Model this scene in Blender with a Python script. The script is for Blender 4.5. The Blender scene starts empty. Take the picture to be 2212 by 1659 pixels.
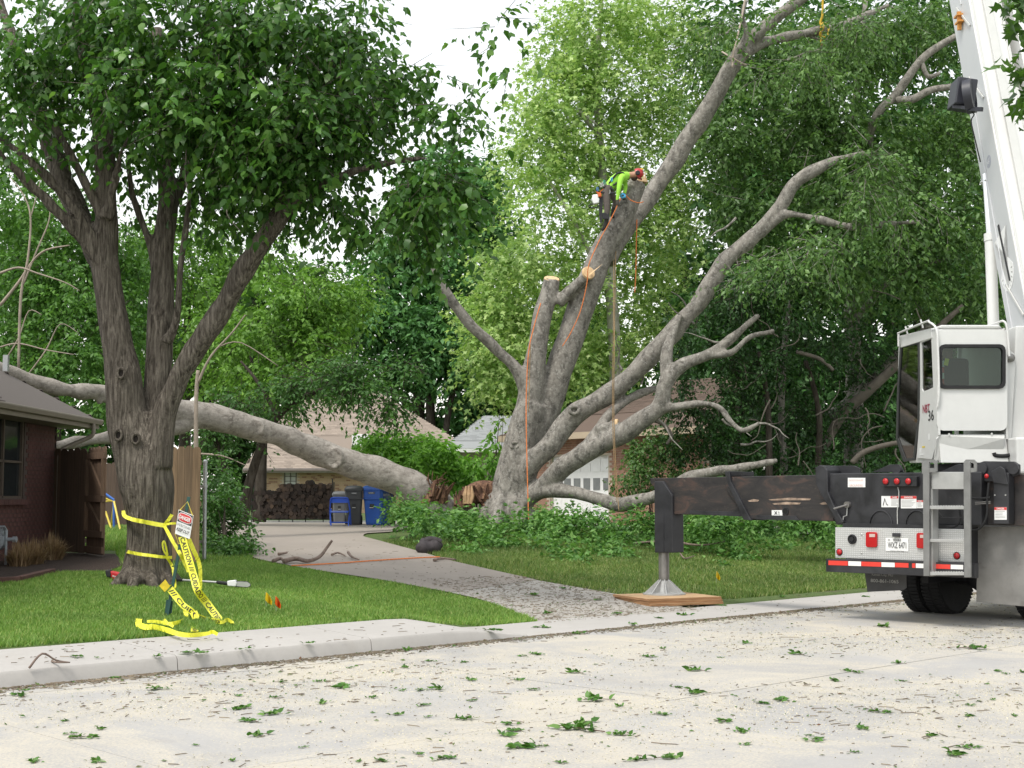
import bpy, bmesh, math, random
import numpy as np
from mathutils import Vector, Matrix, noise
from math import radians as RD
random.seed(7); rng = np.random.default_rng(7)
S = bpy.context.scene; COL = S.collection

# ------------------------------------------------------------------ camera, sky, sun, exposure
F = 3000.0; CX = 1106.0; CY = 829.5; EYE = 1.7; TH = math.atan((1072 - CY) / F)
cam = bpy.data.objects.new('camera', bpy.data.cameras.new('camera')); COL.objects.link(cam)
cam.location = (0, 0, EYE); cam.rotation_euler = (math.pi / 2 + TH, 0, 0)
cam.data.sensor_width = 36; cam.data.lens = F / 2212 * 36; cam.data.clip_end = 3000; cam.data.clip_start = 0.1
S.camera = cam
SUN_EL, SUN_AZ = RD(60), RD(-38)      # azimuth from -Y (behind the camera), negative = towards the left
W = bpy.data.worlds.new('World'); S.world = W; W.use_nodes = True
wn = W.node_tree.nodes; wl = W.node_tree.links; wn.clear()
sky = wn.new('ShaderNodeTexSky'); sky.sky_type = 'NISHITA'; sky.sun_disc = False
sky.sun_elevation = SUN_EL; sky.dust_density = 1.0; sky.air_density = 2.0; sky.ozone_density = 1.0
sd_vec = Vector((math.sin(SUN_AZ) * math.cos(SUN_EL), -math.cos(SUN_AZ) * math.cos(SUN_EL), math.sin(SUN_EL)))
sky.sun_rotation = math.atan2(sd_vec.x, sd_vec.y)
hs = wn.new('ShaderNodeHueSaturation'); hs.inputs['Saturation'].default_value = 0.18     # thin overcast: the blue is washed out
bg = wn.new('ShaderNodeBackground'); bg.inputs['Strength'].default_value = 0.15
wo = wn.new('ShaderNodeOutputWorld')
wl.new(sky.outputs[0], hs.inputs['Color']); wl.new(hs.outputs[0], bg.inputs[0]); wl.new(bg.outputs[0], wo.inputs[0])
sl = bpy.data.lights.new('sun', 'SUN'); sun = bpy.data.objects.new('sun', sl); COL.objects.link(sun)
sl.energy = 1.5; sl.angle = RD(14); sl.color = (1.0, 0.95, 0.87)
sun.rotation_euler = (-sd_vec).to_track_quat('-Z', 'Y').to_euler(); sun.location = (0, 0, 40)
vs = S.view_settings; vs.view_transform = 'Standard'; vs.look = 'None'; vs.gamma = 1; vs.use_curve_mapping = False
vs.exposure = 0.82

# ------------------------------------------------------------------ geometry of the place
def ray(px, py):
    xc = (px - CX) / F; yc = -(py - CY) / F; c, s = math.cos(TH), math.sin(TH)
    return Vector((xc, c - yc * s, s + yc * c))
def P(px, py, d):
    r = ray(px, py); return Vector((0, 0, EYE)) + r * (d / r.y)
def proj(x, y, z):                                   # arrays -> photo pixels
    c, s = math.cos(TH), math.sin(TH); zz = z - EYE
    f = y * c + zz * s; up = -y * s + zz * c
    return CX + F * x / f, CY - F * up / f
AL = RD(44); SD = Vector((math.cos(AL), math.sin(AL), 0)); ND = Vector((-math.sin(AL), math.cos(AL), 0))
UP = Vector((0, 0, 1)); VC = 12.15; VW = 13.4
def UV(u, v, z=0.0): return SD * u + ND * v + UP * z
def sms(a, b, x):
    t = np.clip((x - a) / (b - a), 0, 1); return t * t * (3 - 2 * t)
def drop(u): return sms(10.9, 12.2, u)
def curb_h(u): return 0.15 - 0.135 * drop(u)
def lawn_z(u, v):
    base = 0.19 - 0.185 * drop(u) * (1 - sms(VW + .6, 19.5, v))
    x = SD.x * u + ND.x * v; y = SD.y * u + ND.y * v
    z = base + 0.04 * (np.minimum(v, 31.0) - VW)
    return z + 0.30 * np.exp(-(((x + 0.2) / 3.4) ** 2 + ((y - 33.6) / 3.6) ** 2))
def ground_z(x, y):
    u = SD.x * x + SD.y * y; v = ND.x * x + ND.y * y
    w = curb_h(u) + (lawn_z(u, VW) - curb_h(u)) * np.clip((v - VC) / (VW - VC), 0, 1)
    return np.where(v < VC, 0.0, np.where(v < VW, w, lawn_z(u, v)))
def gz(x, y): return float(ground_z(np.float64(x), np.float64(y)))
def G(px, py, up=0.0):                               # where the ray through a photo pixel meets the ground
    r = ray(px, py); d = np.concatenate([np.arange(4, 60, .02), np.arange(60, 300, .5)]); k = d / r.y
    x = r.x * k; z = EYE + r.z * k; below = z <= ground_z(x, d) + up
    i = int(np.argmax(below)) if below.any() else len(d) - 1
    return Vector((float(x[i]), float(d[i]), gz(x[i], d[i]) + up))

# ------------------------------------------------------------------ mesh helpers
class MB:
    def __init__(s): s.v = []; s.f = []; s.m = []
    def add(s, vs_, fs, mi=0):
        o = len(s.v); s.v += [tuple(p) for p in vs_]; s.f += [tuple(i + o for i in f) for f in fs]; s.m += [mi] * len(fs); return s
    def box(s, c, size, rot=None, mi=0, taper=1.0):
        c = Vector(c); hx, hy, hz = [k / 2 for k in size]; vs_ = []
        for z in (-1, 1):
            t = taper if z > 0 else 1
            for x, y in ((-1, -1), (1, -1), (1, 1), (-1, 1)):
                p = Vector((x * hx * t, y * hy * t, z * hz)); vs_.append(c + (rot @ p if rot else p))
        return s.add(vs_, [(3, 2, 1, 0), (4, 5, 6, 7), (0, 1, 5, 4), (1, 2, 6, 5), (2, 3, 7, 6), (3, 0, 4, 7)], mi)
    def bar(s, a, b, w, h, up=UP, mi=0):            # box from a to b
        a, b = Vector(a), Vector(b); z = (b - a); L = z.length; z.normalize()
        x = z.cross(up)
        if x.length < 1e-4: x = z.cross(Vector((1, 0, 0)))
        x.normalize(); y = x.cross(z)
        return s.box((a + b) / 2, (w, L, h), Matrix((x, z, y)).transposed(), mi)
    def tube(s, pts, rad, n=10, cap=True, mi=0):
        pts = [Vector(p) for p in pts]; k = len(pts)
        if not hasattr(rad, '__len__'): rad = [rad] * k
        vs_ = []; t0 = (pts[1] - pts[0]).normalized()
        x = t0.cross(UP) if abs(t0.z) < .95 else t0.cross(Vector((1, 0, 0)))
        x.normalize()
        for i, p in enumerate(pts):
            t = (pts[min(i + 1, k - 1)] - pts[max(i - 1, 0)]).normalized()
            x = (x - t * x.dot(t)).normalized(); y = t.cross(x)
            for j in range(n):
                a = 2 * math.pi * j / n; vs_.append(p + (x * math.cos(a) + y * math.sin(a)) * rad[i])
        fs = [(i * n + j, i * n + (j + 1) % n, (i + 1) * n + (j + 1) % n, (i + 1) * n + j) for i in range(k - 1) for j in range(n)]
        if cap: fs += [tuple(range(n - 1, -1, -1)), tuple((k - 1) * n + j for j in range(n))]
        return s.add(vs_, fs, mi)
    def prism(s, poly, ext, mi=0):                   # planar polygon pushed along a vector
        poly = [Vector(p) for p in poly]; ext = Vector(ext); n = len(poly)
        nor = Vector((0, 0, 0))
        for i in range(n): nor += poly[i].cross(poly[(i + 1) % n])
        if nor.dot(ext) > 0: poly = poly[::-1]
        vs_ = poly + [p + ext for p in poly]
        fs = [tuple(range(n)), tuple(range(2 * n - 1, n - 1, -1))] + [(i, i + n, (i + 1) % n + n, (i + 1) % n) for i in range(n)]
        return s.add(vs_, fs, mi)
    def lathe(s, c, axis, prof, n=20, mi=0):         # prof: (radius, along)
        axis = Vector(axis).normalized(); x = axis.cross(UP) if abs(axis.z) < .95 else Vector((1, 0, 0)); x.normalize(); y = axis.cross(x)
        c = Vector(c); vs_ = []
        for r, h in prof:
            for j in range(n):
                a = 2 * math.pi * j / n; vs_.append(c + axis * h + (x * math.cos(a) + y * math.sin(a)) * max(r, 1e-4))
        k = len(prof)
        fs = [(i * n + j, i * n + (j + 1) % n, (i + 1) * n + (j + 1) % n, (i + 1) * n + j) for i in range(k - 1) for j in range(n)]
        fs += [tuple(range(n - 1, -1, -1)), tuple((k - 1) * n + j for j in range(n))]
        return s.add(vs_, fs, mi)
    def mesh(s, name, off=Vector((0, 0, 0))):
        me = bpy.data.meshes.new(name)
        me.from_pydata([(x - off[0], y - off[1], z - off[2]) for x, y, z in s.v], [], s.f)
        if any(s.m): me.polygons.foreach_set('material_index', s.m)
        return me
LOC = {}
def lk(o, parent=None):
    COL.objects.link(o)
    if parent is not None: o.parent = parent; LOC[o.name] = LOC.get(parent.name, Vector((0, 0, 0)))
    return o
def tag(o, label=None, cat=None, group=None, kind=None):
    if label: o['label'] = label
    if cat: o['category'] = cat
    if group: o['group'] = group
    if kind: o['kind'] = kind
    return o
def thing(name, label, cat, loc=(0, 0, 0), group=None):
    o = bpy.data.objects.new(name, None); COL.objects.link(o); o.empty_display_size = 0.2
    o.location = loc; LOC[o.name] = Vector(loc); return tag(o, label, cat, group)
def obj(name, mb, mats, parent=None, smooth=None, bevel=0, kind=None, origin=None):
    off = LOC.get(parent.name, Vector((0, 0, 0))) if parent is not None else (Vector(origin) if origin is not None else Vector((0, 0, 0)))
    me = mb.mesh(name, off) if isinstance(mb, MB) else mb
    for m in (mats if isinstance(mats, (list, tuple)) else [mats]): me.materials.append(m)
    o = bpy.data.objects.new(name, me); lk(o, parent)
    if parent is None and origin is not None: o.location = off; LOC[o.name] = off
    if smooth is not None:
        me.shade_smooth()
        if smooth < 180: me.set_sharp_from_angle(angle=RD(smooth))
    if bevel:
        b = o.modifiers.new('bevel', 'BEVEL'); b.width = bevel; b.segments = 2; b.limit_method = 'ANGLE'; b.angle_limit = RD(40); b.harden_normals = False
    if kind: o['kind'] = kind
    return o
def npmesh(name, V, T):                              # big triangle soups straight from numpy
    me = bpy.data.meshes.new(name); nv, nt = len(V), len(T)
    me.vertices.add(nv); me.vertices.foreach_set('co', np.ascontiguousarray(V, dtype=np.float32).ravel())
    me.loops.add(nt * 3); me.loops.foreach_set('vertex_index', np.ascontiguousarray(T, dtype=np.int32).ravel())
    me.polygons.add(nt); me.polygons.foreach_set('loop_start', np.arange(0, nt * 3, 3, dtype=np.int32))
    me.update(calc_edges=True); return me
def spline(pts, sub=4):                              # Catmull-Rom through n-dimensional points
    A = np.array(pts, float); out = []
    for i in range(len(A) - 1):
        p0, p1, p2, p3 = A[max(i - 1, 0)], A[i], A[i + 1], A[min(i + 2, len(A) - 1)]
        for k in range(sub):
            t = k / sub
            out.append(.5 * (2 * p1 + (p2 - p0) * t + (2 * p0 - 5 * p1 + 4 * p2 - p3) * t * t + (3 * p1 - p0 - 3 * p2 + p3) * t ** 3))
    out.append(A[-1]); return np.array(out)
def limb(mb, ctrl, n=12, sub=5, wob=0.06):           # ctrl: (px, py, width_px, depth)
    C = spline(ctrl, sub); pts = []; rad = []
    for i, (px, py, w, d) in enumerate(C):
        r = max(w, 1.5) / 2 / F * d; p = P(px, py, d)
        r *= 1 + wob * noise.noise(p * 1.7); pts.append(p); rad.append(r)
    return mb.tube(pts, rad, n)

# ------------------------------------------------------------------ materials
MATS = {}
class NT:
    def __init__(s, name):
        s.m = bpy.data.materials.new(name); s.m.use_nodes = True; s.t = s.m.node_tree; s.n = s.t.nodes; s.l = s.t.links
        s.b = s.n['Principled BSDF']; s.out = s.n['Material Output']; s.co = s.n.new('ShaderNodeTexCoord')
    def node(s, typ, **kw):
        n = s.n.new(typ)
        for k, v in kw.items():
            if hasattr(n, k): setattr(n, k, v)
            else: n.inputs[k].default_value = v
        return n
    def noise(s, scale, detail=4, rough=.6, vec=None, stretch=None, dist=0.0):
        n = s.node('ShaderNodeTexNoise'); n.inputs['Scale'].default_value = scale; n.inputs['Detail'].default_value = detail
        n.inputs['Roughness'].default_value = rough; n.inputs['Distortion'].default_value = dist
        src = vec or s.co.outputs['Object']
        if stretch:
            mp = s.node('ShaderNodeMapping'); mp.inputs['Scale'].default_value = stretch; s.l.new(src, mp.inputs[0]); src = mp.outputs[0]
        s.l.new(src, n.inputs['Vector']); return n.outputs['Fac']
    def ramp(s, fac, stops):
        r = s.node('ShaderNodeValToRGB'); e = r.color_ramp.elements
        while len(e) < len(stops): e.new(0.5)
        for el, (p, c) in zip(e, stops): el.position = p; el.color = (*c, 1) if len(c) == 3 else c
        s.l.new(fac, r.inputs[0]); return r.outputs[0]
    def mix(s, fac, a, b, blend='MIX'):
        m = s.node('ShaderNodeMix', data_type='RGBA', blend_type=blend)
        for k, v in ((0, fac), (6, a), (7, b)):
            if isinstance(v, (int, float)): m.inputs[k].default_value = v
            elif isinstance(v, tuple): m.inputs[k].default_value = (*v, 1)
            else: s.l.new(v, m.inputs[k])
        return m.outputs[2]
    def bump(s, h, strength=.5, dist=.02):
        b = s.node('ShaderNodeBump'); b.inputs['Strength'].default_value = strength; b.inputs['Distance'].default_value = dist
        s.l.new(h, b.inputs['Height']); s.l.new(b.outputs[0], s.b.inputs['Normal'])
    def color(s, c): s.l.new(c, s.b.inputs['Base Color']) if not isinstance(c, tuple) else setattr(s.b.inputs['Base Color'], 'default_value', (*c, 1))
def plain(name, c, rough=.6, metal=0.0, var=.12, scale=6, bump=0.0, bscale=60, dirt=None):
    if name in MATS: return MATS[name]
    t = NT(name); f = t.noise(scale, 5, .65)
    col = t.ramp(f, [(.3, tuple(k * (1 - var) for k in c)), (.7, tuple(min(1, k * (1 + var)) for k in c))])
    if dirt:
        g = t.ramp(t.noise(scale * .6, 8, .7, dist=.4), [(.52, (0, 0, 0)), (.66, (1, 1, 1))]); col = t.mix(g, col, dirt)
    t.color(col); t.b.inputs['Roughness'].default_value = rough; t.b.inputs['Metallic'].default_value = metal
    if bump: t.bump(t.noise(bscale, 6, .6), bump, .01)
    MATS[name] = t.m; return t.m
def leafmat(name, cols, trans=.35, rough=.5, gain=1.35, tint=(1.3, 1.4, .75)):
    cols = [tuple(min(.85, k * gain) for k in c) for c in cols]
    t = NT(name); g = t.node('ShaderNodeNewGeometry')
    cols = list(cols) * (2 if len(cols) == 1 else 1); n = len(cols); col = t.ramp(g.outputs['Random Per Island'], [(i / max(1, n - 1), c) for i, c in enumerate(cols)])
    big = t.ramp(t.noise(.5, 3, .6), [(.3, (.75, .78, .75)), (.7, (1.2, 1.18, 1.1))]); col = t.mix(1.0, col, big, 'MULTIPLY')
    t.color(col); t.b.inputs['Roughness'].default_value = rough; t.b.inputs['Specular IOR Level'].default_value = .35
    tr = t.node('ShaderNodeBsdfTranslucent'); br = t.mix(1.0, col, tint, 'MULTIPLY'); t.l.new(br, tr.inputs[0])
    mx = t.node('ShaderNodeMixShader'); mx.inputs[0].default_value = trans
    t.l.new(t.b.outputs[0], mx.inputs[1]); t.l.new(tr.outputs[0], mx.inputs[2]); t.l.new(mx.outputs[0], t.out.inputs[0])
    MATS[name] = t.m; return t.m
def barkmat(name, dark, mid, light, furrow=1.0, scale=(14, 14, 1.6), lichen=None, bumpd=.03):
    t = NT(name); f = t.noise(1.0, 6, .62, stretch=scale, dist=.6); f2 = t.noise(1.3, 5, .6)
    col = t.ramp(f, [(.36, dark), (.5, mid), (.68, light)])
    col = t.mix(t.ramp(f2, [(.35, (0, 0, 0)), (.7, (.5, .5, .5))]), col, mid)
    if lichen:
        l = t.ramp(t.noise(17, 8, .8), [(.5, (0, 0, 0)), (.66, (.75, .75, .75))]); col = t.mix(l, col, lichen)
        l2 = t.ramp(t.noise(2.2, 4, .6, dist=1.0), [(.55, (0, 0, 0)), (.66, (.28, .28, .28))]); col = t.mix(l2, col, dark)
    t.color(col); t.b.inputs['Roughness'].default_value = .9; t.b.inputs['Specular IOR Level'].default_value = .15
    ad = t.node('ShaderNodeMath', operation='MULTIPLY_ADD'); ad.inputs[1].default_value = .6; t.l.new(t.noise(26, 6, .7), ad.inputs[0]); t.l.new(f, ad.inputs[2]); t.bump(ad.outputs[0], furrow, bumpd); MATS[name] = t.m; return t.m

# ------------------------------------------------------------------ leaves
TPL = {
 'tri_lobed': (np.array([[0, 0, 0], [-.52, .5, .08], [-.15, .52, 0], [0, 1.05, -.1], [.15, .52, 0], [.52, .5, .08]]), np.array([[0, 2, 1], [0, 4, 2], [2, 4, 3], [0, 5, 4]])),
 'diamond': (np.array([[0, 0, 0], [-.26, .42, .07], [0, 1, -.06], [.26, .42, .07]]), np.array([[0, 2, 1], [0, 3, 2]])),
 'ovate': (np.array([[0, 0, 0], [-.3, .22, .05], [-.25, .6, .08], [0, 1.05, -.12], [.25, .6, .08], [.3, .22, .05]]), np.array([[0, 5, 1], [1, 5, 4], [1, 4, 2], [2, 4, 3]])),
 'lobed': (np.array([[0, 0, 0], [-.5, .12, .06], [-.28, .42, .0], [-.52, .72, .1], [-.14, .66, 0], [0, 1.05, -.1], [.14, .66, 0], [.52, .72, .1], [.28, .42, 0], [.5, .12, .06]]),
           np.array([[0, 2, 1], [2, 4, 3], [4, 6, 5], [6, 8, 7], [8, 0, 9], [0, 8, 2], [2, 8, 4], [4, 8, 6]])),
}
def leaf_arrays(C, D, N, size, tpl):
    """C centres, D leaf directions, N leaf normals, size lengths"""
    D = D / np.linalg.norm(D, axis=1, keepdims=True); X = np.cross(D, N); X /= np.linalg.norm(X, axis=1, keepdims=True) + 1e-9; Z = np.cross(X, D)
    v, f = TPL[tpl]; k = len(v); s = size[:, None, None]
    V = C[:, None, :] + s * (v[None, :, 0:1] * X[:, None, :] + v[None, :, 1:2] * D[:, None, :] + v[None, :, 2:3] * Z[:, None, :])
    T = f[None] + (np.arange(len(C)) * k)[:, None, None]
    return V.reshape(-1, 3), T.reshape(-1, 3)
def sprays(specs, per=10, slen=.5, size=.1, droop=.5, shell=.55, tilt=.6, seed=1, gap=-.12, gfreq=1.1):
    """specs: (px,py,depth,rx_px,ry_px,rdepth_m,leaves) -> leaf arrays, sprays of leaves along drooping twigs"""
    r = np.random.default_rng(seed); Cs = []; Ds = []; Ns = []; tw = []
    for (px, py, d, rx, ry, rd, n) in specs:
        c = np.array(P(px, py, d)); ns = max(1, int(n / per)); e = np.array([rx * d / F, rd, ry * d / F])
        q = r.normal(size=(ns, 3)); q /= np.linalg.norm(q, axis=1, keepdims=True)
        rad = (shell + (1 - shell) * r.random(ns)) ** 1.0 * np.where(r.random(ns) < .25, r.random(ns), 1)
        lump = 1 + .25 * np.array([noise.noise(Vector(k * 2.3 + c)) for k in q])
        o = c + q * e * (rad * lump)[:, None]
        kp = np.array([noise.noise(Vector(k) * gfreq) > gap for k in o])       # open gaps between the boughs
        if kp.any(): o, q = o[kp], q[kp]; ns = len(o)
        sdir = q * np.array([1, 1, .6]) + r.normal(size=(ns, 3)) * .55; sdir[:, 2] -= droop * .7
        sdir /= np.linalg.norm(sdir, axis=1, keepdims=True); L = slen * (.5 + r.random(ns))
        t = np.linspace(.05, 1, per)[None, :] + r.normal(size=(ns, per)) * .04
        pos = o[:, None, :] + sdir[:, None, :] * (t * L[:, None])[:, :, None]
        pos[:, :, 2] -= droop * .35 * (t ** 2) * L[:, None]
        side = np.cross(sdir, [0, 0, 1.0]); side /= np.linalg.norm(side, axis=1, keepdims=True) + 1e-9
        sg = np.where(np.arange(per) % 2 == 0, 1, -1)[None, :, None]
        dirs = sdir[:, None, :] * .6 + side[:, None, :] * sg * .9 + r.normal(size=(ns, per, 3)) * .4; dirs[:, :, 2] -= droop * .9
        nor = np.array([0, 0, 1.0]) + r.normal(size=(ns, per, 3)) * tilt
        pos += r.normal(size=pos.shape) * .03
        Cs.append(pos.reshape(-1, 3)); Ds.append(dirs.reshape(-1, 3)); Ns.append(nor.reshape(-1, 3)); tw.append(np.stack([o, o + sdir * L[:, None]], 1))
    C = np.concatenate(Cs); sz = size * (.45 + .9 * r.random(len(C)))
    return C, np.concatenate(Ds), np.concatenate(Ns), sz, np.concatenate(tw)
def crown(name, specs, mat, parent, tpl='diamond', kind=None, label=None, keep=None, **kw):
    C, D, N, sz, tw = sprays(specs, **kw)
    if keep is not None:
        k = keep(C); C, D, N, sz = C[k], D[k], N[k], sz[k]
    V, T = leaf_arrays(C, D, N, sz, tpl); V = V - np.array(LOC.get(parent.name, (0, 0, 0))) if parent is not None else V
    o = obj(name, npmesh(name, V, T), mat, parent)
    if kind: o['kind'] = kind
    if label: o['label'] = label
    return o, tw
def twig_mesh(tw, r=.006, frac=1.0, off=(0, 0, 0)):  # thin three-sided twigs
    tw = tw[rng.random(len(tw)) < frac]; a, b = tw[:, 0], tw[:, 1]; d = b - a; d /= np.linalg.norm(d, axis=1, keepdims=True) + 1e-9
    x = np.cross(d, [.3, .2, 1.0]); x /= np.linalg.norm(x, axis=1, keepdims=True) + 1e-9; y = np.cross(d, x); n = len(a); V = []
    for q, rr in ((a, r), (b, r * .4)):
        for k in range(3): V.append(q + (x * math.cos(2.094 * k) + y * math.sin(2.094 * k)) * rr)
    V = np.stack(V, 1) - np.array(off); f = []
    for k in range(3): j = (k + 1) % 3; f += [[k, j, 3 + j], [k, 3 + j, 3 + k]]
    return npmesh('twigs', V.reshape(-1, 3), (np.array(f)[None] + (np.arange(n) * 6)[:, None, None]).reshape(-1, 3))
def fuse(mb, voxel, smooth_it=4, disp=0.0, dscale=3.0, name='trunk', off=Vector((0, 0, 0)), stretch=(1, 1, .35)):
    """join overlapping tubes into one continuous skin of wood"""
    me = mb.mesh(name, off); o = bpy.data.objects.new('tmp', me); COL.objects.link(o)
    m = o.modifiers.new('r', 'REMESH'); m.mode = 'VOXEL'; m.voxel_size = voxel
    s = o.modifiers.new('s', 'SMOOTH'); s.iterations = smooth_it; s.factor = .5
    dg = bpy.context.evaluated_depsgraph_get(); me2 = bpy.data.meshes.new_from_object(o.evaluated_get(dg))
    bpy.data.objects.remove(o); bpy.data.meshes.remove(me)
    if disp:
        n = len(me2.vertices); co = np.empty(n * 3, np.float32); me2.vertices.foreach_get('co', co); co = co.reshape(-1, 3)
        no = np.empty(n * 3, np.float32); me2.vertices.foreach_get('normal', no); no = no.reshape(-1, 3)
        k = np.array([noise.noise((p[0] * dscale * stretch[0], p[1] * dscale * stretch[1], p[2] * dscale * stretch[2])) for p in co])
        me2.vertices.foreach_set('co', (co + no * (k * disp)[:, None]).astype(np.float32).ravel()); me2.update()
    me2.name = name; me2.shade_smooth(); return me2
FONT = {}
def text_mesh(s, size=1.0, bold=0.0, spacing=1.0):   # flat lettering, centred, in the XY plane
    c = bpy.data.curves.new('t', 'FONT'); c.body = s; c.size = size; c.align_x = 'CENTER'; c.align_y = 'CENTER'; c.offset = bold; c.space_character = spacing; c.resolution_u = 3
    o = bpy.data.objects.new('t', c); COL.objects.link(o); dg = bpy.context.evaluated_depsgraph_get()
    me = bpy.data.meshes.new_from_object(o.evaluated_get(dg)); vs_ = [v.co.copy() for v in me.vertices]; fs = [tuple(p.vertices) for p in me.polygons]
    bpy.data.objects.remove(o); bpy.data.curves.remove(c); bpy.data.meshes.remove(me); return vs_, fs
def put_text(mb, s, c, ex, ey, w=None, h=None, bold=0.0, lift=.003):
    """lettering scaled to width w / height h, centred at c in the plane ex, ey"""
    vs_, fs = text_mesh(s, 1.0, bold)
    xs = [v.x for v in vs_]; ys = [v.y for v in vs_]; W0 = max(xs) - min(xs); H0 = max(ys) - min(ys)
    sy = h / H0 if h else w / W0; sx = w / W0 if w else sy; mx = (max(xs) + min(xs)) / 2; my = (max(ys) + min(ys)) / 2
    ex = Vector(ex).normalized(); ey = Vector(ey).normalized(); nz = ex.cross(ey)
    return mb.add([Vector(c) + ex * ((v.x - mx) * sx) + ey * ((v.y - my) * sy) + nz * lift for v in vs_], fs)
# ------------------------------------------------------------------ ground, road, sidewalk, driveway
def m_concrete(name, base, dirt=(.3, .26, .21), saw=0.0):
    t = NT(name); geo = t.node('ShaderNodeNewGeometry'); pos = geo.outputs['Position']
    a = t.noise(.55, 6, .6, vec=pos); b = t.noise(14, 6, .7, vec=pos); c = t.noise(120, 3, .6, vec=pos)
    col = t.ramp(a, [(.3, tuple(k * .9 for k in base)), (.7, tuple(k * 1.06 for k in base))])
    col = t.mix(t.ramp(b, [(.4, (0, 0, 0)), (.75, (.35, .35, .35))]), col, tuple(k * .8 for k in base))
    col = t.mix(t.ramp(t.noise(.9, 5, .7, vec=pos, dist=.6), [(.56, (0, 0, 0)), (.75, (.5, .5, .5))]), col, dirt)
    if saw:                                          # fine sawdust lying in drifts
        st = t.noise(.7, 8, .72, vec=pos, dist=.9); g = t.noise(42, 4, .8, vec=pos)
        m = t.node('ShaderNodeMath', operation='ADD'); t.l.new(st, m.inputs[0]); t.l.new(g, m.inputs[1])
        col = t.mix(t.ramp(m.outputs[0], [(1.0, (0, 0, 0)), (1.16, (saw, saw, saw))]) if False else t.ramp(t_half(t, m.outputs[0]), [(.46, (0, 0, 0)), (.56, (saw, saw, saw))]), col, (.55, .495, .39))
    t.color(col); t.b.inputs['Roughness'].default_value = .92; t.b.inputs['Specular IOR Level'].default_value = .2
    t.bump(c, .25, .004); MATS[name] = t.m; return t.m
def t_half(t, x):
    m = t.node('ShaderNodeMath', operation='MULTIPLY'); m.inputs[1].default_value = .5; t.l.new(x, m.inputs[0]); return m.outputs[0]
M_ROAD = m_concrete('road_concrete', (.375, .365, .352), (.31, .285, .25), .66)
M_WALK = m_concrete('walk_concrete', (.42, .40, .375), (.35, .32, .28))
M_DRIVE = m_concrete('drive_concrete', (.30, .265, .23), (.21, .18, .15))
M_APRON = m_concrete('apron_concrete', (.36, .335, .3), (.25, .2, .155))
def m_soil():
    t = NT('soil'); geo = t.node('ShaderNodeNewGeometry'); pos = geo.outputs['Position']
    a = t.noise(.5, 6, .65, vec=pos); b = t.noise(9, 6, .7, vec=pos)
    col = t.ramp(b, [(.3, (.045, .075, .016)), (.6, (.085, .13, .03)), (.8, (.13, .14, .05))])
    col = t.mix(t.ramp(a, [(.56, (0, 0, 0)), (.68, (.8, .8, .8))]), col, (.11, .085, .055)); t.color(col)
    t.b.inputs['Roughness'].default_value = .95; t.bump(t.noise(30, 5, .7, vec=pos), .6, .03); return t.m
M_SOIL = m_soil()
us = np.unique(np.concatenate([np.linspace(-400, -20, 14), np.arange(-20, 48, .45), np.linspace(48, 700, 18)]))
vs2 = np.unique(np.concatenate([np.linspace(-120, 3.1, 8), [3.12], [13.36], np.arange(VW, 42, .45), np.linspace(42, 900, 22)]))
UU, VV = np.meshgrid(us, vs2, indexing='ij'); ZZ = np.where(VV < 3.11, .1, np.where(VV < VW - .001, -.1, lawn_z(UU, VV)))
X = SD.x * UU + ND.x * VV; Y = SD.y * UU + ND.y * VV; nu, nv = UU.shape
ii, jj = np.meshgrid(np.arange(nu - 1), np.arange(nv - 1), indexing='ij'); q = (ii * nv + jj).ravel()
T = np.concatenate([np.stack([q, q + nv, q + nv + 1], 1), np.stack([q, q + nv + 1, q + 1], 1)])
gm = npmesh('ground', np.stack([X, Y, ZZ], 2).reshape(-1, 3), T); g = obj('ground', gm, M_SOIL, kind='structure'); gm.shade_smooth()
# road: a base sheet and the concrete panels poured on it
mb = MB(); mb.add([UV(-60, 3.15, -.04), UV(120, 3.15, -.04), UV(120, VC + .2, -.04), UV(-60, VC + .2, -.04)], [(0, 1, 2, 3)])
M_JOINT = plain('joint_dirt', (.16, .13, .1), .95, var=.3)
road = obj('road', mb, M_JOINT, kind='structure')
for a, b in ((3.2, 7.55), (7.55, 11.68), (11.68, VC)):
    L = 4.6 if b < 11.9 else 2.4
    u = -13.8 if b < 11.9 else -12.0
    while u < 60:
        m = MB(); e = .006; m.box((0, 0, -.03), (L - 2 * e, b - a - 2 * e, .06), Matrix.Rotation(AL, 3, 'Z'))
        o = obj('road_panel' if b < 11.9 else 'gutter_panel', m, M_ROAD, road); o.location = UV(u + L / 2, (a + b) / 2, random.uniform(-.0015, .0015)); u += L
# sidewalk poured in one piece with its kerb, in sections
wk = bpy.data.objects.new('sidewalk', None); COL.objects.link(wk); wk['kind'] = 'structure'
u = -12.0
while u < 50:
    m = MB(); us_ = np.linspace(u + .005, u + 2.395, 9); rows = []
    for uu in us_:
        c = float(curb_h(uu)); b = float(lawn_z(uu, VW))
        rows.append([(VC - .02, -.05), (VC, 0.0), (VC + .02, c * .75), (VC + .04, c * .93), (VC + .075, c), (VC + .3, c + .3 * (b - c) * .2), (VW, b + .012), (VW, -.1)])
    k = len(rows[0]); vv = [UV(uu, v, z) for uu, r in zip(us_, rows) for v, z in r]; n = len(us_)
    ff = [(i * k + j, (i + 1) * k + j, (i + 1) * k + j + 1, i * k + j + 1) for i in range(n - 1) for j in range(k - 1)] + [tuple(range(k)), tuple((n - 1) * k + j for j in range(k - 1, -1, -1))]
    m.add(vv, ff); obj('slab', m, M_WALK, wk, smooth=35); u += 2.4
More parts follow.
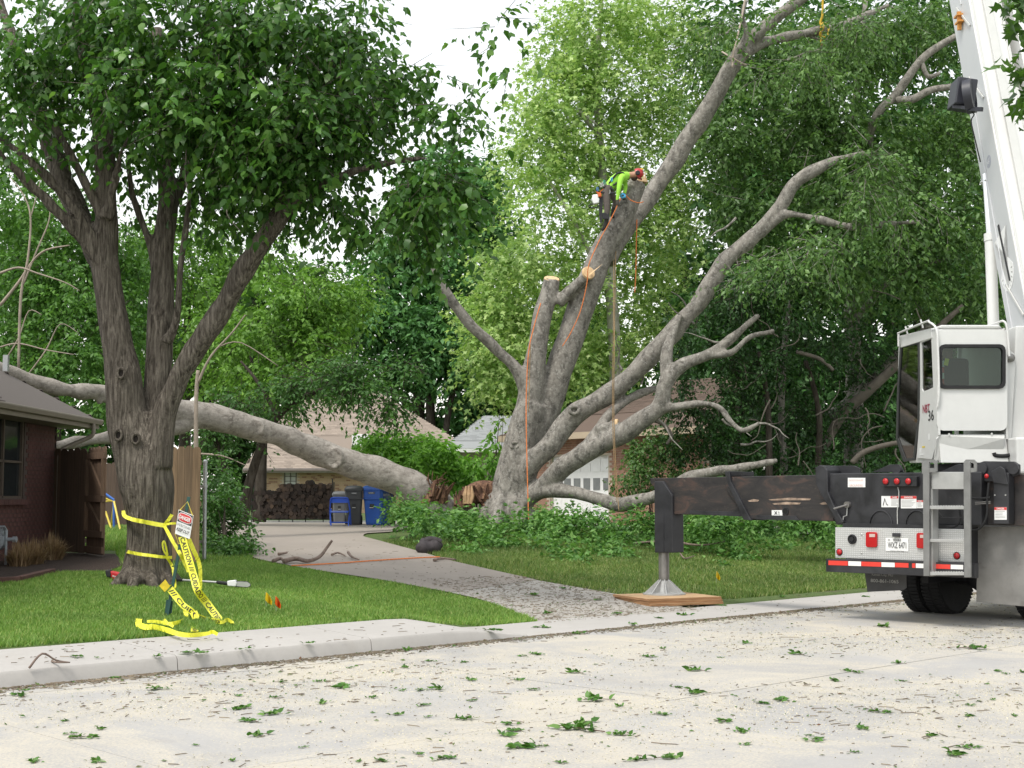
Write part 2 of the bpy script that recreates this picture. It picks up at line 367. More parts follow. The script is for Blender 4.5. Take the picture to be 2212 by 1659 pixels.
# driveway, rows of (left pixel, right pixel) on the ground
ROWS = [((1168, 1346), (1530, 1322)), ((1055, 1303), (1370, 1293)), ((972, 1283), (1160, 1256)), ((844, 1259), (1010, 1222)), ((694, 1236), (900, 1192)), ((600, 1219), (800, 1165)),
        ((541, 1204), (785, 1159)), ((505, 1175), (800, 1153)), ((470, 1150), (868, 1146)), ((470, 1132), (900, 1132))]
RG = [(G(*a), G(*b)) for a, b in ROWS]
def strip(name, i0, i1, mat, up, nc=14, sub=5):
    A = spline([tuple(RG[i][0]) for i in range(i0, i1 + 1)], sub); B = spline([tuple(RG[i][1]) for i in range(i0, i1 + 1)], sub); m = MB(); n = len(A); vv = []
    for row, (a, b) in enumerate(zip(A, B)):
        for k in range(nc + 1):
            x = a[0] + (b[0] - a[0]) * k / nc; y = a[1] + (b[1] - a[1]) * k / nc; vv.append((x, y, gz(x, y) + (up if row or i0 else -.03)))
    m.add(vv, [(i * (nc + 1) + k, i * (nc + 1) + k + 1, (i + 1) * (nc + 1) + k + 1, (i + 1) * (nc + 1) + k) for i in range(n - 1) for k in range(nc)])
    return obj(name, m, mat, kind='structure', smooth=180)
strip('driveway_apron', 0, 2, M_APRON, .022); strip('driveway', 2, 9, M_DRIVE, .026)
DRIVE_PX = [r[0] for r in ROWS] + [r[1] for r in ROWS[::-1]]
a, b = RG[8]; a2, b2 = RG[9]
m = MB(); n = 40                                      # alley behind, running left to right
m.add([(x, y, gz(x, y) + .03) for y in (b2.y + .1, b2.y + 4.5) for x in np.linspace(-40, 30, n)], [(i, i + 1, n + i + 1, n + i) for i in range(n - 1)])
obj('alley', m, m_concrete('alley_concrete', (.42, .40, .37)), kind='structure')

def inpoly(px, py, poly):
    r = np.zeros(len(px), bool); n = len(poly)
    for i in range(n):
        (x1, y1), (x2, y2) = poly[i], poly[(i + 1) % n]
        c = ((y1 > py) != (y2 > py)) & (px < (x2 - x1) * (py - y1) / (y2 - y1 + 1e-9) + x1); r ^= c
    return r
# grass: short blades on the lawns, nobody could count them
M_GRASS = leafmat('grass_blade', [(.075, .14, .027), (.115, .21, .042), (.155, .26, .062), (.26, .30, .11)], .34, .6, 1.42)
M_GRASS2 = leafmat('weedy_grass_blade', [(.07, .12, .03), (.10, .17, .04), (.15, .22, .06), (.26, .26, .12)], .3, .6, 1.25)
MULCH_PX = [(-60, 1190), (250, 1190), (265, 1225), (235, 1238), (110, 1240), (40, 1258), (-60, 1262)]
def grass(name, poly, dens, urange, vrange, hgt, mat, label, seed, patch=.35, kind='stuff'):
    r = np.random.default_rng(seed); A = (urange[1] - urange[0]) * (vrange[1] - vrange[0]); n = int(A * dens)
    u = r.uniform(*urange, n); v = r.uniform(*vrange, n); x = SD.x * u + ND.x * v; y = SD.y * u + ND.y * v; z = ground_z(x, y)
    px, py = proj(x, y, z); k = inpoly(px, py, poly) & ~inpoly(px, py, MULCH_PX) & ~inpoly(px, py, DRIVE_PX) & (y > 5)
    w = np.sin(x * 1.3 + 2 * np.sin(y * .7)) * np.sin(y * 1.1 + 1.7 * np.sin(x * .9)); k &= (r.random(n) > patch * (w > .45))
    x, y, z, w = x[k], y[k], z[k], w[k]; n = len(x); h = hgt * (.5 + .8 * r.random(n)) * (1 + .25 * w); th = r.uniform(0, 6.283, n); ln = r.normal(0, .45, (n, 2)) * h[:, None]; wd = .0045 + .004 * r.random(n) + .0002 * y
    a = np.stack([x + np.cos(th) * wd, y + np.sin(th) * wd, z - .006], 1); b = np.stack([x - np.cos(th) * wd, y - np.sin(th) * wd, z - .006], 1); c = np.stack([x + ln[:, 0], y + ln[:, 1], z + h], 1)
    V = np.stack([a, b, c], 1).reshape(-1, 3); T = np.arange(n * 3).reshape(-1, 3)
    return tag(obj(name, npmesh(name, V, T), mat), label, 'grass', kind=kind)
LAWN_L = [(-700, 1500), (-80, 1408), (0, 1400), (420, 1371), (840, 1346), (1010, 1352), (1150, 1354), (1185, 1345), (1140, 1325), (972, 1285), (844, 1261), (694, 1238), (545, 1212), (545, 1120), (-700, 1120)]
LAWN_R = [(1010, 1222), (905, 1193), (800, 1165), (830, 1150), (1900, 1100), (2900, 1100), (2900, 1180), (1900, 1268), (1600, 1293), (1440, 1300), (1340, 1290), (1160, 1255)]
grass('lawn_grass', LAWN_L, 3300, (1.5, 14.5), (VW + .01, 21), .055, M_GRASS, 'short mown green lawn grass in front of the brick house', 3, .12)
grass('yard_grass', LAWN_L, 700, (5, 24), (21, 34), .075, M_GRASS, 'green grass of the yard seen past the open gate', 4, .1)
grass('verge_grass', LAWN_R, 1500, (11.5, 32), (VW + .01, 24), .075, M_GRASS2, 'patchy weedy grass between sidewalk and undergrowth', 5, .7)
# ------------------------------------------------------------------ the big trees
BK_L = barkmat('furrowed_bark', (.038, .031, .025), (.122, .105, .086), (.26, .228, .188), 1.0, (26, 26, 2.8), None, .045)
BK_M = barkmat('smooth_grey_bark', (0.074, 0.068, 0.060), (0.190, 0.175, 0.153), (0.301, 0.278, 0.246), .55, (7, 7, 4), (0.424, 0.410, 0.372), .018)
BK_F = barkmat('pale_grey_bark', (0.140, 0.123, 0.105), (0.268, 0.242, 0.212), (0.365, 0.334, 0.296), .7, (5, 5, 9), (0.408, 0.382, 0.344), .02)
BK_D = barkmat('dark_bark', (.025, .02, .016), (.06, .05, .04), (.11, .095, .08), .8, (10, 10, 2), None, .03)
M_DEAD = plain('dead_twig', (.30, .25, .2), .9, var=.25, scale=4)
def m_cut():
    t = NT('fresh_cut_wood'); f = t.noise(14, 5, .6, dist=1.5); t.color(t.ramp(f, [(.3, (.50, .33, .17)), (.6, (.66, .47, .27)), (.8, (.72, .56, .36))]))
    t.b.inputs['Roughness'].default_value = .85; t.bump(f, .3, .01); return t.m
M_CUT = m_cut()
def m_torn():
    t = NT('torn_wood'); f = t.noise(1, 6, .7, stretch=(18, 18, 2)); t.color(t.ramp(f, [(.3, (.035, .018, .012)), (.5, (.13, .065, .04)), (.72, (.34, .2, .11))]))
    t.b.inputs['Roughness'].default_value = .95; t.bump(f, 1, .05); return t.m
M_TORN = m_torn()
DL = 20.4                                             # ---- left tree on the lawn
lt_base = G(310, 1262)
lt = thing('shade_tree', 'large multi-stemmed shade tree on the lawn with caution tape round its trunk', 'tree', lt_base)
mb = MB()
d0 = lt_base.y
for c in ([(318, 1275, 122, d0), (320, 1235, 100, d0), (323, 1180, 92, d0), (321, 1110, 98, d0), (317, 1040, 110, d0), (314, 980, 98, d0), (314, 930, 70, d0), (314, 890, 40, d0)],
          [(292, 1060, 66, d0 - .05), (284, 980, 80, d0 - .05), (272, 880, 82, d0), (262, 790, 76, d0), (244, 690, 64, d0), (230, 603, 62, d0), (222, 540, 62, d0)],
          [(222, 540, 66, d0), (230, 467, 50, d0), (227, 333, 47, d0 - .1), (215, 233, 46, d0 - .2), (180, 100, 36, d0 - .3), (160, 0, 30, d0 - .4), (140, -120, 24, d0 - .5)],
          [(215, 560, 55, d0), (187, 500, 50, d0 + .1), (130, 372, 46, d0 + .3), (96, 270, 40, d0 + .5), (52, 150, 32, d0 + .8), (15, 50, 26, d0 + 1), (-30, -60, 20, d0 + 1.2)],
          [(218, 575, 30, d0 - .1), (172, 508, 25, d0 - .3), (117, 450, 24, d0 - .5), (50, 383, 22, d0 - .7), (0, 337, 20, d0 - .9), (-60, 280, 16, d0 - 1.1)],
          [(222, 550, 26, d0 - .1), (180, 480, 19, d0 - .3), (133, 417, 18, d0 - .4), (67, 350, 17, d0 - .5), (0, 297, 15, d0 - .6), (-60, 240, 12, d0 - .7)],
          [(228, 480, 28, d0 - .1), (200, 425, 22, d0 - .2), (173, 373, 22, d0 - .3), (143, 317, 20, d0 - .4), (110, 262, 16, d0 - .5), (67, 227, 12, d0 - .6)],
          [(232, 470, 30, d0 - .2), (240, 420, 17, d0 - .3), (254, 365, 15, d0 - .4), (263, 325, 14, d0 - .5), (282, 295, 12, d0 - .6), (300, 270, 9, d0 - .7)],
          [(335, 1010, 70, d0 + .1), (334, 900, 54, d0 + .25), (342, 800, 56, d0 + .35), (344, 703, 58, d0 + .4), (351, 603, 54, d0 + .5), (350, 540, 48, d0 + .5), (363, 433, 44, d0 + .6), (355, 333, 36, d0 + .7), (345, 200, 30, d0 + .8), (340, 60, 24, d0 + .9)],
          [(363, 450, 36, d0 + .6), (395, 390, 26, d0 + .8), (412, 320, 22, d0 + 1), (440, 200, 18, d0 + 1.2)],
          [(358, 740, 30, d0 + .1), (378, 700, 16, d0), (386, 640, 14, d0 - .1), (392, 553, 14, d0 - .1), (404, 480, 12, d0 - .2), (415, 380, 10, d0 - .2)],
          [(345, 600, 36, d0 + .5), (322, 520, 17, d0 + .4), (300, 460, 16, d0 + .4), (284, 410, 14, d0 + .4), (275, 330, 10, d0 + .4)],
          [(340, 1010, 66, d0 - .1), (354, 905, 54, d0 - .1), (380, 830, 46, d0 - .15), (410, 772, 46, d0 - .2), (457, 703, 50, d0 - .3), (503, 625, 49, d0 - .4), (548, 550, 45, d0 - .5), (597, 482, 40, d0 - .6), (636, 432, 34, d0 - .7), (690, 400, 24, d0 - .8), (760, 372, 17, d0 - 1), (850, 350, 12, d0 - 1.2), (930, 340, 8, d0 - 1.3)],
          [(590, 480, 34, d0 - .6), (622, 420, 26, d0 - .5), (640, 330, 22, d0 - .4), (690, 200, 18, d0 - .3), (760, 60, 14, d0 - .2)]):
    limb(mb, c, 14)
for a, w in ((200, 60), (150, 40), (235, 50), (268, 50), (300, 40), (335, 70), (30, 45), (95, 40)):   # root flare
    dv = Vector((math.cos(RD(a)), math.sin(RD(a)), 0)); e = lt_base + dv * (.44 if a in (200, 150) else .66); e.z = gz(e.x, e.y) - .12
    mb.tube([lt_base + dv * .1 + UP * .5, lt_base + dv * .2 + UP * .2, lt_base + dv * (.3 if a in (200, 150) else .44) + UP * .07, e], [.15, .12, .1, .05], 8)
obj('trunk', fuse(mb, .028, 3, .03, 5.0, 'trunk', lt_base), BK_L, lt)
for c in ([(398, 270, 5, d0 - .9), (402, 330, 4, d0 - .9), (400, 380, 4, d0 - .9), (408, 430, 3, d0 - .9), (388, 446, 2.5, d0 - .9)], [(470, 300, 4, d0 - .8), (478, 350, 3, d0 - .8), (476, 400, 3, d0 - .8), (500, 400, 2, d0 - .8)], [(250, 262, 8, d0 - .5), (300, 265, 6, d0 - .8), (395, 246, 7, d0 - 1), (440, 255, 5, d0 - 1)], [(500, 420, 4, d0 - .8), (490, 460, 3, d0 - .8), (520, 500, 2, d0 - .8)]):
    m = MB(); limb(m, c, 6, 5, .3); obj('dead_branch', m, plain('dead_twig_grey', (.26, .235, .2), .9, var=.25, scale=8), lt, smooth=180)
for (x, y) in ((262, 806), (256, 940), (294, 948)):     # healed branch scars
    m = MB(); w = 12; c = P(x, y, d0 - 88 / 2 / F * d0 - .02); pts = [c + Vector((math.cos(t) * .055, -.012, math.sin(t) * .075)) for t in np.linspace(0, 2 * math.pi, 13)]
    m.tube(pts, .022, 6, False); k = obj('branch_scar', m, BK_L, lt, smooth=180)
    m = MB(); m.lathe(c + Vector((0, .03, 0)), (0, -1, 0), [(.05, 0), (.05, .025)], 12); obj('knot_hole', m, plain('knot_dark', (.02, .015, .012), .95), lt)
M_L1 = leafmat('glossy_leaf', [(.028, .075, .014), (.042, .11, .02), (.06, .145, .028), (.11, .21, .045)], .36, .36, 1.22)
LS = [(120, 60, 20.5, 190, 130, 1.6, 2600), (330, 60, 20.0, 200, 130, 1.6, 3400), (540, 70, 20.0, 190, 150, 1.6, 3600), (720, 70, 20.2, 120, 130, 1.6, 2400), (850, 170, 20.2, 40, 50, .9, 300),
      (330, 210, 19.6, 150, 90, 1.3, 2300), (500, 240, 19.7, 170, 110, 1.5, 3000), (660, 250, 20.0, 150, 130, 1.4, 2700), (800, 220, 20.2, 110, 110, 1.2, 1700), (600, 400, 21.0, 120, 90, 1.2, 1300),
      (470, 400, 21.5, 130, 80, 1.2, 1000), (300, 360, 21.4, 70, 70, 1.0, 420), (720, 430, 20.2, 90, 90, 1.0, 800), (900, 430, 19.6, 90, 95, .9, 1100), (960, 390, 19.5, 70, 60, .7, 520), (860, 510, 19.7, 70, 45, .6, 420), (940, 500, 19.6, 50, 40, .5, 260),
      (940, 170, 19.7, 40, 36, .6, 150), (1020, 220, 19.6, 50, 40, .6, 260), (1070, 60, 19.7, 16, 55, .4, 80), (1040, 270, 19.6, 40, 30, .5, 170), (300, 190, 22.6, 270, 170, .8, 2600), (620, 190, 22.6, 230, 180, .8, 2600), (950, 250, 19.8, 60, 40, .6, 260), (1100, 150, 19.6, 18, 30, .4, 30),
      (40, 250, 19.6, 60, 40, .7, 360), (20, 130, 20, 80, 80, 1.0, 700), (200, 300, 21.5, 70, 50, .8, 300), (420, 560, 21.2, 50, 60, .6, 260), (520, 600, 21.3, 40, 50, .5, 120), (160, 180, 20.8, 110, 80, 1, 800),
      (700, 330, 19.8, 120, 70, .9, 900), (560, 330, 19.6, 110, 70, .9, 900)]
LS = [(a, b, c, d, e, f, int(n * 1.1)) for a, b, c, d, e, f, n in LS]
o, tw = crown('crown', LS, M_L1, lt, 'ovate', per=11, slen=.6, size=.135, droop=.9, shell=.3, seed=11, gap=-.16, gfreq=1.3)
obj('twigs', twig_mesh(tw, .007, .5, lt_base), BK_L, lt, kind='stuff')

DM = 33.6                                             # ---- the tree being taken down
mt_base = Vector((P(1098, 1150, DM).x, DM, gz(P(1098, 1150, DM).x, DM)))
mt = thing('storm_damaged_tree', 'huge grey tree with sawn-off stems and long leaning limbs being taken down', 'tree', mt_base)
mb = MB(); D = DM
for c in ([(1094, 1215, 135, D), (1096, 1150, 108, D), (1100, 1085, 88, D), (1112, 1010, 74, D), (1132, 930, 72, D), (1150, 870, 62, D)],
          [(1120, 990, 66, D), (1138, 900, 58, D), (1147, 844, 52, D), (1158, 770, 47, D), (1172, 690, 42, D), (1185, 640, 38, D), (1192, 603, 35, D)],
          [(1125, 1060, 50, D + .1), (1152, 960, 60, D + .2), (1182, 880, 60, D + .3), (1208, 800, 61, D + .3), (1236, 720, 61, D + .3), (1266, 630, 58, D + .2), (1296, 560, 53, D + .1), (1330, 490, 49, D), (1358, 440, 44, D), (1381, 393, 39, D)],
          [(1310, 560, 46, D + .3), (1352, 492, 42, D + .6), (1402, 428, 41, D + .8), (1457, 345, 42, D + .7), (1520, 248, 40, D + .5), (1577, 150, 36, D + .3), (1612, 97, 34, D + .2), (1660, 52, 28, D), (1740, -10, 25, D - .3), (1830, -80, 24, D - .6)],
          [(1605, 112, 36, D + .2), (1650, 92, 22, D + .4), (1720, 75, 19, D + .8), (1790, 62, 18, D + 1.2), (1850, 42, 16, D + 1.6), (1920, 10, 12, D + 2)],
          [(1600, 110, 26, D + .1), (1612, 70, 15, D), (1603, 35, 11, D - .1), (1612, 0, 8, D - .1)],
          [(1205, 655, 26, D), (1240, 622, 27, D - .15), (1270, 592, 28, D - .3)],
          [(1142, 850, 40, D), (1118, 802, 27, D - .1), (1075, 757, 26, D - .2), (1030, 715, 25, D - .4), (985, 663, 23, D - .6), (950, 608, 21, D - .8), (930, 545, 16, D - .9), (925, 500, 10, D - 1)],
          [(1125, 1050, 46, D - .2), (1152, 1000, 44, D - .4), (1190, 958, 44, D - .5), (1234, 902, 47, D - .5), (1278, 873, 42, D - .6), (1337, 835, 42, D - .7), (1395, 779, 41, D - .8), (1450, 722, 40, D - .9), (1510, 652, 38, D - 1), (1570, 562, 36, D - 1.1), (1635, 503, 34, D - 1.2), (1685, 445, 31, D - 1.3), (1720, 393, 28, D - 1.4), (1765, 365, 25, D - 1.4), (1810, 345, 20, D - 1.4), (1870, 330, 12, D - 1.4)],
          [(1640, 505, 30, D - 1.2), (1695, 464, 19, D - 1.4), (1760, 472, 18, D - 1.6), (1840, 490, 18, D - 1.8), (1920, 484, 15, D - 2), (1990, 478, 12, D - 2.2)],
          [(1120, 1095, 46, D - .2), (1169, 1055, 42, D - .5), (1219, 1008, 44, D - .8), (1278, 970, 45, D - 1), (1337, 941, 43, D - 1.2), (1385, 908, 41, D - 1.4), (1425, 878, 40, D - 1.5), (1437, 830, 30, D - 1.6), (1470, 790, 26, D - 1.7), (1530, 765, 24, D - 1.8), (1585, 728, 20, D - 1.9), (1615, 700, 15, D - 2), (1640, 680, 9, D - 2)],
          [(1440, 815, 24, D - 1.6), (1440, 760, 22, D - 1.5), (1455, 715, 17, D - 1.3), (1472, 680, 10, D - 1.2)],
          [(1530, 768, 20, D - 1.8), (1580, 762, 17, D - 2), (1620, 728, 14, D - 2.1), (1672, 716, 10, D - 2.2)],
          [(1420, 885, 30, D - 1.5), (1470, 878, 17, D - 1.7), (1520, 872, 16, D - 1.9), (1555, 882, 16, D - 2), (1580, 912, 15, D - 2.1), (1605, 930, 12, D - 2.2), (1640, 914, 9, D - 2.3)],
          [(1270, 975, 30, D - 1), (1285, 940, 26, D - .9), (1314, 898, 20, D - .8), (1366, 858, 18, D - .6), (1419, 838, 14, D - .4), (1455, 828, 10, D - .3)],
          [(1290, 930, 26, D - 1), (1330, 918, 22, D - 1.1), (1334, 917, 21, D - 1.1)],
          [(1120, 1090, 40, D - .1), (1172, 1063, 34, D - .6), (1234, 1063, 30, D - .9), (1293, 1078, 29, D - 1.2), (1337, 1090, 29, D - 1.5), (1381, 1081, 27, D - 1.8), (1420, 1070, 26, D - 2.1), (1480, 1036, 25, D - 2.4), (1540, 1020, 24, D - 2.7), (1590, 1012, 20, D - 3), (1680, 995, 12, D - 3.2)]):
    limb(mb, c, 14)
for a, w in ((200, 60), (245, 40), (290, 50), (335, 70), (160, 45)):
    dv = Vector((math.cos(RD(a)), math.sin(RD(a)), 0)); e = mt_base + dv * 1.05; e.z = gz(e.x, e.y) - .2
    mb.tube([mt_base + dv * .3 + UP * .7, mt_base + dv * .6 + UP * .3, mt_base + dv * .85 + UP * .05, e], [.24, .2, .14, .08], 8)
obj('trunk', fuse(mb, .04, 3, .05, 2.2, 'trunk', mt_base), BK_M, mt)
for (x, y, rr, dd) in ((1240, 886, 10, -.88), (1112, 962, 8, -.36)):   # knots and healed branch collars
    c_ = P(x, y, D + dd); R = rr / F * D; m = MB(); m.tube([c_ + Vector((math.cos(t) * R, R * .2 * math.sin(3 * t), math.sin(t) * R * .8)) for t in np.linspace(0, 2 * math.pi, 15)], R * .45, 7, False); obj('knot', m, BK_M, mt, smooth=180)
    m = MB(); m.lathe(c_ + Vector((0, .05, 0)), (0, -1, 0), [(R * .8, 0), (R * .55, .03), (R * .2, .035)], 12); obj('knot_centre', m, BK_M, mt, smooth=60)
def cut_face(parent, px, py, d, w, axis, name='cut_face', sq=1.0):
    m = MB(); m.lathe(P(px, py, d) - Vector(axis).normalized() * .05, axis, [(w / 2 / F * d * 1.02, 0), (w / 2 / F * d * 1.0, .05), (w / 2 / F * d * .96, .062)], 22); return obj(name, m, M_CUT, parent, smooth=40)
cut_face(mt, 1192, 602, D, 34, P(1192, 603, D) - P(1186, 640, D) + Vector((0, -.25, .1)))
cut_face(mt, 1381, 391, D, 37, P(1380, 393, D) - P(1358, 440, D) + Vector((0, -.02, .6)))
cut_face(mt, 1272, 589, D - .36, 29, P(1272, 589, D - .5) - P(1240, 622, D) + Vector((.2, -.6, 0)))
cut_face(mt, 1335, 916, D - 1.12, 22, Vector((1, -.3, .1)))
m = MB(); c0 = P(1276, 588, D - .5); m.add([c0 + Vector((-.06, 0, -.1)), c0 + Vector((.04, 0, -.02)), c0 + Vector((.3, .05, .22)), c0 + Vector((.1, .1, .05)), c0 + Vector((.0, .12, 0))], [(0, 1, 2), (1, 3, 2), (3, 4, 2), (4, 0, 2), (0, 4, 3, 1)]); obj('splinter', m, M_CUT, mt)
m = MB()
for k in range(5): a = P(1388 + k * 2, 390, D + random.uniform(-.1, .1)); m.tube([a - UP * .05, a + Vector((random.uniform(-.02, .05), 0, random.uniform(.05, .22)))], [.02, .004], 4)
obj('splinter', m, M_CUT, mt)
def torn(parent, name, base, n, hgt, spread, lean, seed, mat=M_TORN):
    r = random.Random(seed); m = MB()
    for k in range(n):
        b = base + Vector((r.uniform(-1, 1) * spread, r.uniform(-.4, .4) * spread, r.uniform(-.1, .1))); t = b + lean * r.uniform(.5, 1.2) + Vector((r.gauss(0, .12), r.gauss(0, .1), hgt * r.uniform(.4, 1.1)))
        w = r.uniform(.05, .14); a = r.uniform(0, 3.14); x = Vector((math.cos(a), math.sin(a), 0)) * w; y = Vector((-math.sin(a), math.cos(a), 0)) * w * .5
        m.add([b - x - y, b + x - y, b + x + y, b - x + y, t - x * .25, t + x * .2], [(3, 2, 1, 0), (0, 1, 5, 4), (1, 2, 5), (2, 3, 4, 5), (3, 0, 4)])
    return obj(name, m, mat, parent)
tz = lambda px, py, d: P(px, py, d)
torn(mt, 'torn_wood', tz(1045, 1085, D - .2), 26, .35, .25, Vector((-.25, 0, .0)), 3)
m = MB(); limb(m, [(1075, 1060, 40, D + .1), (1040, 1062, 50, D), (1015, 1072, 44, D - .1), (1003, 1085, 30, D - .1)], 10); obj('torn_stub', m, M_TORN, mt, smooth=180)
torn(mt, 'torn_wood', tz(1000, 1092, D - .3), 16, .32, .16, Vector((-.05, 0, .05)), 5)
m = MB()
for k in range(3): c = tz(1004 + 6 * k, 1088, D - .45); m.tube([c, c + Vector((.02 * k, 0, .2)), c + Vector((.03, 0, .42))], [.05, .06, .02], 5)
obj('torn_wood', m, plain('pale_torn_wood', (.42, .27, .15), .9, var=.3), mt)

o, tw = crown('crown', [(1600, 610, D - 2.0, 60, 40, .8, 420), (1650, 560, D - 2.2, 60, 40, .8, 520), (1700, 570, D - 2.3, 70, 50, .8, 1100), (1880, 360, D - 2.2, 70, 60, .8, 1500), (1850, 430, D - 2.3, 80, 50, .8, 1400), (1960, 470, D - 2.6, 70, 60, .8, 1500), (1780, 540, D - 2.4, 90, 50, .8, 1500), (1640, 170, D - 1.2, 50, 40, .6, 700), (1740, 130, D - .8, 80, 50, .7, 1100), (1850, 60, D + .6, 80, 60, .8, 1500), (1690, 20, D - 1, 60, 40, .7, 500), (1560, 40, D - .6, 50, 50, .6, 500)], leafmat('elm_spray_leaf', [(.05, .105, .03), (.075, .15, .042), (.11, .20, .06), (.15, .25, .085)], .35, .42, 1.2), mt, 'diamond', per=12, slen=.6, size=.13, droop=.8, shell=.15, seed=51)
obj('twigs', twig_mesh(tw, .009, .6, mt_base), BK_M, mt, kind='stuff')
r_ = random.Random(77)
for (x, y, dd, L, ang) in [(1590, 470, -1.3, 70, -150), (1700, 130, 0, 60, 20), (1590, 60, 0, 50, 200), (1750, 80, 1, 60, -30), (1500, 700, -1, 60, 160), (1560, 740, -1.8, 70, 200), (1480, 690, -.9, 60, 100), (1640, 915, -2.3, 60, -20), (1420, 905, -1.5, 70, -40), (1600, 960, -2, 70, 20), (1560, 905, -2, 60, -60), (1385, 830, -.6, 60, 60), (1345, 800, -.7, 60, 120)]:
    m = MB(); pts = [(x, y, 6, D + dd)]; a = math.radians(ang)
    for k in range(5): a += r_.uniform(-.5, .5); x += math.cos(a) * L / 4; y -= math.sin(a) * L / 4; pts.append((x, y, 5 - k * .9, D + dd - .08 * k))
    limb(m, pts, 6, 3, 0); obj('twig_branch', m, BK_M, mt, smooth=180)

fl = thing('fallen_limb', 'massive pale grey limb torn off and fallen across the yard onto the roof', 'fallen limb', tz(935, 1130, D))
mb = MB()
limb(mb, [(980, 1130, 84, D + .2), (935, 1088, 78, D), (884, 1050, 70, D - .2), (806, 1018, 66, D - .5), (708, 984, 57, D - 1.0), (610, 944, 52, D - 1.6), (545, 924, 52, D - 2.1), (490, 908, 55, D - 2.5), (440, 897, 60, D - 2.8), (398, 893, 62, D - 3.2), (320, 876, 44, D - 4.0), (225, 850, 35, D - 5.0), (150, 843, 33, D - 5.7), (80, 826, 32, D - 6.2), (0, 796, 30, D - 6.8), (-80, 772, 26, D - 7.3)], 18)
limb(mb, [(420, 895, 50, D - 3), (385, 918, 40, D - 3.4), (320, 932, 30, D - 3.9), (240, 945, 27, D - 4.6), (170, 955, 24, D - 5.2), (106, 966, 20, D - 5.8)], 14)
limb(mb, [(225, 850, 30, D - 5), (215, 868, 16, D - 5.15), (213, 872, 15, D - 5.2)], 10)
for (x, y, w, d) in ((722, 990, 34, D - 1.2), (560, 925, 20, D - 2.25)):  # collars of old branches
    q = P(x, y, d); m2 = [q + Vector((math.cos(t) * w / F * d * .5, -.02, math.sin(t) * w / F * d * .6)) for t in np.linspace(0, 6.283, 12)]; mb.tube(m2, .05, 6, False)
obj('limb', fuse(mb, .045, 3, .05, 2.4, 'limb', LOC[fl.name]), BK_F, fl)
cut_face(fl, 104, 966, D - 5.85, 20, Vector((-1, -.35, -.1)))
torn(fl, 'torn_wood', tz(940, 1080, D - .3), 30, .26, .28, Vector((.15, 0, .12)), 8)
r_ = random.Random(4); m = MB()
for k in range(60):
    a = tz(925 + r_.uniform(-6, 22), 1050 + r_.uniform(-15, 40), D - .3); p2 = a + Vector((r_.uniform(-.05, .3), r_.uniform(-.2, .1), r_.uniform(-.1, .3))); m.tube([a, (a + p2) / 2 + Vector((0, 0, r_.uniform(-.06, .06))), p2], [.014, .01, .004], 4, False)
obj('root_fibres', m, M_TORN, fl)

# ---- trees standing behind; each with its own trunk and crown
def trunk_of(parent, ctrls, mat, name='trunk'):
    m = MB()
    for c in ctrls: limb(m, c, 10)
    return obj(name, m, mat, parent, smooth=180)
def btree(name, label, basepx, d, ctrls, specs, mat, tpl, bark=BK_D, twfrac=0.0, group=None, **kw):
    x = P(basepx, 1072, d).x; b = Vector((x, d, gz(x, d)))
    t = thing(name, label, 'tree', b, group); zb = proj(np.float64(x), np.float64(d), np.float64(b.z - .15))[1]
    cs = [[(c[0][0], float(zb), c[0][2] * 1.25, c[0][3])] + c[1:] if i == 0 else c for i, c in enumerate(ctrls)]
    trunk_of(t, cs, bark); o, tw = crown('crown', specs, mat, t, tpl, **kw)
    if twfrac: obj('twigs', twig_mesh(tw, .012, twfrac, b), bark, t, kind='stuff')
    return t
M_SYC = leafmat('sycamore_leaf', [(.14, .23, .065), (.20, .31, .095), (.28, .38, .14), (.40, .48, .23)], .42, .6, 1.35, (1.2, 1.3, .75))
btree('sycamore_tree', 'tall pale yellow-green sycamore tree rising behind the storm-damaged tree', 1330, 50,
      [[(1330, 1100, 34, 50), (1330, 800, 30, 50), (1310, 500, 24, 50), (1290, 200, 16, 50), (1300, 0, 8, 50)], [(1320, 640, 16, 50), (1240, 480, 10, 49), (1180, 380, 6, 49)], [(1315, 560, 14, 50), (1420, 420, 9, 50), (1480, 280, 5, 50)], [(1300, 300, 12, 50), (1250, 240, 8, 49), (1290, 270, 4, 49)]],
      [(1300, 40, 50, 130, 90, 2.2, 6720), (1430, 60, 51, 110, 100, 2, 5120), (1220, 130, 50, 80, 80, 2, 4160), (1180, 240, 49, 80, 80, 2, 4320), (1330, 190, 50, 120, 100, 2.2, 6720), (1460, 210, 51, 90, 90, 2, 4000),
       (1150, 330, 49, 75, 70, 2, 3520), (1250, 330, 50, 100, 80, 2, 4800), (1390, 340, 51, 110, 100, 2, 5440), (1190, 440, 49, 100, 70, 2, 4640), (1330, 480, 51, 120, 90, 2, 5760), (1460, 450, 52, 90, 100, 2, 3680),
       (1110, 560, 48, 90, 70, 2, 4160), (1230, 590, 50, 100, 90, 2, 4800), (1390, 600, 52, 110, 90, 2, 4640), (1060, 660, 48, 70, 60, 1.8, 3360), (1150, 700, 49, 110, 70, 2, 4160), (1320, 730, 51, 110, 80, 2, 4160), (1060, 760, 47, 60, 60, 1.6, 2720), (1080, 830, 47, 60, 40, 1.5, 1760), (1440, 700, 52, 80, 90, 2, 2560), (1250, 800, 50, 90, 60, 2, 2400)],
      M_SYC, 'tri_lobed', plain('sycamore_bark', (.33, .32, .27), .9, var=.35, scale=3), per=9, slen=.9, size=.185, droop=.7, shell=.3, tilt=.5, seed=21)
M_MID = leafmat('dark_leaf', [(.022, .06, .016), (.035, .09, .022), (.055, .125, .03)], .25, .5)
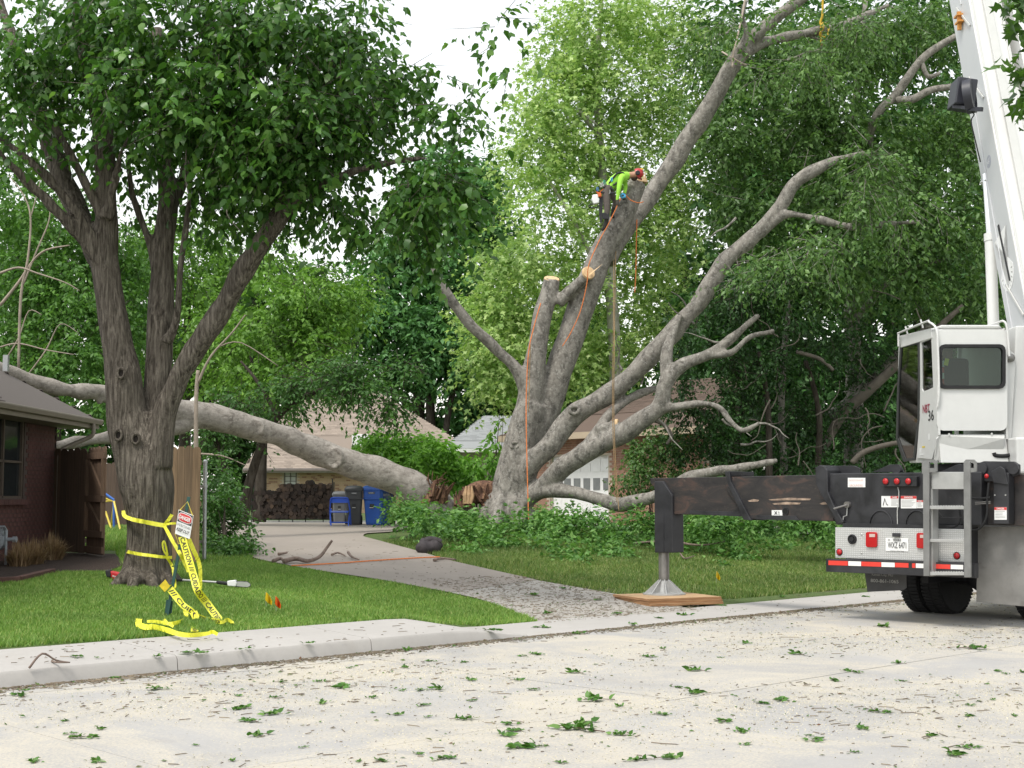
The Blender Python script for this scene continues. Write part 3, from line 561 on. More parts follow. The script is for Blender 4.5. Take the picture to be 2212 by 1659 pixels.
btree('dark_tree', 'dense dark green tree with several trunks behind the tan-roofed house', 900, 80,
      [[(900, 1090, 26, 80), (905, 800, 24, 80), (900, 600, 14, 80)], [(935, 1000, 20, 79), (930, 850, 20, 79), (950, 700, 12, 79)], [(960, 960, 14, 78), (975, 860, 14, 78), (1010, 780, 8, 78)]],
      [(1000, 420, 80, 90, 80, 2.5, 4200), (920, 430, 80, 80, 90, 2.5, 3600), (1060, 500, 80, 70, 90, 2.5, 2800), (870, 560, 80, 110, 100, 2.5, 4400), (980, 600, 79, 90, 110, 2.5, 4000), (820, 680, 79, 110, 90, 2.5, 3800), (920, 730, 78, 110, 90, 2.5, 4000), (990, 800, 78, 70, 78, 2, 1900), (1000, 900, 81, 90, 40, 2, 1900), (850, 800, 80, 90, 78, 2, 2200), (950, 340, 81, 40, 40, 1.5, 700), (1040, 360, 80, 40, 40, 1.5, 700)],
      leafmat('blue_green_leaf', [(.03, .08, .026), (.045, .11, .036), (.065, .14, .045)], .3, .5, 2.0), 'diamond', per=10, slen=1.0, size=.42, droop=.6, shell=.3, seed=22, gap=-1)
M_LGT = leafmat('bright_elm_leaf', [(.07, .15, .025), (.10, .20, .035), (.15, .27, .05)], .4, .5)
btree('elm_tree', 'mid-green feathery elm tree behind the fallen limb beside the driveway', 600, 42,
      [[(560, 1100, 24, 42), (570, 900, 20, 42), (600, 750, 14, 42), (640, 600, 8, 42)], [(570, 880, 14, 42), (540, 760, 8, 42)]],
      [(650, 640, 42, 80, 80, 2, 5600), (580, 720, 42, 80, 80, 2, 5200), (690, 740, 42, 60, 80, 1.8, 3600), (520, 800, 42, 80, 70, 1.8, 4200), (640, 800, 41, 90, 40, 1.6, 3600), (600, 560, 43, 60, 50, 1.5, 2200), (760, 640, 43, 60, 60, 1.5, 2400), (480, 700, 43, 60, 60, 1.6, 2400)],
      M_LGT, 'diamond', twfrac=.2, per=12, slen=.8, size=.17, droop=.7, shell=.35, seed=23)
M_DK2 = leafmat('shade_leaf', [(.03, .08, .018), (.045, .11, .025), (.07, .15, .035)], .3, .45)
btree('spreading_tree', 'dark-leaved spreading tree overhanging the tan roof beside the fallen limb', 560, 37,
      [[(520, 1120, 22, 37), (545, 1020, 20, 37), (600, 900, 15, 36.5), (700, 840, 9, 36), (800, 840, 5, 35.5)], [(500, 1100, 14, 37), (480, 1000, 12, 37), (450, 900, 8, 37)], [(600, 900, 10, 36.5), (560, 830, 8, 36.5), (520, 780, 5, 36.5)]],
      [(700, 825, 36, 90, 35, 1.2, 3000), (790, 845, 35.6, 70, 32, 1.0, 2200), (850, 880, 35.4, 30, 28, .6, 600), (600, 860, 36.5, 70, 35, 1.2, 2000), (520, 870, 36.6, 60, 40, 1.2, 1800), (470, 930, 37, 45, 60, 1.2, 2000), (520, 960, 37, 40, 30, .8, 800), (760, 790, 36, 60, 30, 1.0, 1200), (860, 800, 35.6, 40, 25, .8, 600)],
      M_DK2, 'diamond', twfrac=.5, per=10, slen=.6, size=.14, droop=.6, shell=.3, seed=24)
for (bp, d, lab, sp, sd) in ((120, 44, 'feathery green tree rising behind the left house roof',
        [(60, 460, 44, 100, 80, 2, 4200), (170, 520, 44, 90, 90, 2, 4200), (60, 600, 43, 110, 80, 2, 4600), (180, 650, 43, 90, 80, 2, 4000), (60, 730, 43, 110, 60, 2, 4000), (170, 760, 42, 90, 60, 1.8, 3600), (280, 560, 45, 70, 90, 2, 3000), (280, 700, 44, 60, 70, 2, 2600), (220, 850, 42, 80, 60, 1.8, 2400), (20, 340, 45, 80, 60, 2, 2200)], 31),
        (400, 48, 'light green tree seen between the stems of the shade tree', [(430, 640, 48, 80, 90, 2, 4000), (330, 520, 48, 70, 60, 2, 2600), (450, 760, 47, 80, 70, 2, 3600), (420, 500, 49, 70, 60, 2, 1800), (500, 570, 49, 60, 70, 2, 2200), (330, 800, 47, 60, 70, 2, 2400)], 32)):
    btree('yard_tree', lab, bp, d, [[(bp, 1100, 26, d), (bp, 800, 20, d), (bp + 10, 600, 10, d)]], sp, M_LGT if sd == 32 else leafmat('hackberry_leaf', [(.045, .11, .022), (.065, .15, .03), (.10, .2, .04)], .35, .5), 'diamond', twfrac=.12, per=12, slen=.9, size=.18, droop=.7, shell=.3, seed=sd, gap=-.3)
M_R1 = leafmat('woodland_leaf', [(.04, .085, .024), (.06, .12, .034), (.085, .16, .046), (.125, .21, .07)], .33, .42, 1.3)
btree('hackberry_tree', 'large dark green tree filling the lot behind the crane cab', 1840, 40,
      [[(1840, 1110, 40, 40), (1845, 800, 36, 40), (1830, 500, 26, 40), (1850, 200, 16, 40), (1870, 0, 10, 40)], [(1700, 1090, 18, 38), (1688, 900, 15, 38), (1695, 750, 14, 38), (1710, 640, 9, 38)], [(1800, 900, 34, 39.6), (1860, 850, 30, 39), (1930, 780, 26, 38.5), (2010, 700, 14, 38)], [(1835, 480, 20, 40), (1885, 270, 19, 37.5), (1935, 205, 20, 37.2), (1985, 135, 18, 37), (2020, 105, 17, 37), (2065, 78, 14, 37)], [(1935, 215, 18, 37.2), (1970, 215, 17, 37.1), (2010, 195, 16, 37), (2065, 186, 13, 37)], [(1990, 135, 13, 37), (2005, 165, 11, 37), (2030, 158, 8, 37)], [(1840, 700, 16, 40), (1930, 600, 12, 39), (2040, 560, 8, 38)]],
      [(1680, 120, 38, 130, 110, 2, 7000), (1840, 100, 39, 120, 110, 2, 6500), (1980, 60, 39, 110, 90, 2, 5000), (2060, 300, 39, 100, 110, 2, 5200), (1900, 330, 38.5, 130, 110, 2, 7000), (1740, 300, 38, 120, 110, 2, 7000), (1560, 280, 37.5, 90, 110, 1.8, 4200), (1620, 440, 37.5, 90, 100, 1.6, 4200), (1820, 450, 37, 120, 90, 1.8, 6500), (1980, 470, 38, 120, 100, 2, 6000), (2090, 480, 38, 70, 120, 1.8, 3600), (1930, 600, 38.5, 130, 90, 1.8, 5600), (1760, 560, 36.5, 110, 80, 1.6, 5200), (2080, 640, 39, 90, 90, 2, 3600), (1530, 120, 38, 60, 80, 1.6, 1700), (1780, 200, 38, 100, 100, 2, 3000), (2150, 200, 40, 80, 160, 2, 3500), (2180, 520, 40, 60, 160, 2, 2500)],
      M_R1, 'diamond', BK_M, twfrac=.12, per=12, slen=.75, size=.165, droop=.75, shell=.3, seed=41)
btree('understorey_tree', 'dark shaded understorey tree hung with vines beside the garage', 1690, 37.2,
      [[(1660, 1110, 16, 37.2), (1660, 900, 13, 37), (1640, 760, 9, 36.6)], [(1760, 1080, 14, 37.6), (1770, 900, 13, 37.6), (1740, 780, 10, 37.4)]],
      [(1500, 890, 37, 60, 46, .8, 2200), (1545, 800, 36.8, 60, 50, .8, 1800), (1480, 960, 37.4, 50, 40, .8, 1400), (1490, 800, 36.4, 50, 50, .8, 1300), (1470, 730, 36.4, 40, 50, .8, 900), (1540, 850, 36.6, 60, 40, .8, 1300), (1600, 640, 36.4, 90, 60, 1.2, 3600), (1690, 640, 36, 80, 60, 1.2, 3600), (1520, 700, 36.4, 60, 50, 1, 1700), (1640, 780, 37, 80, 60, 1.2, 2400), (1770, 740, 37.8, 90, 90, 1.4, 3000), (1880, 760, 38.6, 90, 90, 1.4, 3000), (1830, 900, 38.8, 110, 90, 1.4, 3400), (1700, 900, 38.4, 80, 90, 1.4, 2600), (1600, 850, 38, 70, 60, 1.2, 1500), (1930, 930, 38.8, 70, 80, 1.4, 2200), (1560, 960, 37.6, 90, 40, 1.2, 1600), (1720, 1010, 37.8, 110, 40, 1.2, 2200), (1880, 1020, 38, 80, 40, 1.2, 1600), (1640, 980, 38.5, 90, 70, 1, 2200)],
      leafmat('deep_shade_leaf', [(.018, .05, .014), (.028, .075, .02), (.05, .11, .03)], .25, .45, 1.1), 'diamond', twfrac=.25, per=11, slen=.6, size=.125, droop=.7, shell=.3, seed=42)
btree('woodland_tree', 'tall dark tree farther back closing off the lot behind the crane', 1980, 52,
      [[(1980, 1100, 40, 52), (1990, 700, 30, 52), (1980, 300, 20, 52)], [(1600, 1100, 30, 51), (1590, 800, 24, 51), (1600, 500, 16, 51)]],
      [(1560, 700, 51, 110, 110, 2, 3200), (1700, 800, 52, 130, 120, 2, 4200), (1880, 820, 52, 130, 130, 2, 4600), (2060, 800, 52, 130, 130, 2, 4600), (2170, 950, 52, 90, 120, 2, 2600), (1600, 940, 52, 120, 80, 2, 2800), (1780, 980, 52, 130, 70, 2, 3000), (1960, 980, 52, 130, 80, 2, 3000), (1700, 600, 52, 140, 120, 2, 3600), (1900, 560, 52, 140, 140, 2, 3800), (2100, 560, 52, 120, 140, 2, 3400), (1620, 400, 52, 130, 130, 2, 3000), (1800, 330, 52, 140, 130, 2, 3200), (2000, 280, 52, 140, 130, 2, 3200), (2180, 320, 53, 90, 200, 2, 3000), (1640, 180, 52, 120, 120, 2, 2400), (1800, 80, 52, 130, 120, 2, 2800), (2000, 50, 53, 130, 110, 2, 2600), (1560, 60, 52, 60, 90, 2, 900)],
      leafmat('far_dark_leaf', [(.02, .055, .016), (.032, .085, .022), (.045, .11, .028)], .3, .5, 1.7), 'diamond', per=10, slen=1.1, size=.36, droop=.6, shell=.25, seed=43, gap=-1)
ut = [o for o in COL.objects if o.name.startswith('understorey_tree')][0]; r_ = random.Random(91); M_BARE = plain('bare_branch_grey', (.115, .098, .08), .9, var=.3, scale=4)
for k in range(34):
    x, y, d = r_.uniform(1480, 2000), r_.uniform(620, 1010), r_.uniform(35.8, 37.2); a = r_.uniform(0, 6.28); L = r_.uniform(50, 130); m = MB(); w = r_.uniform(2, 4); pts = [(x, y, w, d)]
    for j in range(6): a += r_.uniform(-.6, .6); x += math.cos(a) * L / 6; y -= math.sin(a) * L / 6 + 1; pts.append((x, y, w * (1 - j * .13), d))
    limb(m, pts, 6, 3, 0); obj('bare_branch', m, M_BARE, ut, smooth=180)
for c in ([(1770, 985, 20, 38.4), (1820, 895, 22, 38.2), (1870, 850, 22, 38), (1930, 795, 20, 37.8), (1990, 740, 17, 37.6), (2080, 660, 10, 37.4)], [(1840, 1000, 12, 35.5), (1870, 975, 12, 35.4), (1930, 958, 11, 35.2), (1990, 952, 10, 35)], [(1400, 905, 10, 36), (1430, 915, 9, 36), (1450, 940, 8, 36), (1440, 960, 6, 36)], [(1720, 760, 9, 36.4), (1770, 775, 9, 36.4), (1800, 800, 8, 36.4)]):
    m = MB(); limb(m, c, 9, 5, .05); obj('bare_branch', m, M_BARE, ut, smooth=180)
# distant belt of trees that closes the view behind the yards; each its own tree
r_ = random.Random(12)
for k, (bp, d, w, top) in enumerate(((-150, 75, 170, 420), (80, 80, 150, 440), (300, 78, 150, 560), (520, 82, 140, 560), (720, 84, 130, 600), (1080, 82, 120, 660), (1260, 80, 150, 640), (1480, 78, 160, 500), (1700, 80, 170, 300), (1930, 78, 170, 250), (2160, 80, 170, 260), (2400, 78, 170, 300), (-380, 72, 180, 420))):
    sp = []
    for i in range(7):
        yy = top + (1040 - top) * (i + .6) / 7; sp.append((bp + r_.uniform(-.3, .3) * w, yy, d + r_.uniform(-2, 2), w * r_.uniform(.55, .8), (1040 - top) / 7 * 1.1, 2.6, 900))
    btree('distant_tree', ['distant dark green tree of the belt behind the yards'][0], bp, d, [[(bp, 1090, 22, d), (bp, 850, 16, d), (bp, top + 60, 6, d)]], sp, M_MID, 'diamond', group='trees closing the view behind the yards', per=10, slen=1.3, size=.62, droop=.5, shell=.3, seed=60 + k, gap=-1)
# bare dead branches hanging in the left yard
db = thing('dead_branches', 'bare pale dead branches sticking up behind the left house', 'branches', P(60, 900, 30)); m = MB()
for c in ([(40, 800, 6, 30), (45, 640, 6, 30), (60, 560, 5, 30), (66, 470, 4, 30), (50, 420, 3, 30), (20, 380, 2, 30)], [(48, 620, 4, 30), (80, 540, 3.5, 30), (105, 480, 3, 30), (108, 440, 2, 30)], [(0, 660, 7, 30), (40, 610, 6, 30), (70, 565, 5, 30), (100, 540, 5, 29.8), (150, 530, 3, 29.6)], [(0, 750, 4, 30), (40, 742, 3.5, 30), (100, 756, 3, 30), (160, 766, 2, 30)], [(0, 590, 6, 29.5), (40, 578, 5, 29.5), (80, 590, 4, 29.5), (140, 610, 3, 29.5), (172, 628, 2, 29.5)], [(60, 810, 3, 30), (100, 755, 3, 30), (130, 700, 2, 30), (170, 720, 1.5, 30)], [(66, 470, 3, 30), (85, 400, 2, 30), (90, 360, 1.5, 30)], [(10, 780, 3, 30), (40, 730, 3, 30), (62, 672, 2.5, 30), (90, 680, 2, 30)], [(60, 900, 7, 30), (45, 800, 6, 30)]): limb(m, c, 6, 4, 0)
obj('branch', m, M_DEAD, db, smooth=180)
sb = thing('snapped_sapling', 'thin pale snapped branch standing behind the fallen limb by the fence', 'branch', G(428, 1212)); m = MB()
sd_ = G(428, 1212).y + 3.2
for c in ([(426, 1180, 11, sd_), (424, 1000, 11, sd_), (424, 860, 9, sd_), (428, 800, 8, sd_)], [(426, 830, 7, sd_), (455, 770, 5, sd_), (500, 720, 4, sd_), (530, 680, 2.5, sd_)], [(470, 750, 3, sd_), (520, 740, 2.5, sd_), (600, 790, 2, sd_)], [(425, 980, 5, sd_), (480, 985, 3.5, sd_), (530, 1005, 2, sd_)]): limb(m, c, 7, 4, 0)
obj('branch', m, M_DEAD, sb, smooth=180)
# ------------------------------------------------------------------ houses
M_BRICK_D = plain('dark_red_brick', (.095, .041, .036), .85, var=.35, scale=3, bump=.3, bscale=90)
M_MORT_D = plain('dark_mortar', (.085, .062, .055), .95)
M_BRICK_T = plain('tan_brick', (.40, .28, .18), .9, var=.3, scale=1.2, bump=.3, bscale=60)
M_BRICK_T2 = plain('brown_brick', (.25, .14, .09), .9, var=.3, scale=1.2, bump=.3, bscale=60)
M_MORT_T = plain('tan_mortar', (.42, .36, .29), .95)
M_BRICK_R = plain('rose_brick', (.30, .17, .12), .9, var=.35, scale=2, bump=.3, bscale=60)
M_FASCIA = plain('fascia_paint', (.24, .205, .17), .6, var=.06)
M_CREAM = plain('cream_trim', (.45, .36, .26), .6, var=.06)
M_WHITE = plain('white_paint', (.74, .74, .73), .5, var=.04)
M_GLASSD = plain('dark_window_glass', (.02, .024, .026), .08, var=.1); M_BLIND = plain('window_blind', (.46, .47, .46), .4, var=.05)
def shinglemat(name, c, v=.3):
    t = NT(name); g = t.node('ShaderNodeObjectInfo'); isl = t.node('ShaderNodeNewGeometry')
    m = t.node('ShaderNodeMath', operation='ADD'); t.l.new(g.outputs['Random'], m.inputs[0]); t.l.new(isl.outputs['Random Per Island'], m.inputs[1]); f = t.node('ShaderNodeMath', operation='FRACT'); t.l.new(m.outputs[0], f.inputs[0])
    col = t.ramp(f.outputs[0], [(0, tuple(k * (1 - v) for k in c)), (.5, c), (1, tuple(k * (1 + v) for k in c))]); t.color(col); t.b.inputs['Roughness'].default_value = .95; t.bump(t.noise(160, 3, .6), .4, .004); MATS[name] = t.m; return t.m
M_SH_L = shinglemat('weathered_shingle', (.105, .09, .08)); M_SH_T = shinglemat('tan_shingle', (.275, .225, .185), .16); M_SH_G = shinglemat('grey_shingle', (.28, .29, .29), .14); M_SH_B = shinglemat('brown_shingle', (.125, .088, .07), .22)
def bricks(parent, o, ex, ez, w, h, holes, mats, mort, limit=300, bl=.2, bh=.065, mj=.011, proud=.012, visible=None, back=.09, mix=(1,)):
    """a brick wall: mortar slab plus bricks; o = lower corner, ex along, ez up; holes in wall coords"""
    ex = Vector(ex).normalized(); ez = Vector(ez); nn = ex.cross(ez).normalized(); m = MB(); r = random.Random(5)
    xs = sorted({0, w} | {k for hh in holes for k in (hh[0], hh[1])}); zs = sorted({0, h} | {k for hh in holes for k in (hh[2], hh[3])})
    for a, b in zip(xs, xs[1:]):
        for c, d in zip(zs, zs[1:]):
            if any(q[0] <= (a + b) / 2 <= q[1] and q[2] <= (c + d) / 2 <= q[3] for q in holes): continue
            m.prism([o + ex * a + ez * c, o + ex * b + ez * c, o + ex * b + ez * d, o + ex * a + ez * d], -nn * back)
    wall = obj('wall', m, mort, parent)
    rot = Matrix((ex, nn, ez)).transposed(); protos = []
    for mm in mats:
        q = MB(); q.box((0, 0, 0), (bl, proud * 2, bh), rot); me = q.mesh('brick'); me.materials.append(mm); protos.append(me)
    todo = []; row = 0; z = bh / 2 + mj
    while z < h - bh / 2:
        x = (bl / 2 if row % 2 else 0) + bl / 2 - bl * .5
        while x < w:
            if x - bl / 2 >= -.01 and x + bl / 2 <= w + .01 and not any(q[0] - bl / 2 < x < q[1] + bl / 2 and q[2] - bh / 2 < z < q[3] + bh / 2 for q in holes): todo.append((x, z))
            x += bl + mj
        row += 1; z += bh + mj
    vis = [t for t in todo if visible is None or visible(*t)]; one = set(vis[:limit]); rest = MB()
    for x, z in todo:
        p = o + ex * x + ez * z; k = r.choices(range(len(mats)), mix)[0] if len(mats) > 1 else 0
        if (x, z) in one:
            b = bpy.data.objects.new('brick', protos[k]); lk(b, wall); b.location = p - LOC[wall.name] + nn * r.uniform(-.002, .003)
        else: rest.box(p, (bl, proud * 2, bh), rot, mi=k)
    if rest.v: obj('bricks', rest, list(mats), wall, kind='stuff')
    return wall
def shingles(parent, quad, mat, tab=.3, exp=.14, limit=0, th=.012, keep=None):
    """roof plane quad: eave left, eave right, ridge right, ridge left; deck plus rows of shingle tabs"""
    a, b, c, d = [Vector(p) for p in quad]; nn = (b - a).cross(d - a).normalized()
    if nn.z < 0: nn = -nn
    m = MB(); m.prism([a, b, c, d] if (c - d).length > .01 else [a, b, c], -nn * .12); roof = obj('roof', m, mat, parent)
    ex = (b - a).normalized(); ey = nn.cross(ex).normalized(); ey = ey if ey.z > 0 else -ey; H = (d - a).dot(ey); n = 0; r = random.Random(3); rest = MB()
    rot = Matrix((ex, ey, nn)).transposed(); tilt = Matrix.Rotation(-.06, 3, ex); tabm = None
    rows = int(H / exp)
    for i in range(rows):
        y = (i + .5) * exp; t = y / H; l = a + (d - a) * t; rr = b + (c - b) * t; x0 = (l - a).dot(ex); x1 = (rr - a).dot(ex); x = x0 + (tab / 2 if i % 2 else 0) - tab * .2
        while x < x1:
            xa, xb = max(x, x0), min(x + tab - .006, x1)
            if xb - xa > .03:
                p = a + ex * ((xa + xb) / 2) + ey * y + nn * (th * .8 + r.uniform(0, .003))
                if n < limit and (keep is None or keep(p)):
                    q = MB(); q.box((0, 0, 0), (xb - xa, exp * 1.04, th), tilt @ rot); o = obj('shingle', q, mat, roof); o.location = p - LOC[roof.name]; n += 1
                else: rest.box(p, (xb - xa, exp * 1.04, th), tilt @ rot)
            x += tab
    if rest.v: obj('shingles', rest, mat, roof, kind='stuff')
    return roof
# ---- left house: dark red brick, low eave with gutter
XE, YE, ZE = -8.1, 27.0, 3.2; XW = -8.66; YW = 26.4; pit = .6
hl = thing('brick_house', 'dark red brick house with grey shingled hip roof beside the lawn', 'house', (XW, YW, .7))
z0 = gz(XW, 24) - .25
bricks(hl, Vector((XW, 16.0, z0)), (0, 1, 0), UP, YW - 16.0, 3.05 - z0, [(24.68 - 16 - 1.9, 24.68 - 16, 1.66 - z0, 3.05 - z0)], [M_BRICK_D], M_MORT_D, visible=lambda x, z: x > 7.3)
bricks(hl, Vector((XW, YW, z0)), (-1, 0, 0), UP, 9, 3.05 - z0, [], [M_BRICK_D], M_MORT_D, limit=0)
wnd = MB(); wnd.box((XW - .07, 23.73, 2.35), (.02, 1.9, 1.4)); wn_ = obj('window', wnd, M_GLASSD, hl)
m = MB()
for (y, z, sy, sz) in ((24.64, 2.35, .06, 1.39), (23.73, 2.35, .05, 1.39), (23.73, 1.68, 1.86, .05), (23.73, 2.3, 1.86, .04)): m.box((XW - .045 + .001 * y % .01, y, z), (.05, sy, sz))
obj('frame', m, plain('dark_window_frame', (.10, .075, .06), .6), wn_)
m = MB()
for k in range(10): m.box((XW + .035, 24.62 - k * .2, 1.60), (.12, .19, .09))
obj('sill', m, M_BRICK_D, wn_)
run = 5.5                                            # hip roof planes
shingles(hl, [(XE, 12, ZE), (XE, YE, ZE), (XE - run, YE - run, ZE + run * pit), (XE - run, 12, ZE + run * pit)], M_SH_L, limit=300, keep=lambda p: p.y > 22.2 and p.x > -10.2)
shingles(hl, [(XE, YE, ZE), (XE - 11, YE, ZE), (XE - run, YE - run, ZE + run * pit), (XE - run, YE - run, ZE + run * pit)], M_SH_L)
m = MB(); m.prism([(XE + .02, 12, ZE - .2), (XE + .02, YE + .05, ZE - .2), (XE + .02, YE + .05, ZE - .02), (XE + .02, 12, ZE - .02)], (.025, 0, 0)); m.prism([(XE, YE + .02, ZE - .2), (XE - 11, YE + .02, ZE - .2), (XE - 11, YE + .02, ZE - .02), (XE, YE + .02, ZE - .02)], (0, .025, 0)); obj('fascia', m, M_FASCIA, hl)
m = MB(); prof = [(.045, -.02), (.15, -.02), (.16, -.05), (.13, -.12), (.05, -.13)]   # gutter
m.prism([(XE + a, 12, ZE + b) for a, b in prof], (0, YE - 12, 0)); obj('gutter', m, M_FASCIA, hl, bevel=.008)
m = MB(); m.prism([(XE + .015, 12, ZE - .19), (XE + .015, YE, ZE - .19), (XW - .05, YE, ZE - .19), (XW - .05, 12, ZE - .19)], (0, 0, .02)); obj('soffit', m, plain('soffit_paint', (.2, .17, .14), .7), hl)
dx, dy = XW + .1, YW - .12
m = MB(); C = spline([(XE + .1, YE - .5, ZE - .12), (XE + .1, YE - .5, ZE - .32), (XE - .05, YE - .52, ZE - .42), (dx + .1, dy + .05, ZE - .58), (dx + .01, dy, ZE - .7), (dx, dy, ZE - .9)], 4); m.tube([Vector(c) for c in C] + [Vector((dx, dy, gz(dx, dy) + .2)), Vector((dx + .05, dy - .15, gz(dx, dy) + .08))], .042, 8); obj('downspout', m, M_FASCIA, hl, smooth=60)
m = MB(); m.box((-9.35, 25.55, ZE + .95), (.09, .09, .3)); obj('roof_vent', m, plain('galvanised', (.42, .43, .43), .45, .6), hl)
# gas meter against the wall
gm_ = thing('gas_meter', 'grey gas meter with pipes against the brick wall', 'meter', (-8.35, 22.9, gz(-8.35, 22.9))); M_MET = plain('grey_meter', (.30, .33, .36), .5, .2)
mx, my = P(5, 1185, 22.9).x, 22.9; mz = gz(mx, my)
m = MB(); m.lathe((mx - .1, my, mz + .42), (0, 1, 0), [(.09, -.1), (.15, -.09), (.15, .09), (.09, .1)], 16); m.box((mx - .1, my, mz + .58), (.26, .17, .1)); obj('meter_body', m, M_MET, gm_, smooth=40)
m = MB(); m.tube([(mx + .06, my, mz), (mx + .06, my, mz + .6), (mx + .06, my - .1, mz + .66), (mx - .1, my - .1, mz + .66)], .022, 8); m.tube([(mx + .06, my, mz + .45), (mx + .22, my, mz + .45)], .03, 8); m.lathe((mx + .2, my, mz + .45), (1, 0, 0), [(.05, -.03), (.05, .03)], 10); m.tube([(mx - .25, my, mz), (mx - .25, my, mz + .6)], .022, 8); obj('pipe', m, M_MET, gm_, smooth=40)
# ---- tan house across the alley
dT = 66.0; zT = gz(P(700, 1072, dT).x, dT); zE = P(0, 1012, dT).z
ht = thing('tan_brick_house', 'tan brick house with wide tan shingled hip roof across the alley', 'house', (P(700, 1072, dT).x, dT, zT))
xl, xr = P(525, 1012, dT).x, P(1088, 1012, dT).x
wx0 = xl + .5
wz = lambda py: P(0, py, dT + .6).z - zT
wxp = lambda px: P(px, 1030, dT + .6).x - wx0
holes = [(wxp(613), wxp(641), wz(1060), wz(1019)), (wxp(824), wxp(872), wz(1065), wz(1019))]
bricks(ht, Vector((wx0, dT + .6, zT)), (1, 0, 0), UP, xr - .5 - wx0, zE - zT - .05, holes, [M_BRICK_T, M_BRICK_T2], M_MORT_T, limit=300, visible=lambda x, z: wxp(545) < x < wxp(900) and z > 1.45, mix=(5, 1))
for (a, b, c, d) in holes:
    m = MB(); x0, x1 = wx0 + a, wx0 + b; m.box(((x0 + x1) / 2, dT + .67, zT + (c + d) / 2), (b - a, .02, d - c)); w_ = obj('window', m, M_BLIND, ht)
    m = MB(); zc = zT + (c + d) / 2
    for xx, ww in ((x0 + .03, .06), (x1 - .03, .06), ((x0 + x1) / 2, .03)): m.box((xx, dT + .645, zc), (ww, .05, d - c))
    for zz in (zT + c + .03, zT + d - .03, zc, zc + (d - c) / 4): m.box(((x0 + x1) / 2, dT + .643, zz), (b - a, .046, .035))
    obj('frame', m, plain('bronze_frame', (.13, .12, .11), .5), w_)
zR = P(0, 846, dT + 6.5).z; rxl, rxr = P(650, 846, dT + 6.5).x, P(815, 846, dT + 6.5).x
shingles(ht, [(xl, dT, zE), (xr, dT, zE), (rxr, dT + 6.5, zR), (rxl, dT + 6.5, zR)], M_SH_T, limit=300, keep=lambda p: -11 < p.x < -4.5 and 3.6 < p.z < 6.2)
shingles(ht, [(xr, dT, zE), (xr, dT + 13, zE), (rxr, dT + 6.5, zR), (rxr, dT + 6.5, zR)], M_SH_T)
shingles(ht, [(xl, dT + 13, zE), (xl, dT, zE), (rxl, dT + 6.5, zR), (rxl, dT + 6.5, zR)], M_SH_T, tab=1.2, exp=.5)
m = MB(); m.box(((xl + xr) / 2, dT - .02, zE - .1), (xr - xl, .03, .2)); obj('fascia', m, plain('grey_fascia', (.30, .27, .25), .6), ht)
m = MB(); m.prism([(xl, dT - .05, zE - .04), (xl, dT - .16, zE - .04), (xl, dT - .15, zE - .13), (xl, dT - .05, zE - .14)], (xr - xl, 0, 0)); obj('gutter', m, plain('brown_gutter', (.16, .13, .12), .5), ht)
m = MB(); p = P(781, 952, dT + 2.2); m.box(p, (.86, .75, .6)); m.box(p - UP * .36, (.94, .83, .12)); obj('skylight', m, M_WHITE, ht, bevel=.02)
# ---- grey-roofed house
dG = 60.0; hg = thing('grey_roof_house', 'house with pale grey shingled roof and white gutter between the trees', 'house', (P(1040, 1072, dG).x, dG, gz(P(1040, 1072, dG).x, dG)))
a = P(955, 968, dG); b = P(1250, 968, dG); c = P(1160, 898, dG + 4.5); d = P(1045, 898, dG + 4.5)
shingles(hg, [a, b, c, d], M_SH_G, limit=120); shingles(hg, [a + Vector((0, 9, 0)), a, d, d], M_SH_G)
m = MB(); m.box(((a + b) / 2) + Vector((0, -.08, -.1)), ((b - a).length, .12, .16)); obj('gutter', m, M_WHITE, hg)
m = MB(); z0 = gz(a.x, dG); m.prism([(a.x + .5, dG + .6, z0), (b.x - .5, dG + .6, z0), (b.x - .5, dG + .6, a.z - .05), (a.x + .5, dG + .6, a.z - .05)], (0, 7, 0)); obj('wall', m, plain('beige_siding', (.42, .38, .32), .8), hg)
# ---- house with the white garage door
A = P(1076, 943, 46.0); B = P(1470, 922, 40.0); zA = (A.z + B.z) / 2; A.z = B.z = zA; ex = (B - A).normalized(); nn = ex.cross(UP)  # faces the camera
Rr = A + ex * 3.4 - nn * 5.0 + UP * 1.9; Rl = B - ex * 3.0 - nn * 5.0 + UP * 1.9
hr = thing('garage_house', 'brown-roofed brick house with a white panelled garage door behind the limbs', 'house', (A.x, A.y, gz(A.x, A.y)))
B2 = B + ex * 1.0; Rl = B2 - ex * 2.6 - nn * 5.0 + UP * 1.9
shingles(hr, [A, B2, Rl, Rr], M_SH_B, limit=300, keep=lambda p: proj(np.float64(p.x), np.float64(p.y), np.float64(p.z))[0] > 1190)
shingles(hr, [A - nn * 10, A, Rr, Rr], M_SH_B, tab=.6, exp=.28)
m = MB(); m.bar(A - UP * .1 + nn * .02, B2 - UP * .1 + nn * .02, .04, .2); m.bar(A - UP * .1 - ex * .02, A - nn * 10 - UP * .1 - ex * .02, .04, .2); obj('fascia', m, M_CREAM, hr)
m = MB(); m.prism([A - UP * .17, B2 - UP * .17, B2 - UP * .17 - nn * .7, A - UP * .17 - nn * .7], (0, 0, .02)); obj('soffit', m, M_CREAM, hr)
def on_wall(px, py, off=.55):
    r = ray(px, py); o = Vector((0, 0, EYE)); t = (A - nn * off - o).dot(nn) / r.dot(nn); return o + r * t
W0 = A - nn * .55 + ex * .5; W0.z = gz(W0.x, W0.y) - .3; s_ = lambda px, py: (on_wall(px, py) - W0).dot(ex)
gx0, gx1 = s_(1188, 1050), s_(1314, 1050); gtop = on_wall(1300, 983).z - W0.z; wallL = (B2 - W0).dot(ex) - .4
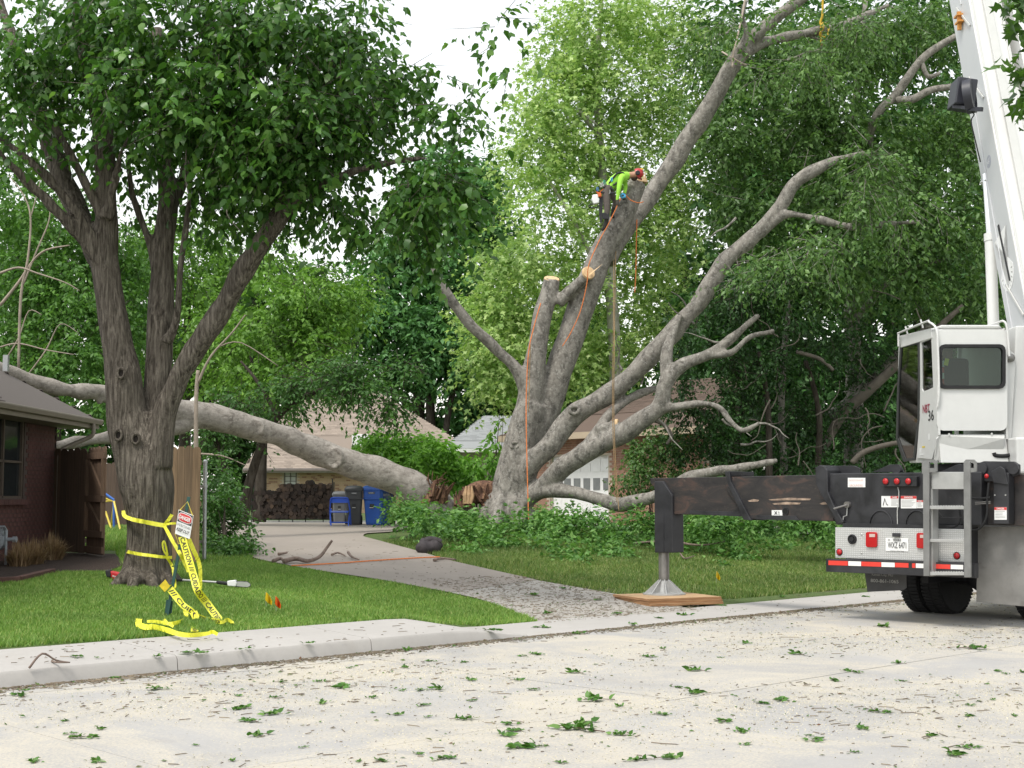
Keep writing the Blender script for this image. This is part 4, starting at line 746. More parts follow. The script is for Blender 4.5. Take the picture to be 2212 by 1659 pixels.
bricks(hr, W0, ex, UP, wallL, zA - W0.z - .1, [(gx0, gx1, 0, gtop)], [M_BRICK_R, M_BRICK_T2], M_MORT_T, limit=300, visible=lambda x, z: gx1 < x < gx1 + 2.6 and z > .3, mix=(3, 1))
gd = MB(); pw = (gx1 - gx0); dz = gtop / 4; c0 = W0 + ex * gx0 - nn * .16
m = MB(); m.prism([c0, c0 + ex * pw, c0 + ex * pw + UP * gtop, c0 + UP * gtop], -nn * .04); door = obj('garage_door', m, M_WHITE, hr)
for i in range(4):
    for j in range(6):
        p = c0 + ex * (pw * (j + .5) / 6) + UP * (dz * (i + .5)) + nn * .008; m = MB(); rot = Matrix((ex, nn, UP)).transposed()
        if i == 2: m.box(p, (pw / 6 * .66, .02, dz * .62), rot); obj('pane', m, plain('garage_glass', (.16, .17, .17), .15), door)
        else: m.box(p, (pw / 6 * .78, .022, dz * .7), rot); obj('panel', m, M_WHITE, door, bevel=.008)
m = MB()
for (a_, b_) in ((c0 - ex * .06, c0 - ex * .06 + UP * gtop), (c0 + ex * (pw + .06), c0 + ex * (pw + .06) + UP * gtop), (c0 + UP * (gtop + .06) - ex * .1, c0 + UP * (gtop + .06) + ex * (pw + .1))): m.bar(a_ + nn * .09, b_ + nn * .09, .1, .1)
obj('door_frame', m, M_CREAM, hr)

# ------------------------------------------------------------------ fences
def woodmat(name, c, v=.3):
    t = NT(name); g = t.node('ShaderNodeObjectInfo'); f = t.noise(1, 6, .65, stretch=(30, 30, 1.5)); col = t.ramp(f, [(.3, tuple(k * (1 - v) for k in c)), (.7, tuple(k * (1 + v) for k in c))])
    rv = t.ramp(g.outputs['Random'], [(0, (.78, .78, .78)), (1, (1.18, 1.15, 1.1))]); t.color(t.mix(1, col, rv, 'MULTIPLY')); t.b.inputs['Roughness'].default_value = .85; t.bump(f, .4, .006); MATS[name] = t.m; return t.m
M_FENCE = woodmat('cedar_fence', (.24, .165, .10)); M_FENCE_D = woodmat('dark_cedar_fence', (.075, .05, .036)); M_FENCE_G = woodmat('grey_fence', (.20, .17, .145))  # dark cedar: painted shade beside the house, plain dark brown at the back
def fence(name, label, a, b, top, mat, pw=.14, dog=True, rails=True, zbot=None, parent=None, side=1):
    a, b = Vector(a), Vector(b); L = ((b - a) * Vector((1, 1, 0))).length; ex = ((b - a) * Vector((1, 1, 0))).normalized(); n = max(1, int(L / (pw + .006))); t = parent or thing(name, label, 'fence', (a.x, a.y, gz(a.x, a.y))); nn = ex.cross(UP) * side; r = random.Random(9)
    for k in range(n):
        p = a + ex * ((k + .5) * L / n); zb = (gz(p.x, p.y) + .03) if zbot is None else zbot; tp = top(k / n) if callable(top) else top; tp += r.uniform(-.012, .012); h = L / n / 2 - .0015
        q = MB(); o = Vector((p.x, p.y, 0)); pts = [o - ex * h + UP * zb, o + ex * h + UP * zb, o + ex * h + UP * (tp - .05), o + ex * (h - .04) + UP * tp, o - ex * (h - .04) + UP * tp, o - ex * h + UP * (tp - .05)]; q.prism(pts, nn * .018); obj('picket', q, mat, t)
    if rails:
        zb = gz(a.x, a.y) if zbot is None else zbot; tp = top(0) if callable(top) else top
        for f in (.12, .5, .86):
            q = MB(); z = zb + (tp - zb) * f; q.bar(Vector((a.x, a.y, z)) - nn * .022, Vector((b.x, b.y, z)) - nn * .022, .04, .085); obj('rail', q, mat, t)
    return t
pa = Vector((XW + .02, 26.3, 0)); pb = P(186, 1100, 25.9); zt_ = P(0, 968, 26).z
fence('shade_dark_fence', 'picket fence section coloured as if in shade between brick house and open gate', pa, pb, zt_, M_FENCE_D)  # shade beside the house is put into the wood colour
# open gate, seen from its braced back
ga = P(188, 1100, 25.75); gb = P(226, 1100, 24.95); gt = thing('fence_gate', 'brown wooden gate with diagonal braces standing open', 'gate', (ga.x, ga.y, gz(ga.x, ga.y)))
zb = gz(ga.x, ga.y) + .04; ex = ((gb - ga) * Vector((1, 1, 0))).normalized(); nn = ex.cross(UP); M_GATE = woodmat('gate_wood', (.14, .09, .06))
fence('', '', ga, gb, zt_, M_GATE, zbot=zb, rails=False, parent=gt, side=-1); L = (gb - ga).length
gq = lambda s, z: Vector((ga.x, ga.y, 0)) + ex * (s * L) + UP * z + nn * .022
for s0, z0_, s1, z1 in ((0, zb + .08, 1, zb + .08), (0, zb + .36, 1, zb + .36), (0, zb + 1.0, 1, zb + 1.0), (0, zb + 1.78, 1, zb + 1.78)):
    q = MB(); q.bar(gq(s0, z0_), gq(s1, z1), .04, .12); obj('batten', q, M_GATE, gt, bevel=.004)
for z0_, z1 in ((zb + .42, zb + .94), (zb + 1.06, zb + 1.72)):
    q = MB(); q.bar(gq(.95, z0_), gq(.08, z1), .036, .1); obj('brace', q, M_GATE, gt)
    for s in (.04, .96): q = MB(); q.bar(gq(s, z0_), gq(s, z1), .038, .085, up=nn); obj('stile', q, M_GATE, gt)
fa = P(300, 1100, 24.9); fb = P(432, 1100, 24.5); fence('cedar_fence', 'light brown cedar picket fence behind the shade tree trunk', fa, fb, P(0, 965, 24.7).z, M_FENCE)
mp = thing('metal_post', 'galvanised steel fence post at the end of the cedar fence', 'post', G(441, 1214)); b = G(441, 1214); tp = P(437, 997, b.y)
m = MB(); m.tube([b - UP * .1, Vector((b.x - .01, b.y, tp.z))], .035, 12); m.lathe((b.x - .01, b.y, tp.z), UP, [(.042, -.03), (.042, .01), (.02, .035)], 12); obj('post', m, MATS['galvanised'], mp, smooth=40)
for f in (.2, .75): m = MB(); z = b.z + (tp.z - b.z) * f; m.lathe((b.x - .005, b.y, z), UP, [(.045, -.02), (.045, .02)], 12); m.box((b.x - .07, b.y, z), (.12, .015, .05)); obj('bracket', m, MATS['galvanised'], mp)
fence('back_fence', 'dark brown fence at the back of the yard past the gate', (P(205, 1100, 37).x, 37, 0), (P(330, 1100, 36.5).x, 36.5, 0), P(0, 1000, 37).z, M_FENCE_D)
fence('weathered_fence', 'weathered grey board fence behind the iron fence', (P(965, 1050, 41).x, 41, 0), (P(1100, 1050, 41).x, 41, 0), P(0, 1018, 41).z, M_FENCE_G)
irf = thing('iron_fence', 'black iron picket fence between the fallen limb and the big trunk', 'fence', (P(1030, 1072, 39).x, 39, gz(P(1030, 1072, 39).x, 39))); M_IRON = plain('black_iron', (.018, .018, .02), .45, .3)
xs = [P(x, 1050, 39).x for x in (975, 1100)]; zt2 = P(0, 1014, 39).z; n = 18
for k in range(n + 1):
    x = xs[0] + (xs[1] - xs[0]) * k / n; z = gz(x, 39); post = k % 9 == 0; m = MB(); w = .035 if post else .012; m.box((x, 39, (z + zt2) / 2), (w * 2, w * 2, zt2 - z + (.15 if post else 0))); obj('post' if post else 'picket', m, M_IRON, irf)
for f in (.12, .85): m = MB(); z = gz(xs[0], 39) + (zt2 - gz(xs[0], 39)) * f; m.box(((xs[0] + xs[1]) / 2, 39, z), (xs[1] - xs[0], .03, .035)); obj('rail', m, M_IRON, irf)
# swing set glimpsed through the gate
sw = thing('swing_set', 'blue and yellow metal swing set seen through the gate', 'swing set', (P(245, 1100, 34).x, 34, gz(P(245, 1100, 34).x, 34))); M_BL = plain('blue_tube', (.05, .15, .5), .4); M_YL = plain('yellow_tube', (.6, .46, .04), .4)
gp = lambda x, y: P(x, y, 34)
def foot(x, d): q = P(x, 1100, d); return Vector((q.x, d, gz(q.x, d) - .03))
m = MB(); m.tube([gp(215, 1058), gp(246, 1080)], .03, 8); obj('top_bar', m, M_BL, sw)
m = MB(); m.tube([gp(246, 1080), foot(247, 34)], .03, 8); obj('leg', m, M_BL, sw)
m = MB(); m.tube([gp(228, 1105), foot(243, 33.7)], .025, 8); obj('brace', m, M_YL, sw)
for a_, b_ in (((246, 1082), (262, 33.4)), ((247, 1082), (240, 34.3))): m = MB(); m.tube([gp(*a_), foot(*b_)], .025, 8); obj('leg', m, M_YL, sw)
m = MB(); m.tube([gp(222, 1084), gp(246, 1081)], .02, 8); m.tube([gp(226, 1076), gp(246, 1084)], .02, 8); obj('brace', m, M_YL, sw)
# mulch bed with timber edging and dried grasses along the house
mu = MB(); MP = [G(x, y) for x, y in ((-80, 1262), (40, 1257), (112, 1240), (236, 1237), (266, 1224), (250, 1200), (90, 1196), (-80, 1215))]; cx_ = sum((p for p in MP), Vector()) / len(MP); mu.add([cx_ + UP * .05] + [p + UP * .03 for p in MP], [(0, i + 1, (i + 1) % len(MP) + 1) for i in range(len(MP))])
t = NT('mulch'); f = t.noise(22, 6, .75); t.color(t.ramp(f, [(.3, (.018, .012, .009)), (.7, (.085, .055, .04))])); t.b.inputs['Roughness'].default_value = 1; t.bump(f, 1, .05); obj('mulch_bed', mu, t.m, kind='structure')
for k, (a_, b_) in enumerate((((-80, 1266), (40, 1260)), ((40, 1260), (112, 1242)))):
    m = MB(); p, q = G(*a_), G(*b_); m.bar(p + UP * .04, q + UP * .04, .12, .12); tag(obj('edging_timber', m, plain('edging_wood', (.09, .045, .035), .9, var=.3), bevel=.01, origin=p), ['dark timber edging of the mulch bed, end below the gas meter', 'dark timber edging of the mulch bed, end toward the gate'][k], 'edging')
M_DRY = leafmat('dry_grass', [(.17, .11, .07), (.24, .16, .10), (.30, .22, .14)], .25, .8)
for k, (x, y, s, lab) in enumerate(((42, 1228, .55, 'dried brown ornamental grass tuft beside the gas meter'), (70, 1224, .6, 'dried brown ornamental grass tuft between two others by the wall'), (112, 1214, .65, 'dried brown ornamental grass tuft below the downspout'))):
    c = G(x, y); r = np.random.default_rng(k); n = 700; th = r.uniform(0, 6.28, n); ln = r.random(n) ** .7; h = s * (.5 + .5 * r.random(n)); base = np.stack([c.x + r.normal(0, .06, n), c.y + r.normal(0, .06, n), np.full(n, c.z - .02)], 1)
    tip = base + np.stack([np.cos(th) * ln * s * .6, np.sin(th) * ln * s * .6, h * (1 - .5 * ln)], 1); mid = base * .45 + tip * .55 + np.array([0, 0, .08]); w = np.stack([np.sin(th), -np.cos(th), th * 0], 1) * .006
    V = np.stack([base - w, base + w, mid + w, mid - w, tip], 1).reshape(-1, 3) - np.array(c); T = (np.array([[0, 1, 2], [0, 2, 3], [3, 2, 4]])[None] + (np.arange(n) * 5)[:, None, None]).reshape(-1, 3)
    o = obj('dried_grass_clump', npmesh('dried_grass_clump', V, T), M_DRY); o.location = c; tag(o, lab, 'grass clump', 'dried grass tufts by the house')
# ------------------------------------------------------------------ the crane truck
def blackpaint():
    t = NT('worn_black_paint'); f = t.noise(2.2, 8, .7, dist=.5); f2 = t.noise(14, 6, .75)
    col = t.ramp(f, [(.35, (.012, .012, .014)), (.6, (.03, .03, .034))]); sc = t.ramp(f2, [(.66, (0, 0, 0)), (.72, (.8, .8, .8))]); col = t.mix(sc, col, (.09, .06, .045))
    t.color(col); t.l.new(t.ramp(f, [(.3, (.35, .35, .35)), (.7, (.6, .6, .6))]), t.b.inputs['Roughness']); t.bump(f2, .1, .003); return t.m
def rustpaint():
    t = NT('rusty_beam_paint'); f = t.noise(1, 8, .72, stretch=(2.2, 2.2, 5), dist=.8); f2 = t.noise(7, 7, .75)
    col = t.ramp(f, [(.36, (.014, .013, .014)), (.52, (.03, .026, .025)), (.66, (.075, .045, .036)), (.8, (.13, .09, .07))]); col = t.mix(t.ramp(f2, [(.62, (0, 0, 0)), (.7, (.5, .5, .5))]), col, (.17, .13, .10))
    t.color(col); t.b.inputs['Roughness'].default_value = .6; t.bump(f2, .2, .004); return t.m
def diamond():
    t = NT('diamond_plate'); mp = t.node('ShaderNodeMapping'); mp.inputs['Rotation'].default_value = (0, 0, -AL); t.l.new(t.co.outputs['Object'], mp.inputs[0])
    sx = t.node('ShaderNodeSeparateXYZ'); t.l.new(mp.outputs[0], sx.inputs[0]); hs_ = []
    for sg in (1, -1):
        a = t.node('ShaderNodeMath', operation='MULTIPLY_ADD'); a.inputs[1].default_value = sg; t.l.new(sx.outputs[1], a.inputs[0]); t.l.new(sx.outputs[2], a.inputs[2])
        b = t.node('ShaderNodeMath', operation='MULTIPLY'); b.inputs[1].default_value = 110; t.l.new(a.outputs[0], b.inputs[0]); s1 = t.node('ShaderNodeMath', operation='SINE'); t.l.new(b.outputs[0], s1.inputs[0]); hs_.append(s1.outputs[0])
    m = t.node('ShaderNodeMath', operation='MAXIMUM'); p2 = []
    mul = t.node('ShaderNodeMath', operation='MULTIPLY'); t.l.new(hs_[0], mul.inputs[0]); t.l.new(hs_[1], mul.inputs[1])
    gt_ = t.ramp(mul.outputs[0], [(.25, (0, 0, 0)), (.45, (1, 1, 1))]); t.color(t.mix(gt_, (.50, .50, .49), (.66, .66, .65))); t.b.inputs['Metallic'].default_value = .35; t.b.inputs['Roughness'].default_value = .4; t.bump(gt_, .7, .004); return t.m
M_BLK = blackpaint(); M_RST = rustpaint(); M_DIA = diamond(); M_CAB = plain('cab_white', (.60, .60, .585), .35, var=.03, dirt=None); M_CABG = plain('cab_grey_white', (.52, .52, .5), .4, var=.04)
M_ALU = plain('ladder_aluminium', (.42, .42, .41), .45, .45, var=.15, scale=3); M_STEEL = plain('piston_steel', (.23, .22, .21), .35, .6, var=.3, scale=3); M_PALE = plain('pale_casting', (.40, .40, .39), .5, .3)
M_RUB = plain('tyre_rubber', (.014, .014, .015), .85, var=.3, scale=8, bump=.2); M_RED = plain('red_lens', (.42, .012, .015), .2, var=.1); M_REDT = plain('red_tape', (.66, .045, .03), .45, var=.08); M_WTAPE = plain('white_tape', (.78, .77, .75), .45, var=.04)
M_STK = plain('white_sticker', (.74, .74, .73), .5, var=.03); M_INK = plain('black_ink', (.02, .02, .022), .6); M_REDP = plain('red_print', (.55, .04, .04), .5); M_FLAP = plain('grey_mud_flap', (.20, .195, .185), .7, var=.25, scale=2, dirt=(.12, .11, .1)); M_GREYINK = plain('grey_ink', (.34, .34, .33), .7)
def glassmat(name, tint, rough=.03):
    t = NT(name); t.color(tint); t.b.inputs['Roughness'].default_value = rough; t.b.inputs['Transmission Weight'].default_value = 1.0; t.b.inputs['IOR'].default_value = 1.45
    tr = t.node('ShaderNodeBsdfTransparent'); tr.inputs[0].default_value = (*tint, 1); gl = t.node('ShaderNodeBsdfGlossy'); gl.inputs['Roughness'].default_value = rough; fr = t.node('ShaderNodeFresnel'); fr.inputs[0].default_value = 1.5; mx = t.node('ShaderNodeMixShader'); t.l.new(fr.outputs[0], mx.inputs[0]); t.l.new(tr.outputs[0], mx.inputs[1]); t.l.new(gl.outputs[0], mx.inputs[2]); t.l.new(mx.outputs[0], t.out.inputs[0]); return t.m
M_CGL = glassmat('cab_glass', (.62, .72, .68))
QR = P(1937, 1175, 18.8); EXR = -ND                     # right-hand direction seen from behind
def RP(px, py, off=0.0):
    r = ray(px, py); o = Vector((0, 0, EYE)); return o + r * ((QR + SD * off - o).dot(SD) / r.dot(SD))
tk_o = UV(QR.dot(SD) + 2.5, QR.dot(ND), 0)
tk = thing('crane_truck', 'white and black crane truck parked at the kerb with outriggers out', 'crane truck', tk_o)
def rp(name, poly, off, th, mat, parent=tk, bevel=0.006, offs=None):
    m = MB(); m.prism([RP(x, y, off) for x, y in poly], SD * th); return obj(name, m, mat, parent, bevel=bevel)
def rect(x0, y0, x1, y1, s=0.0): return [(x0, y0), (x1, y0 + s * (x1 - x0)), (x1, y1 + s * (x1 - x0)), (x0, y1)]
zx = lambda x: 1755 + x / 4.095
zy = lambda y: 945 + y / 4.095
def zr(x0, y0, x1, y1, s=0.0): return rect(zx(x0), zy(y0), zx(x1), zy(y1), s)
plate = rp('rear_panel', [(1804, 1139), (2084, 1143), (2084, 1215), (1804, 1205)], 0, .02, M_DIA)
rp('frame', [(1820, 1130), (2080, 1135), (2080, 1240), (1830, 1230)], .05, 1.6, M_BLK, bevel=0)
# wheels and underframe
def wheel(c, name='wheel', R=.53, w=.3):
    t = MB(); n = 44; prof = [(R * .62, -w / 2), (R * .93, -w / 2), (R, -w / 2 + .05), (R, w / 2 - .05), (R * .93, w / 2), (R * .62, w / 2)]; t.lathe(c, ND, prof, n); ty = obj('wheel', t, M_RUB, tk, smooth=35)
    g = MB()
    for k in range(60):
        for s in (-1, 1):
            a = 2 * math.pi * (k + (.5 if s > 0 else 0)) / 60; dv = SD * math.cos(a) + UP * math.sin(a); tv = SD * -math.sin(a) + UP * math.cos(a); g.box(c + dv * R + ND * (s * w * .26), (w * .4, .034, .03), Matrix((ND, tv, dv)).transposed())
    obj('tread', g, M_RUB, ty, kind='stuff')
    r = MB(); r.lathe(c, ND, [(R * .6, -w * .42), (R * .56, -w * .3), (R * .3, -w * .25), (R * .26, -w * .42), (R * .05, -w * .42)], 24); r.lathe(c, ND, [(R * .6, w * .42), (R * .3, w * .25), (R * .1, w * .3)], 24); obj('rim', r, plain('dark_rim', (.06, .06, .06), .6, .3), ty, smooth=35); return ty
g0 = G(1985, 1322); uw = g0.dot(SD); vw = g0.dot(ND)
for dv in (0, -.34, -1.72, -2.06): wheel(UV(uw + .15, vw - .05 + dv, .525))
for dv in (.05, -2.06): wheel(UV(uw + 5.2, vw + dv, .525))
m = MB(); m.tube([UV(uw + .15, vw - .1, .525), UV(uw + .15, vw - 2.0, .525)], .09, 10); m.lathe(UV(uw + .15, vw - 1.05, .525), ND, [(.12, -.3), (.22, -.12), (.22, .12), (.12, .3)], 14); obj('axle', m, M_BLK, tk, smooth=40)
for dv in (-.62, -1.5): m = MB(); m.bar(UV(uw - .9, vw + dv, .62), UV(uw + 6, vw + dv, .62), .1, .26); obj('chassis_rail', m, M_BLK, tk)
m = MB(); m.box(UV(uw + 6.4, vw - 1.05, 1.6), (2.2, 2.35, 2.0), Matrix.Rotation(AL, 3, 'Z')); obj('truck_cab', m, M_CAB, tk, bevel=.12)
m = MB(); m.box(UV(uw + 2.6, vw - 1.05, .98), (4.9, 2.3, .14), Matrix.Rotation(AL, 3, 'Z')); obj('deck', m, M_BLK, tk, bevel=.01)
# bumper with reflective tape
bump_ = rp('bumper', [(1784, 1207), (2106, 1217), (2106, 1249), (1784, 1235)], -.10, .1, M_BLK)
for k, (x0, x1, w_) in enumerate(((142, 313, 0), (318, 430, 1), (433, 608, 0), (611, 728, 1), (731, 850, 0), (882, 910, 0), (915, 1060, 1), (1064, 1220, 0), (1224, 1334, 1))):
    f = lambda x, y: (zx(x), zy(y + (x - 142) * .0335)); q = MB(); q.prism([RP(*f(x0, 1088), -.102), RP(*f(x1, 1088), -.102), RP(*f(x1, 1128), -.102), RP(*f(x0, 1128), -.102)], -SD * .002); obj('reflective_tape', q, M_WTAPE if w_ else M_REDT, bump_)
# lights and plate
def tail(x0, y0, x1, y1):
    q = MB(); q.prism([RP(zx(x), zy(y), -.002) for x, y in ((x0 + 12, y0), (x1 - 12, y0 + 2), (x1, y0 + 14), (x1, y1 - 14), (x1 - 12, y1), (x0 + 12, y1 - 2), (x0, y1 - 16), (x0, y0 + 12))], -SD * .03); o = obj('tail_light', q, M_RED, plate, bevel=.006)
    q = MB(); q.prism([RP(zx(x), zy(y), -.034) for x, y in ((x0 + 24, y0 + 18), (x1 - 24, y0 + 18), (x1 - 24, y0 + 46), (x0 + 24, y0 + 46))], -SD * .003)
    pp = obj('reverse_lens', q, plain('clear_lens', (.55, .42, .38), .2), plate)
tail(480, 835, 578, 972); tail(928, 843, 1026, 982)
def rlight(x, y, r, parent, off=0.0, mat=M_RED, name='marker_light', ring=True):
    c = RP(zx(x), zy(y), off); R = r / 4.095 / F * c.y * 1.05; q = MB(); q.lathe(c, -SD, [(R, 0), (R * .95, .012), (R * .6, .022), (.002, .026)], 16); o = obj(name, q, mat, parent, smooth=60)
    if ring: q = MB(); q.tube([c - SD * .004 + (ND * math.cos(a) + UP * math.sin(a)) * R * 1.08 for a in np.linspace(0, 2 * math.pi, 17)], R * .13, 5, False); obj('light_ring', q, M_RUB, parent, smooth=60)
rlight(240, 1013, 26, plate); rlight(1278, 1046, 27, plate)
c = RP(zx(355), zy(900), 0); q = MB(); R = 43 / 4.095 / F * c.y; q.lathe(c, -SD, [(R, 0), (R, .02), (R * .8, .03), (R * .6, .012), (R * .5, .012), (R * .5, .03), (.002, .03)], 22); obj('filler_cap', q, M_RUB, plate, smooth=35)
for (x, y) in ((437, 857), (436, 1022), (1073, 1040)): q = MB(); q.lathe(RP(zx(x), zy(y)), -SD, [(.014, 0), (.014, .008), (.006, .014)], 8); obj('bolt', q, M_ALU, plate)
lp = rp('license_plate', zr(648, 888, 848, 1005, .02), -.008, .006, M_STK, plate, .003)
pc = RP(zx(748), zy(955), -.012); k4 = 1 / 4.095 / F * pc.y
q = MB(); put_text(q, 'WXZ 6471', pc + UP * .004, EXR, UP, w=200 * k4 * .9, h=54 * k4, bold=.0); put_text(q, 'TEXAS', pc + UP * 47 * k4, EXR, UP, w=82 * k4, h=20 * k4, bold=.01); put_text(q, '- The Lone Star State -', pc - UP * 48 * k4, EXR, UP, w=150 * k4, h=10 * k4); put_text(q, '*', pc + UP * 47 * k4 - EXR * 78 * k4, EXR, UP, w=20 * k4, h=20 * k4); obj('lettering', q, M_INK, plate)
q = MB(); q.box(RP(zx(742), zy(862), -.03), (.05, .1, .05), Matrix.Rotation(AL, 3, 'Z')); obj('plate_lamp', q, M_BLK, plate, bevel=.005)
# main outrigger box and telescoping beams on the left
box = rp('outrigger_box', [(1784, 1023), (2120, 1019), (2120, 1135), (1806, 1133), (1790, 1095), (1784, 1060)], .12, .42, M_BLK, bevel=.012)
rp('end_collar', [(1761, 1010), (1770, 1005), (1780, 1007), (1787, 1016), (1788, 1062), (1800, 1090), (1822, 1128), (1812, 1132), (1775, 1072), (1762, 1045)], .06, .54, M_BLK, bevel=.01)
beam1 = rp('outrigger_beam', [(1562, 1030), (1800, 1025), (1800, 1126), (1612, 1121), (1570, 1060)], .2, .3, M_RST, bevel=.01)
rp('beam_collar', [(1566, 1018), (1575, 1018), (1578, 1040), (1622, 1124), (1606, 1123), (1572, 1046)], .15, .4, M_BLK, bevel=.006)
rp('beam_collar_top', [(1566, 1018), (1603, 1019), (1603, 1028), (1566, 1028)], .2, .3, M_BLK, bevel=.004)
beam2 = rp('outrigger_beam', [(1404, 1033), (1600, 1029), (1612, 1114), (1452, 1111), (1415, 1108), (1415, 1055), (1405, 1044)], .25, .2, M_RST, bevel=.01)
rp('beam_rail', [(1490, 1103), (1600, 1106), (1606, 1116), (1490, 1111)], .22, .03, M_BLK, bevel=.003); rp('beam_rail', [(1633, 1113), (1718, 1114), (1725, 1124), (1633, 1122)], .17, .03, M_BLK, bevel=.003)
rp('jack_housing', [(1413, 1040), (1432, 1040), (1452, 1070), (1453, 1194), (1414, 1194)], .2, .28, M_BLK, bevel=.012)
for px in (1440,): rp('housing_seam', [(1431, 1100), (1434, 1100), (1434, 1192), (1431, 1192)], .195, .006, M_BLK, bevel=0)
jc = RP(1434, 1194, .33); q = MB(); gp_ = G(1440, 1312); q.tube([Vector((jc.x, jc.y, jc.z + .05)), Vector((jc.x, jc.y, jc.z - .42))], .085, 18); q.tube([Vector((jc.x, jc.y, jc.z - .4)), Vector((jc.x, jc.y, jc.z - .5))], .06, 14); obj('jack_leg', q, M_STEEL, tk, smooth=40)
zg = gz(jc.x, jc.y); PADZ = zg + .115; q = MB(); q.lathe((jc.x, jc.y, PADZ), UP, [(.34, 0), (.34, .018), (.12, .04), (.075, .22), (.075, jc.z - .48 - PADZ)], 20)
for k in range(8): a = k * math.pi / 4; dv = Vector((math.cos(a), math.sin(a), 0)); sd2 = Vector((-dv.y, dv.x, 0)) * .008; b_ = Vector((jc.x, jc.y, PADZ)); q.prism([b_ + dv * .07 - sd2 + UP * .02, b_ + dv * .32 - sd2 + UP * .02, b_ + dv * .3 - sd2 + UP * .035, b_ + dv * .08 - sd2 + UP * .24], sd2 * 2)
obj('jack_foot', q, M_PALE, tk, smooth=30)
q = MB(); q.lathe(RP(1697, 1104, .198), -SD, [(.055, 0), (.055, .012), (.045, .012)], 20); obj('pipe_end', q, M_BLK, beam1, smooth=35); q = MB(); q.lathe(RP(1697, 1104, .195), -SD, [(.042, 0), (.042, .011)], 20); obj('pipe_bore', q, plain('bore_black', (.004, .004, .004), .9), beam1)
rp('sticker', rect(1667, 1102, 1690, 1114), .192, .004, M_STK, beam1, 0); q = MB(); put_text(q, 'X !', RP(1678, 1108, .19), EXR, UP, w=.09, h=.05, bold=.03); obj('sticker_print', q, M_INK, beam1)
for (x0, x1, y, off, par) in ((1615, 1640, 1081, .197, beam1), (1660, 1752, 1078, .197, beam1), (1668, 1730, 1087, .197, beam1), (1770, 1790, 1087, .197, beam1)):   # bare metal scrapes
    q = MB(); q.prism([RP(x0, y + 1, off), RP((x0 + x1) / 2, y - 3, off), RP(x1, y - 1, off), RP(x1 - 3, y + 2.5, off), RP(x0 + 5, y + 3, off)], -SD * .0012); obj('scrape', q, plain('bare_scrape', (.34, .25, .19), .5, .2, var=.5, scale=12), par)
# gear on the rear of the box
for poly in ([(1770, 1006), (1845, 1006), (1858, 1012), (1858, 1024), (1770, 1024)], [(1884, 1020), (1922, 1003), (1945, 1004), (1952, 1020)], [(2030, 1020), (2070, 1002), (2085, 1004), (2090, 1020)]): rp('gusset', poly, .4, .03, M_BLK, bevel=.004)
for x in (1940, 2084): q = MB(); q.lathe(RP(x, 1013, .38), -SD, [(.065, 0), (.065, .05)], 18); obj('pivot_boss', q, M_BLK, tk, smooth=35)
lb = rp('light_bar', zr(605, 347, 920, 433, -.005), .04, .08, M_BLK); [rlight(x, 388, 27, lb, .036) for x in (648, 747, 848)]
st = rp('sticker', zr(313, 357, 467, 440), .113, .006, M_STK, box, 0); q = MB(); kk = 1 / 4.095 / F * st.matrix_world.translation.y if False else 1 / 4.095 / F * 19.3
put_text(q, 'ELECTROCUTION HAZARD', RP(zx(388), zy(378), .112), EXR, UP, w=140 * kk, h=15 * kk); put_text(q, 'GROUNDED', RP(zx(388), zy(424), .112), EXR, UP, w=140 * kk, h=20 * kk); obj('sticker_print', q, plain('faded_red_print', (.66, .42, .38), .6), box)
def danger(x0, y0, x1, y1, rows=5, hx=None, parent=box, off=.113):
    rp('sticker', zr(x0, y0, x1, y1), off, .005, M_STK, parent, 0); hx = hx or x0; q = MB(); q.prism([RP(*p, off - .002) for p in zr(hx, y0 + 1, x1, y0 + (y1 - y0) * .22)], -SD * .001); obj('sticker_header', q, M_REDP, parent)
    q = MB(); put_text(q, 'DANGER', RP(zx((hx + x1) / 2), zy(y0 + (y1 - y0) * .115), off - .004), EXR, UP, w=(x1 - hx) * .6 * kk, h=(y1 - y0) * .13 * kk, bold=.02); obj('sticker_title', q, M_WTAPE, parent)
    q = MB()
    for k in range(rows):
        y = y0 + (y1 - y0) * (.32 + .62 * k / rows); xr_ = x1 - (x1 - hx) * random.uniform(.05, .35); q.prism([RP(zx(a), zy(b), off - .001) for a, b in ((hx + 6, y), (xr_, y), (xr_, y + 3.5), (hx + 6, y + 3.5))], -SD * .001)
    obj('sticker_print', q, M_GREYINK, parent)
danger(610, 518, 765, 617, 6, 690); danger(782, 517, 920, 627, 6); danger(922, 555, 980, 625, 4)
q = MB(); q.tube([RP(zx(x), zy(y), .11) for x, y in ((625, 600), (640, 540), (655, 590), (668, 600))], .006, 4); obj('sticker_picture', q, M_INK, box)
for x in (605, 925):
    q = MB(); q.tube([RP(zx(x + 100 * math.cos(a)), zy(775 - 130 * math.sin(a)), .115) for a in np.linspace(0, math.pi, 13)], .012, 6, False); obj('weld_ring', q, M_BLK, box, smooth=60)
q = MB(); q.tube([RP(zx(x), zy(y), .09) for x, y in ((755, 440), (765, 480), (762, 560), (750, 650), (752, 790))], .006, 6, False); obj('wire', q, plain('pale_wire', (.5, .5, .48), .6), box)
q = MB(); q.tube([RP(zx(190), zy(630), .02), RP(zx(300), zy(598), .05), RP(zx(310), zy(595), .12)], .014, 8); q.lathe(RP(zx(318), zy(595), .12), -SD, [(.045, 0), (.045, .05)], 14); obj('lock_handle', q, M_STEEL, tk, smooth=40)
q = MB(); q.tube([RP(zx(308), zy(620), .09), RP(zx(304), zy(690), .09), RP(zx(275), zy(700), .09), RP(zx(268), zy(750), .09)], .008, 6); obj('lock_chain', q, M_ALU, tk)
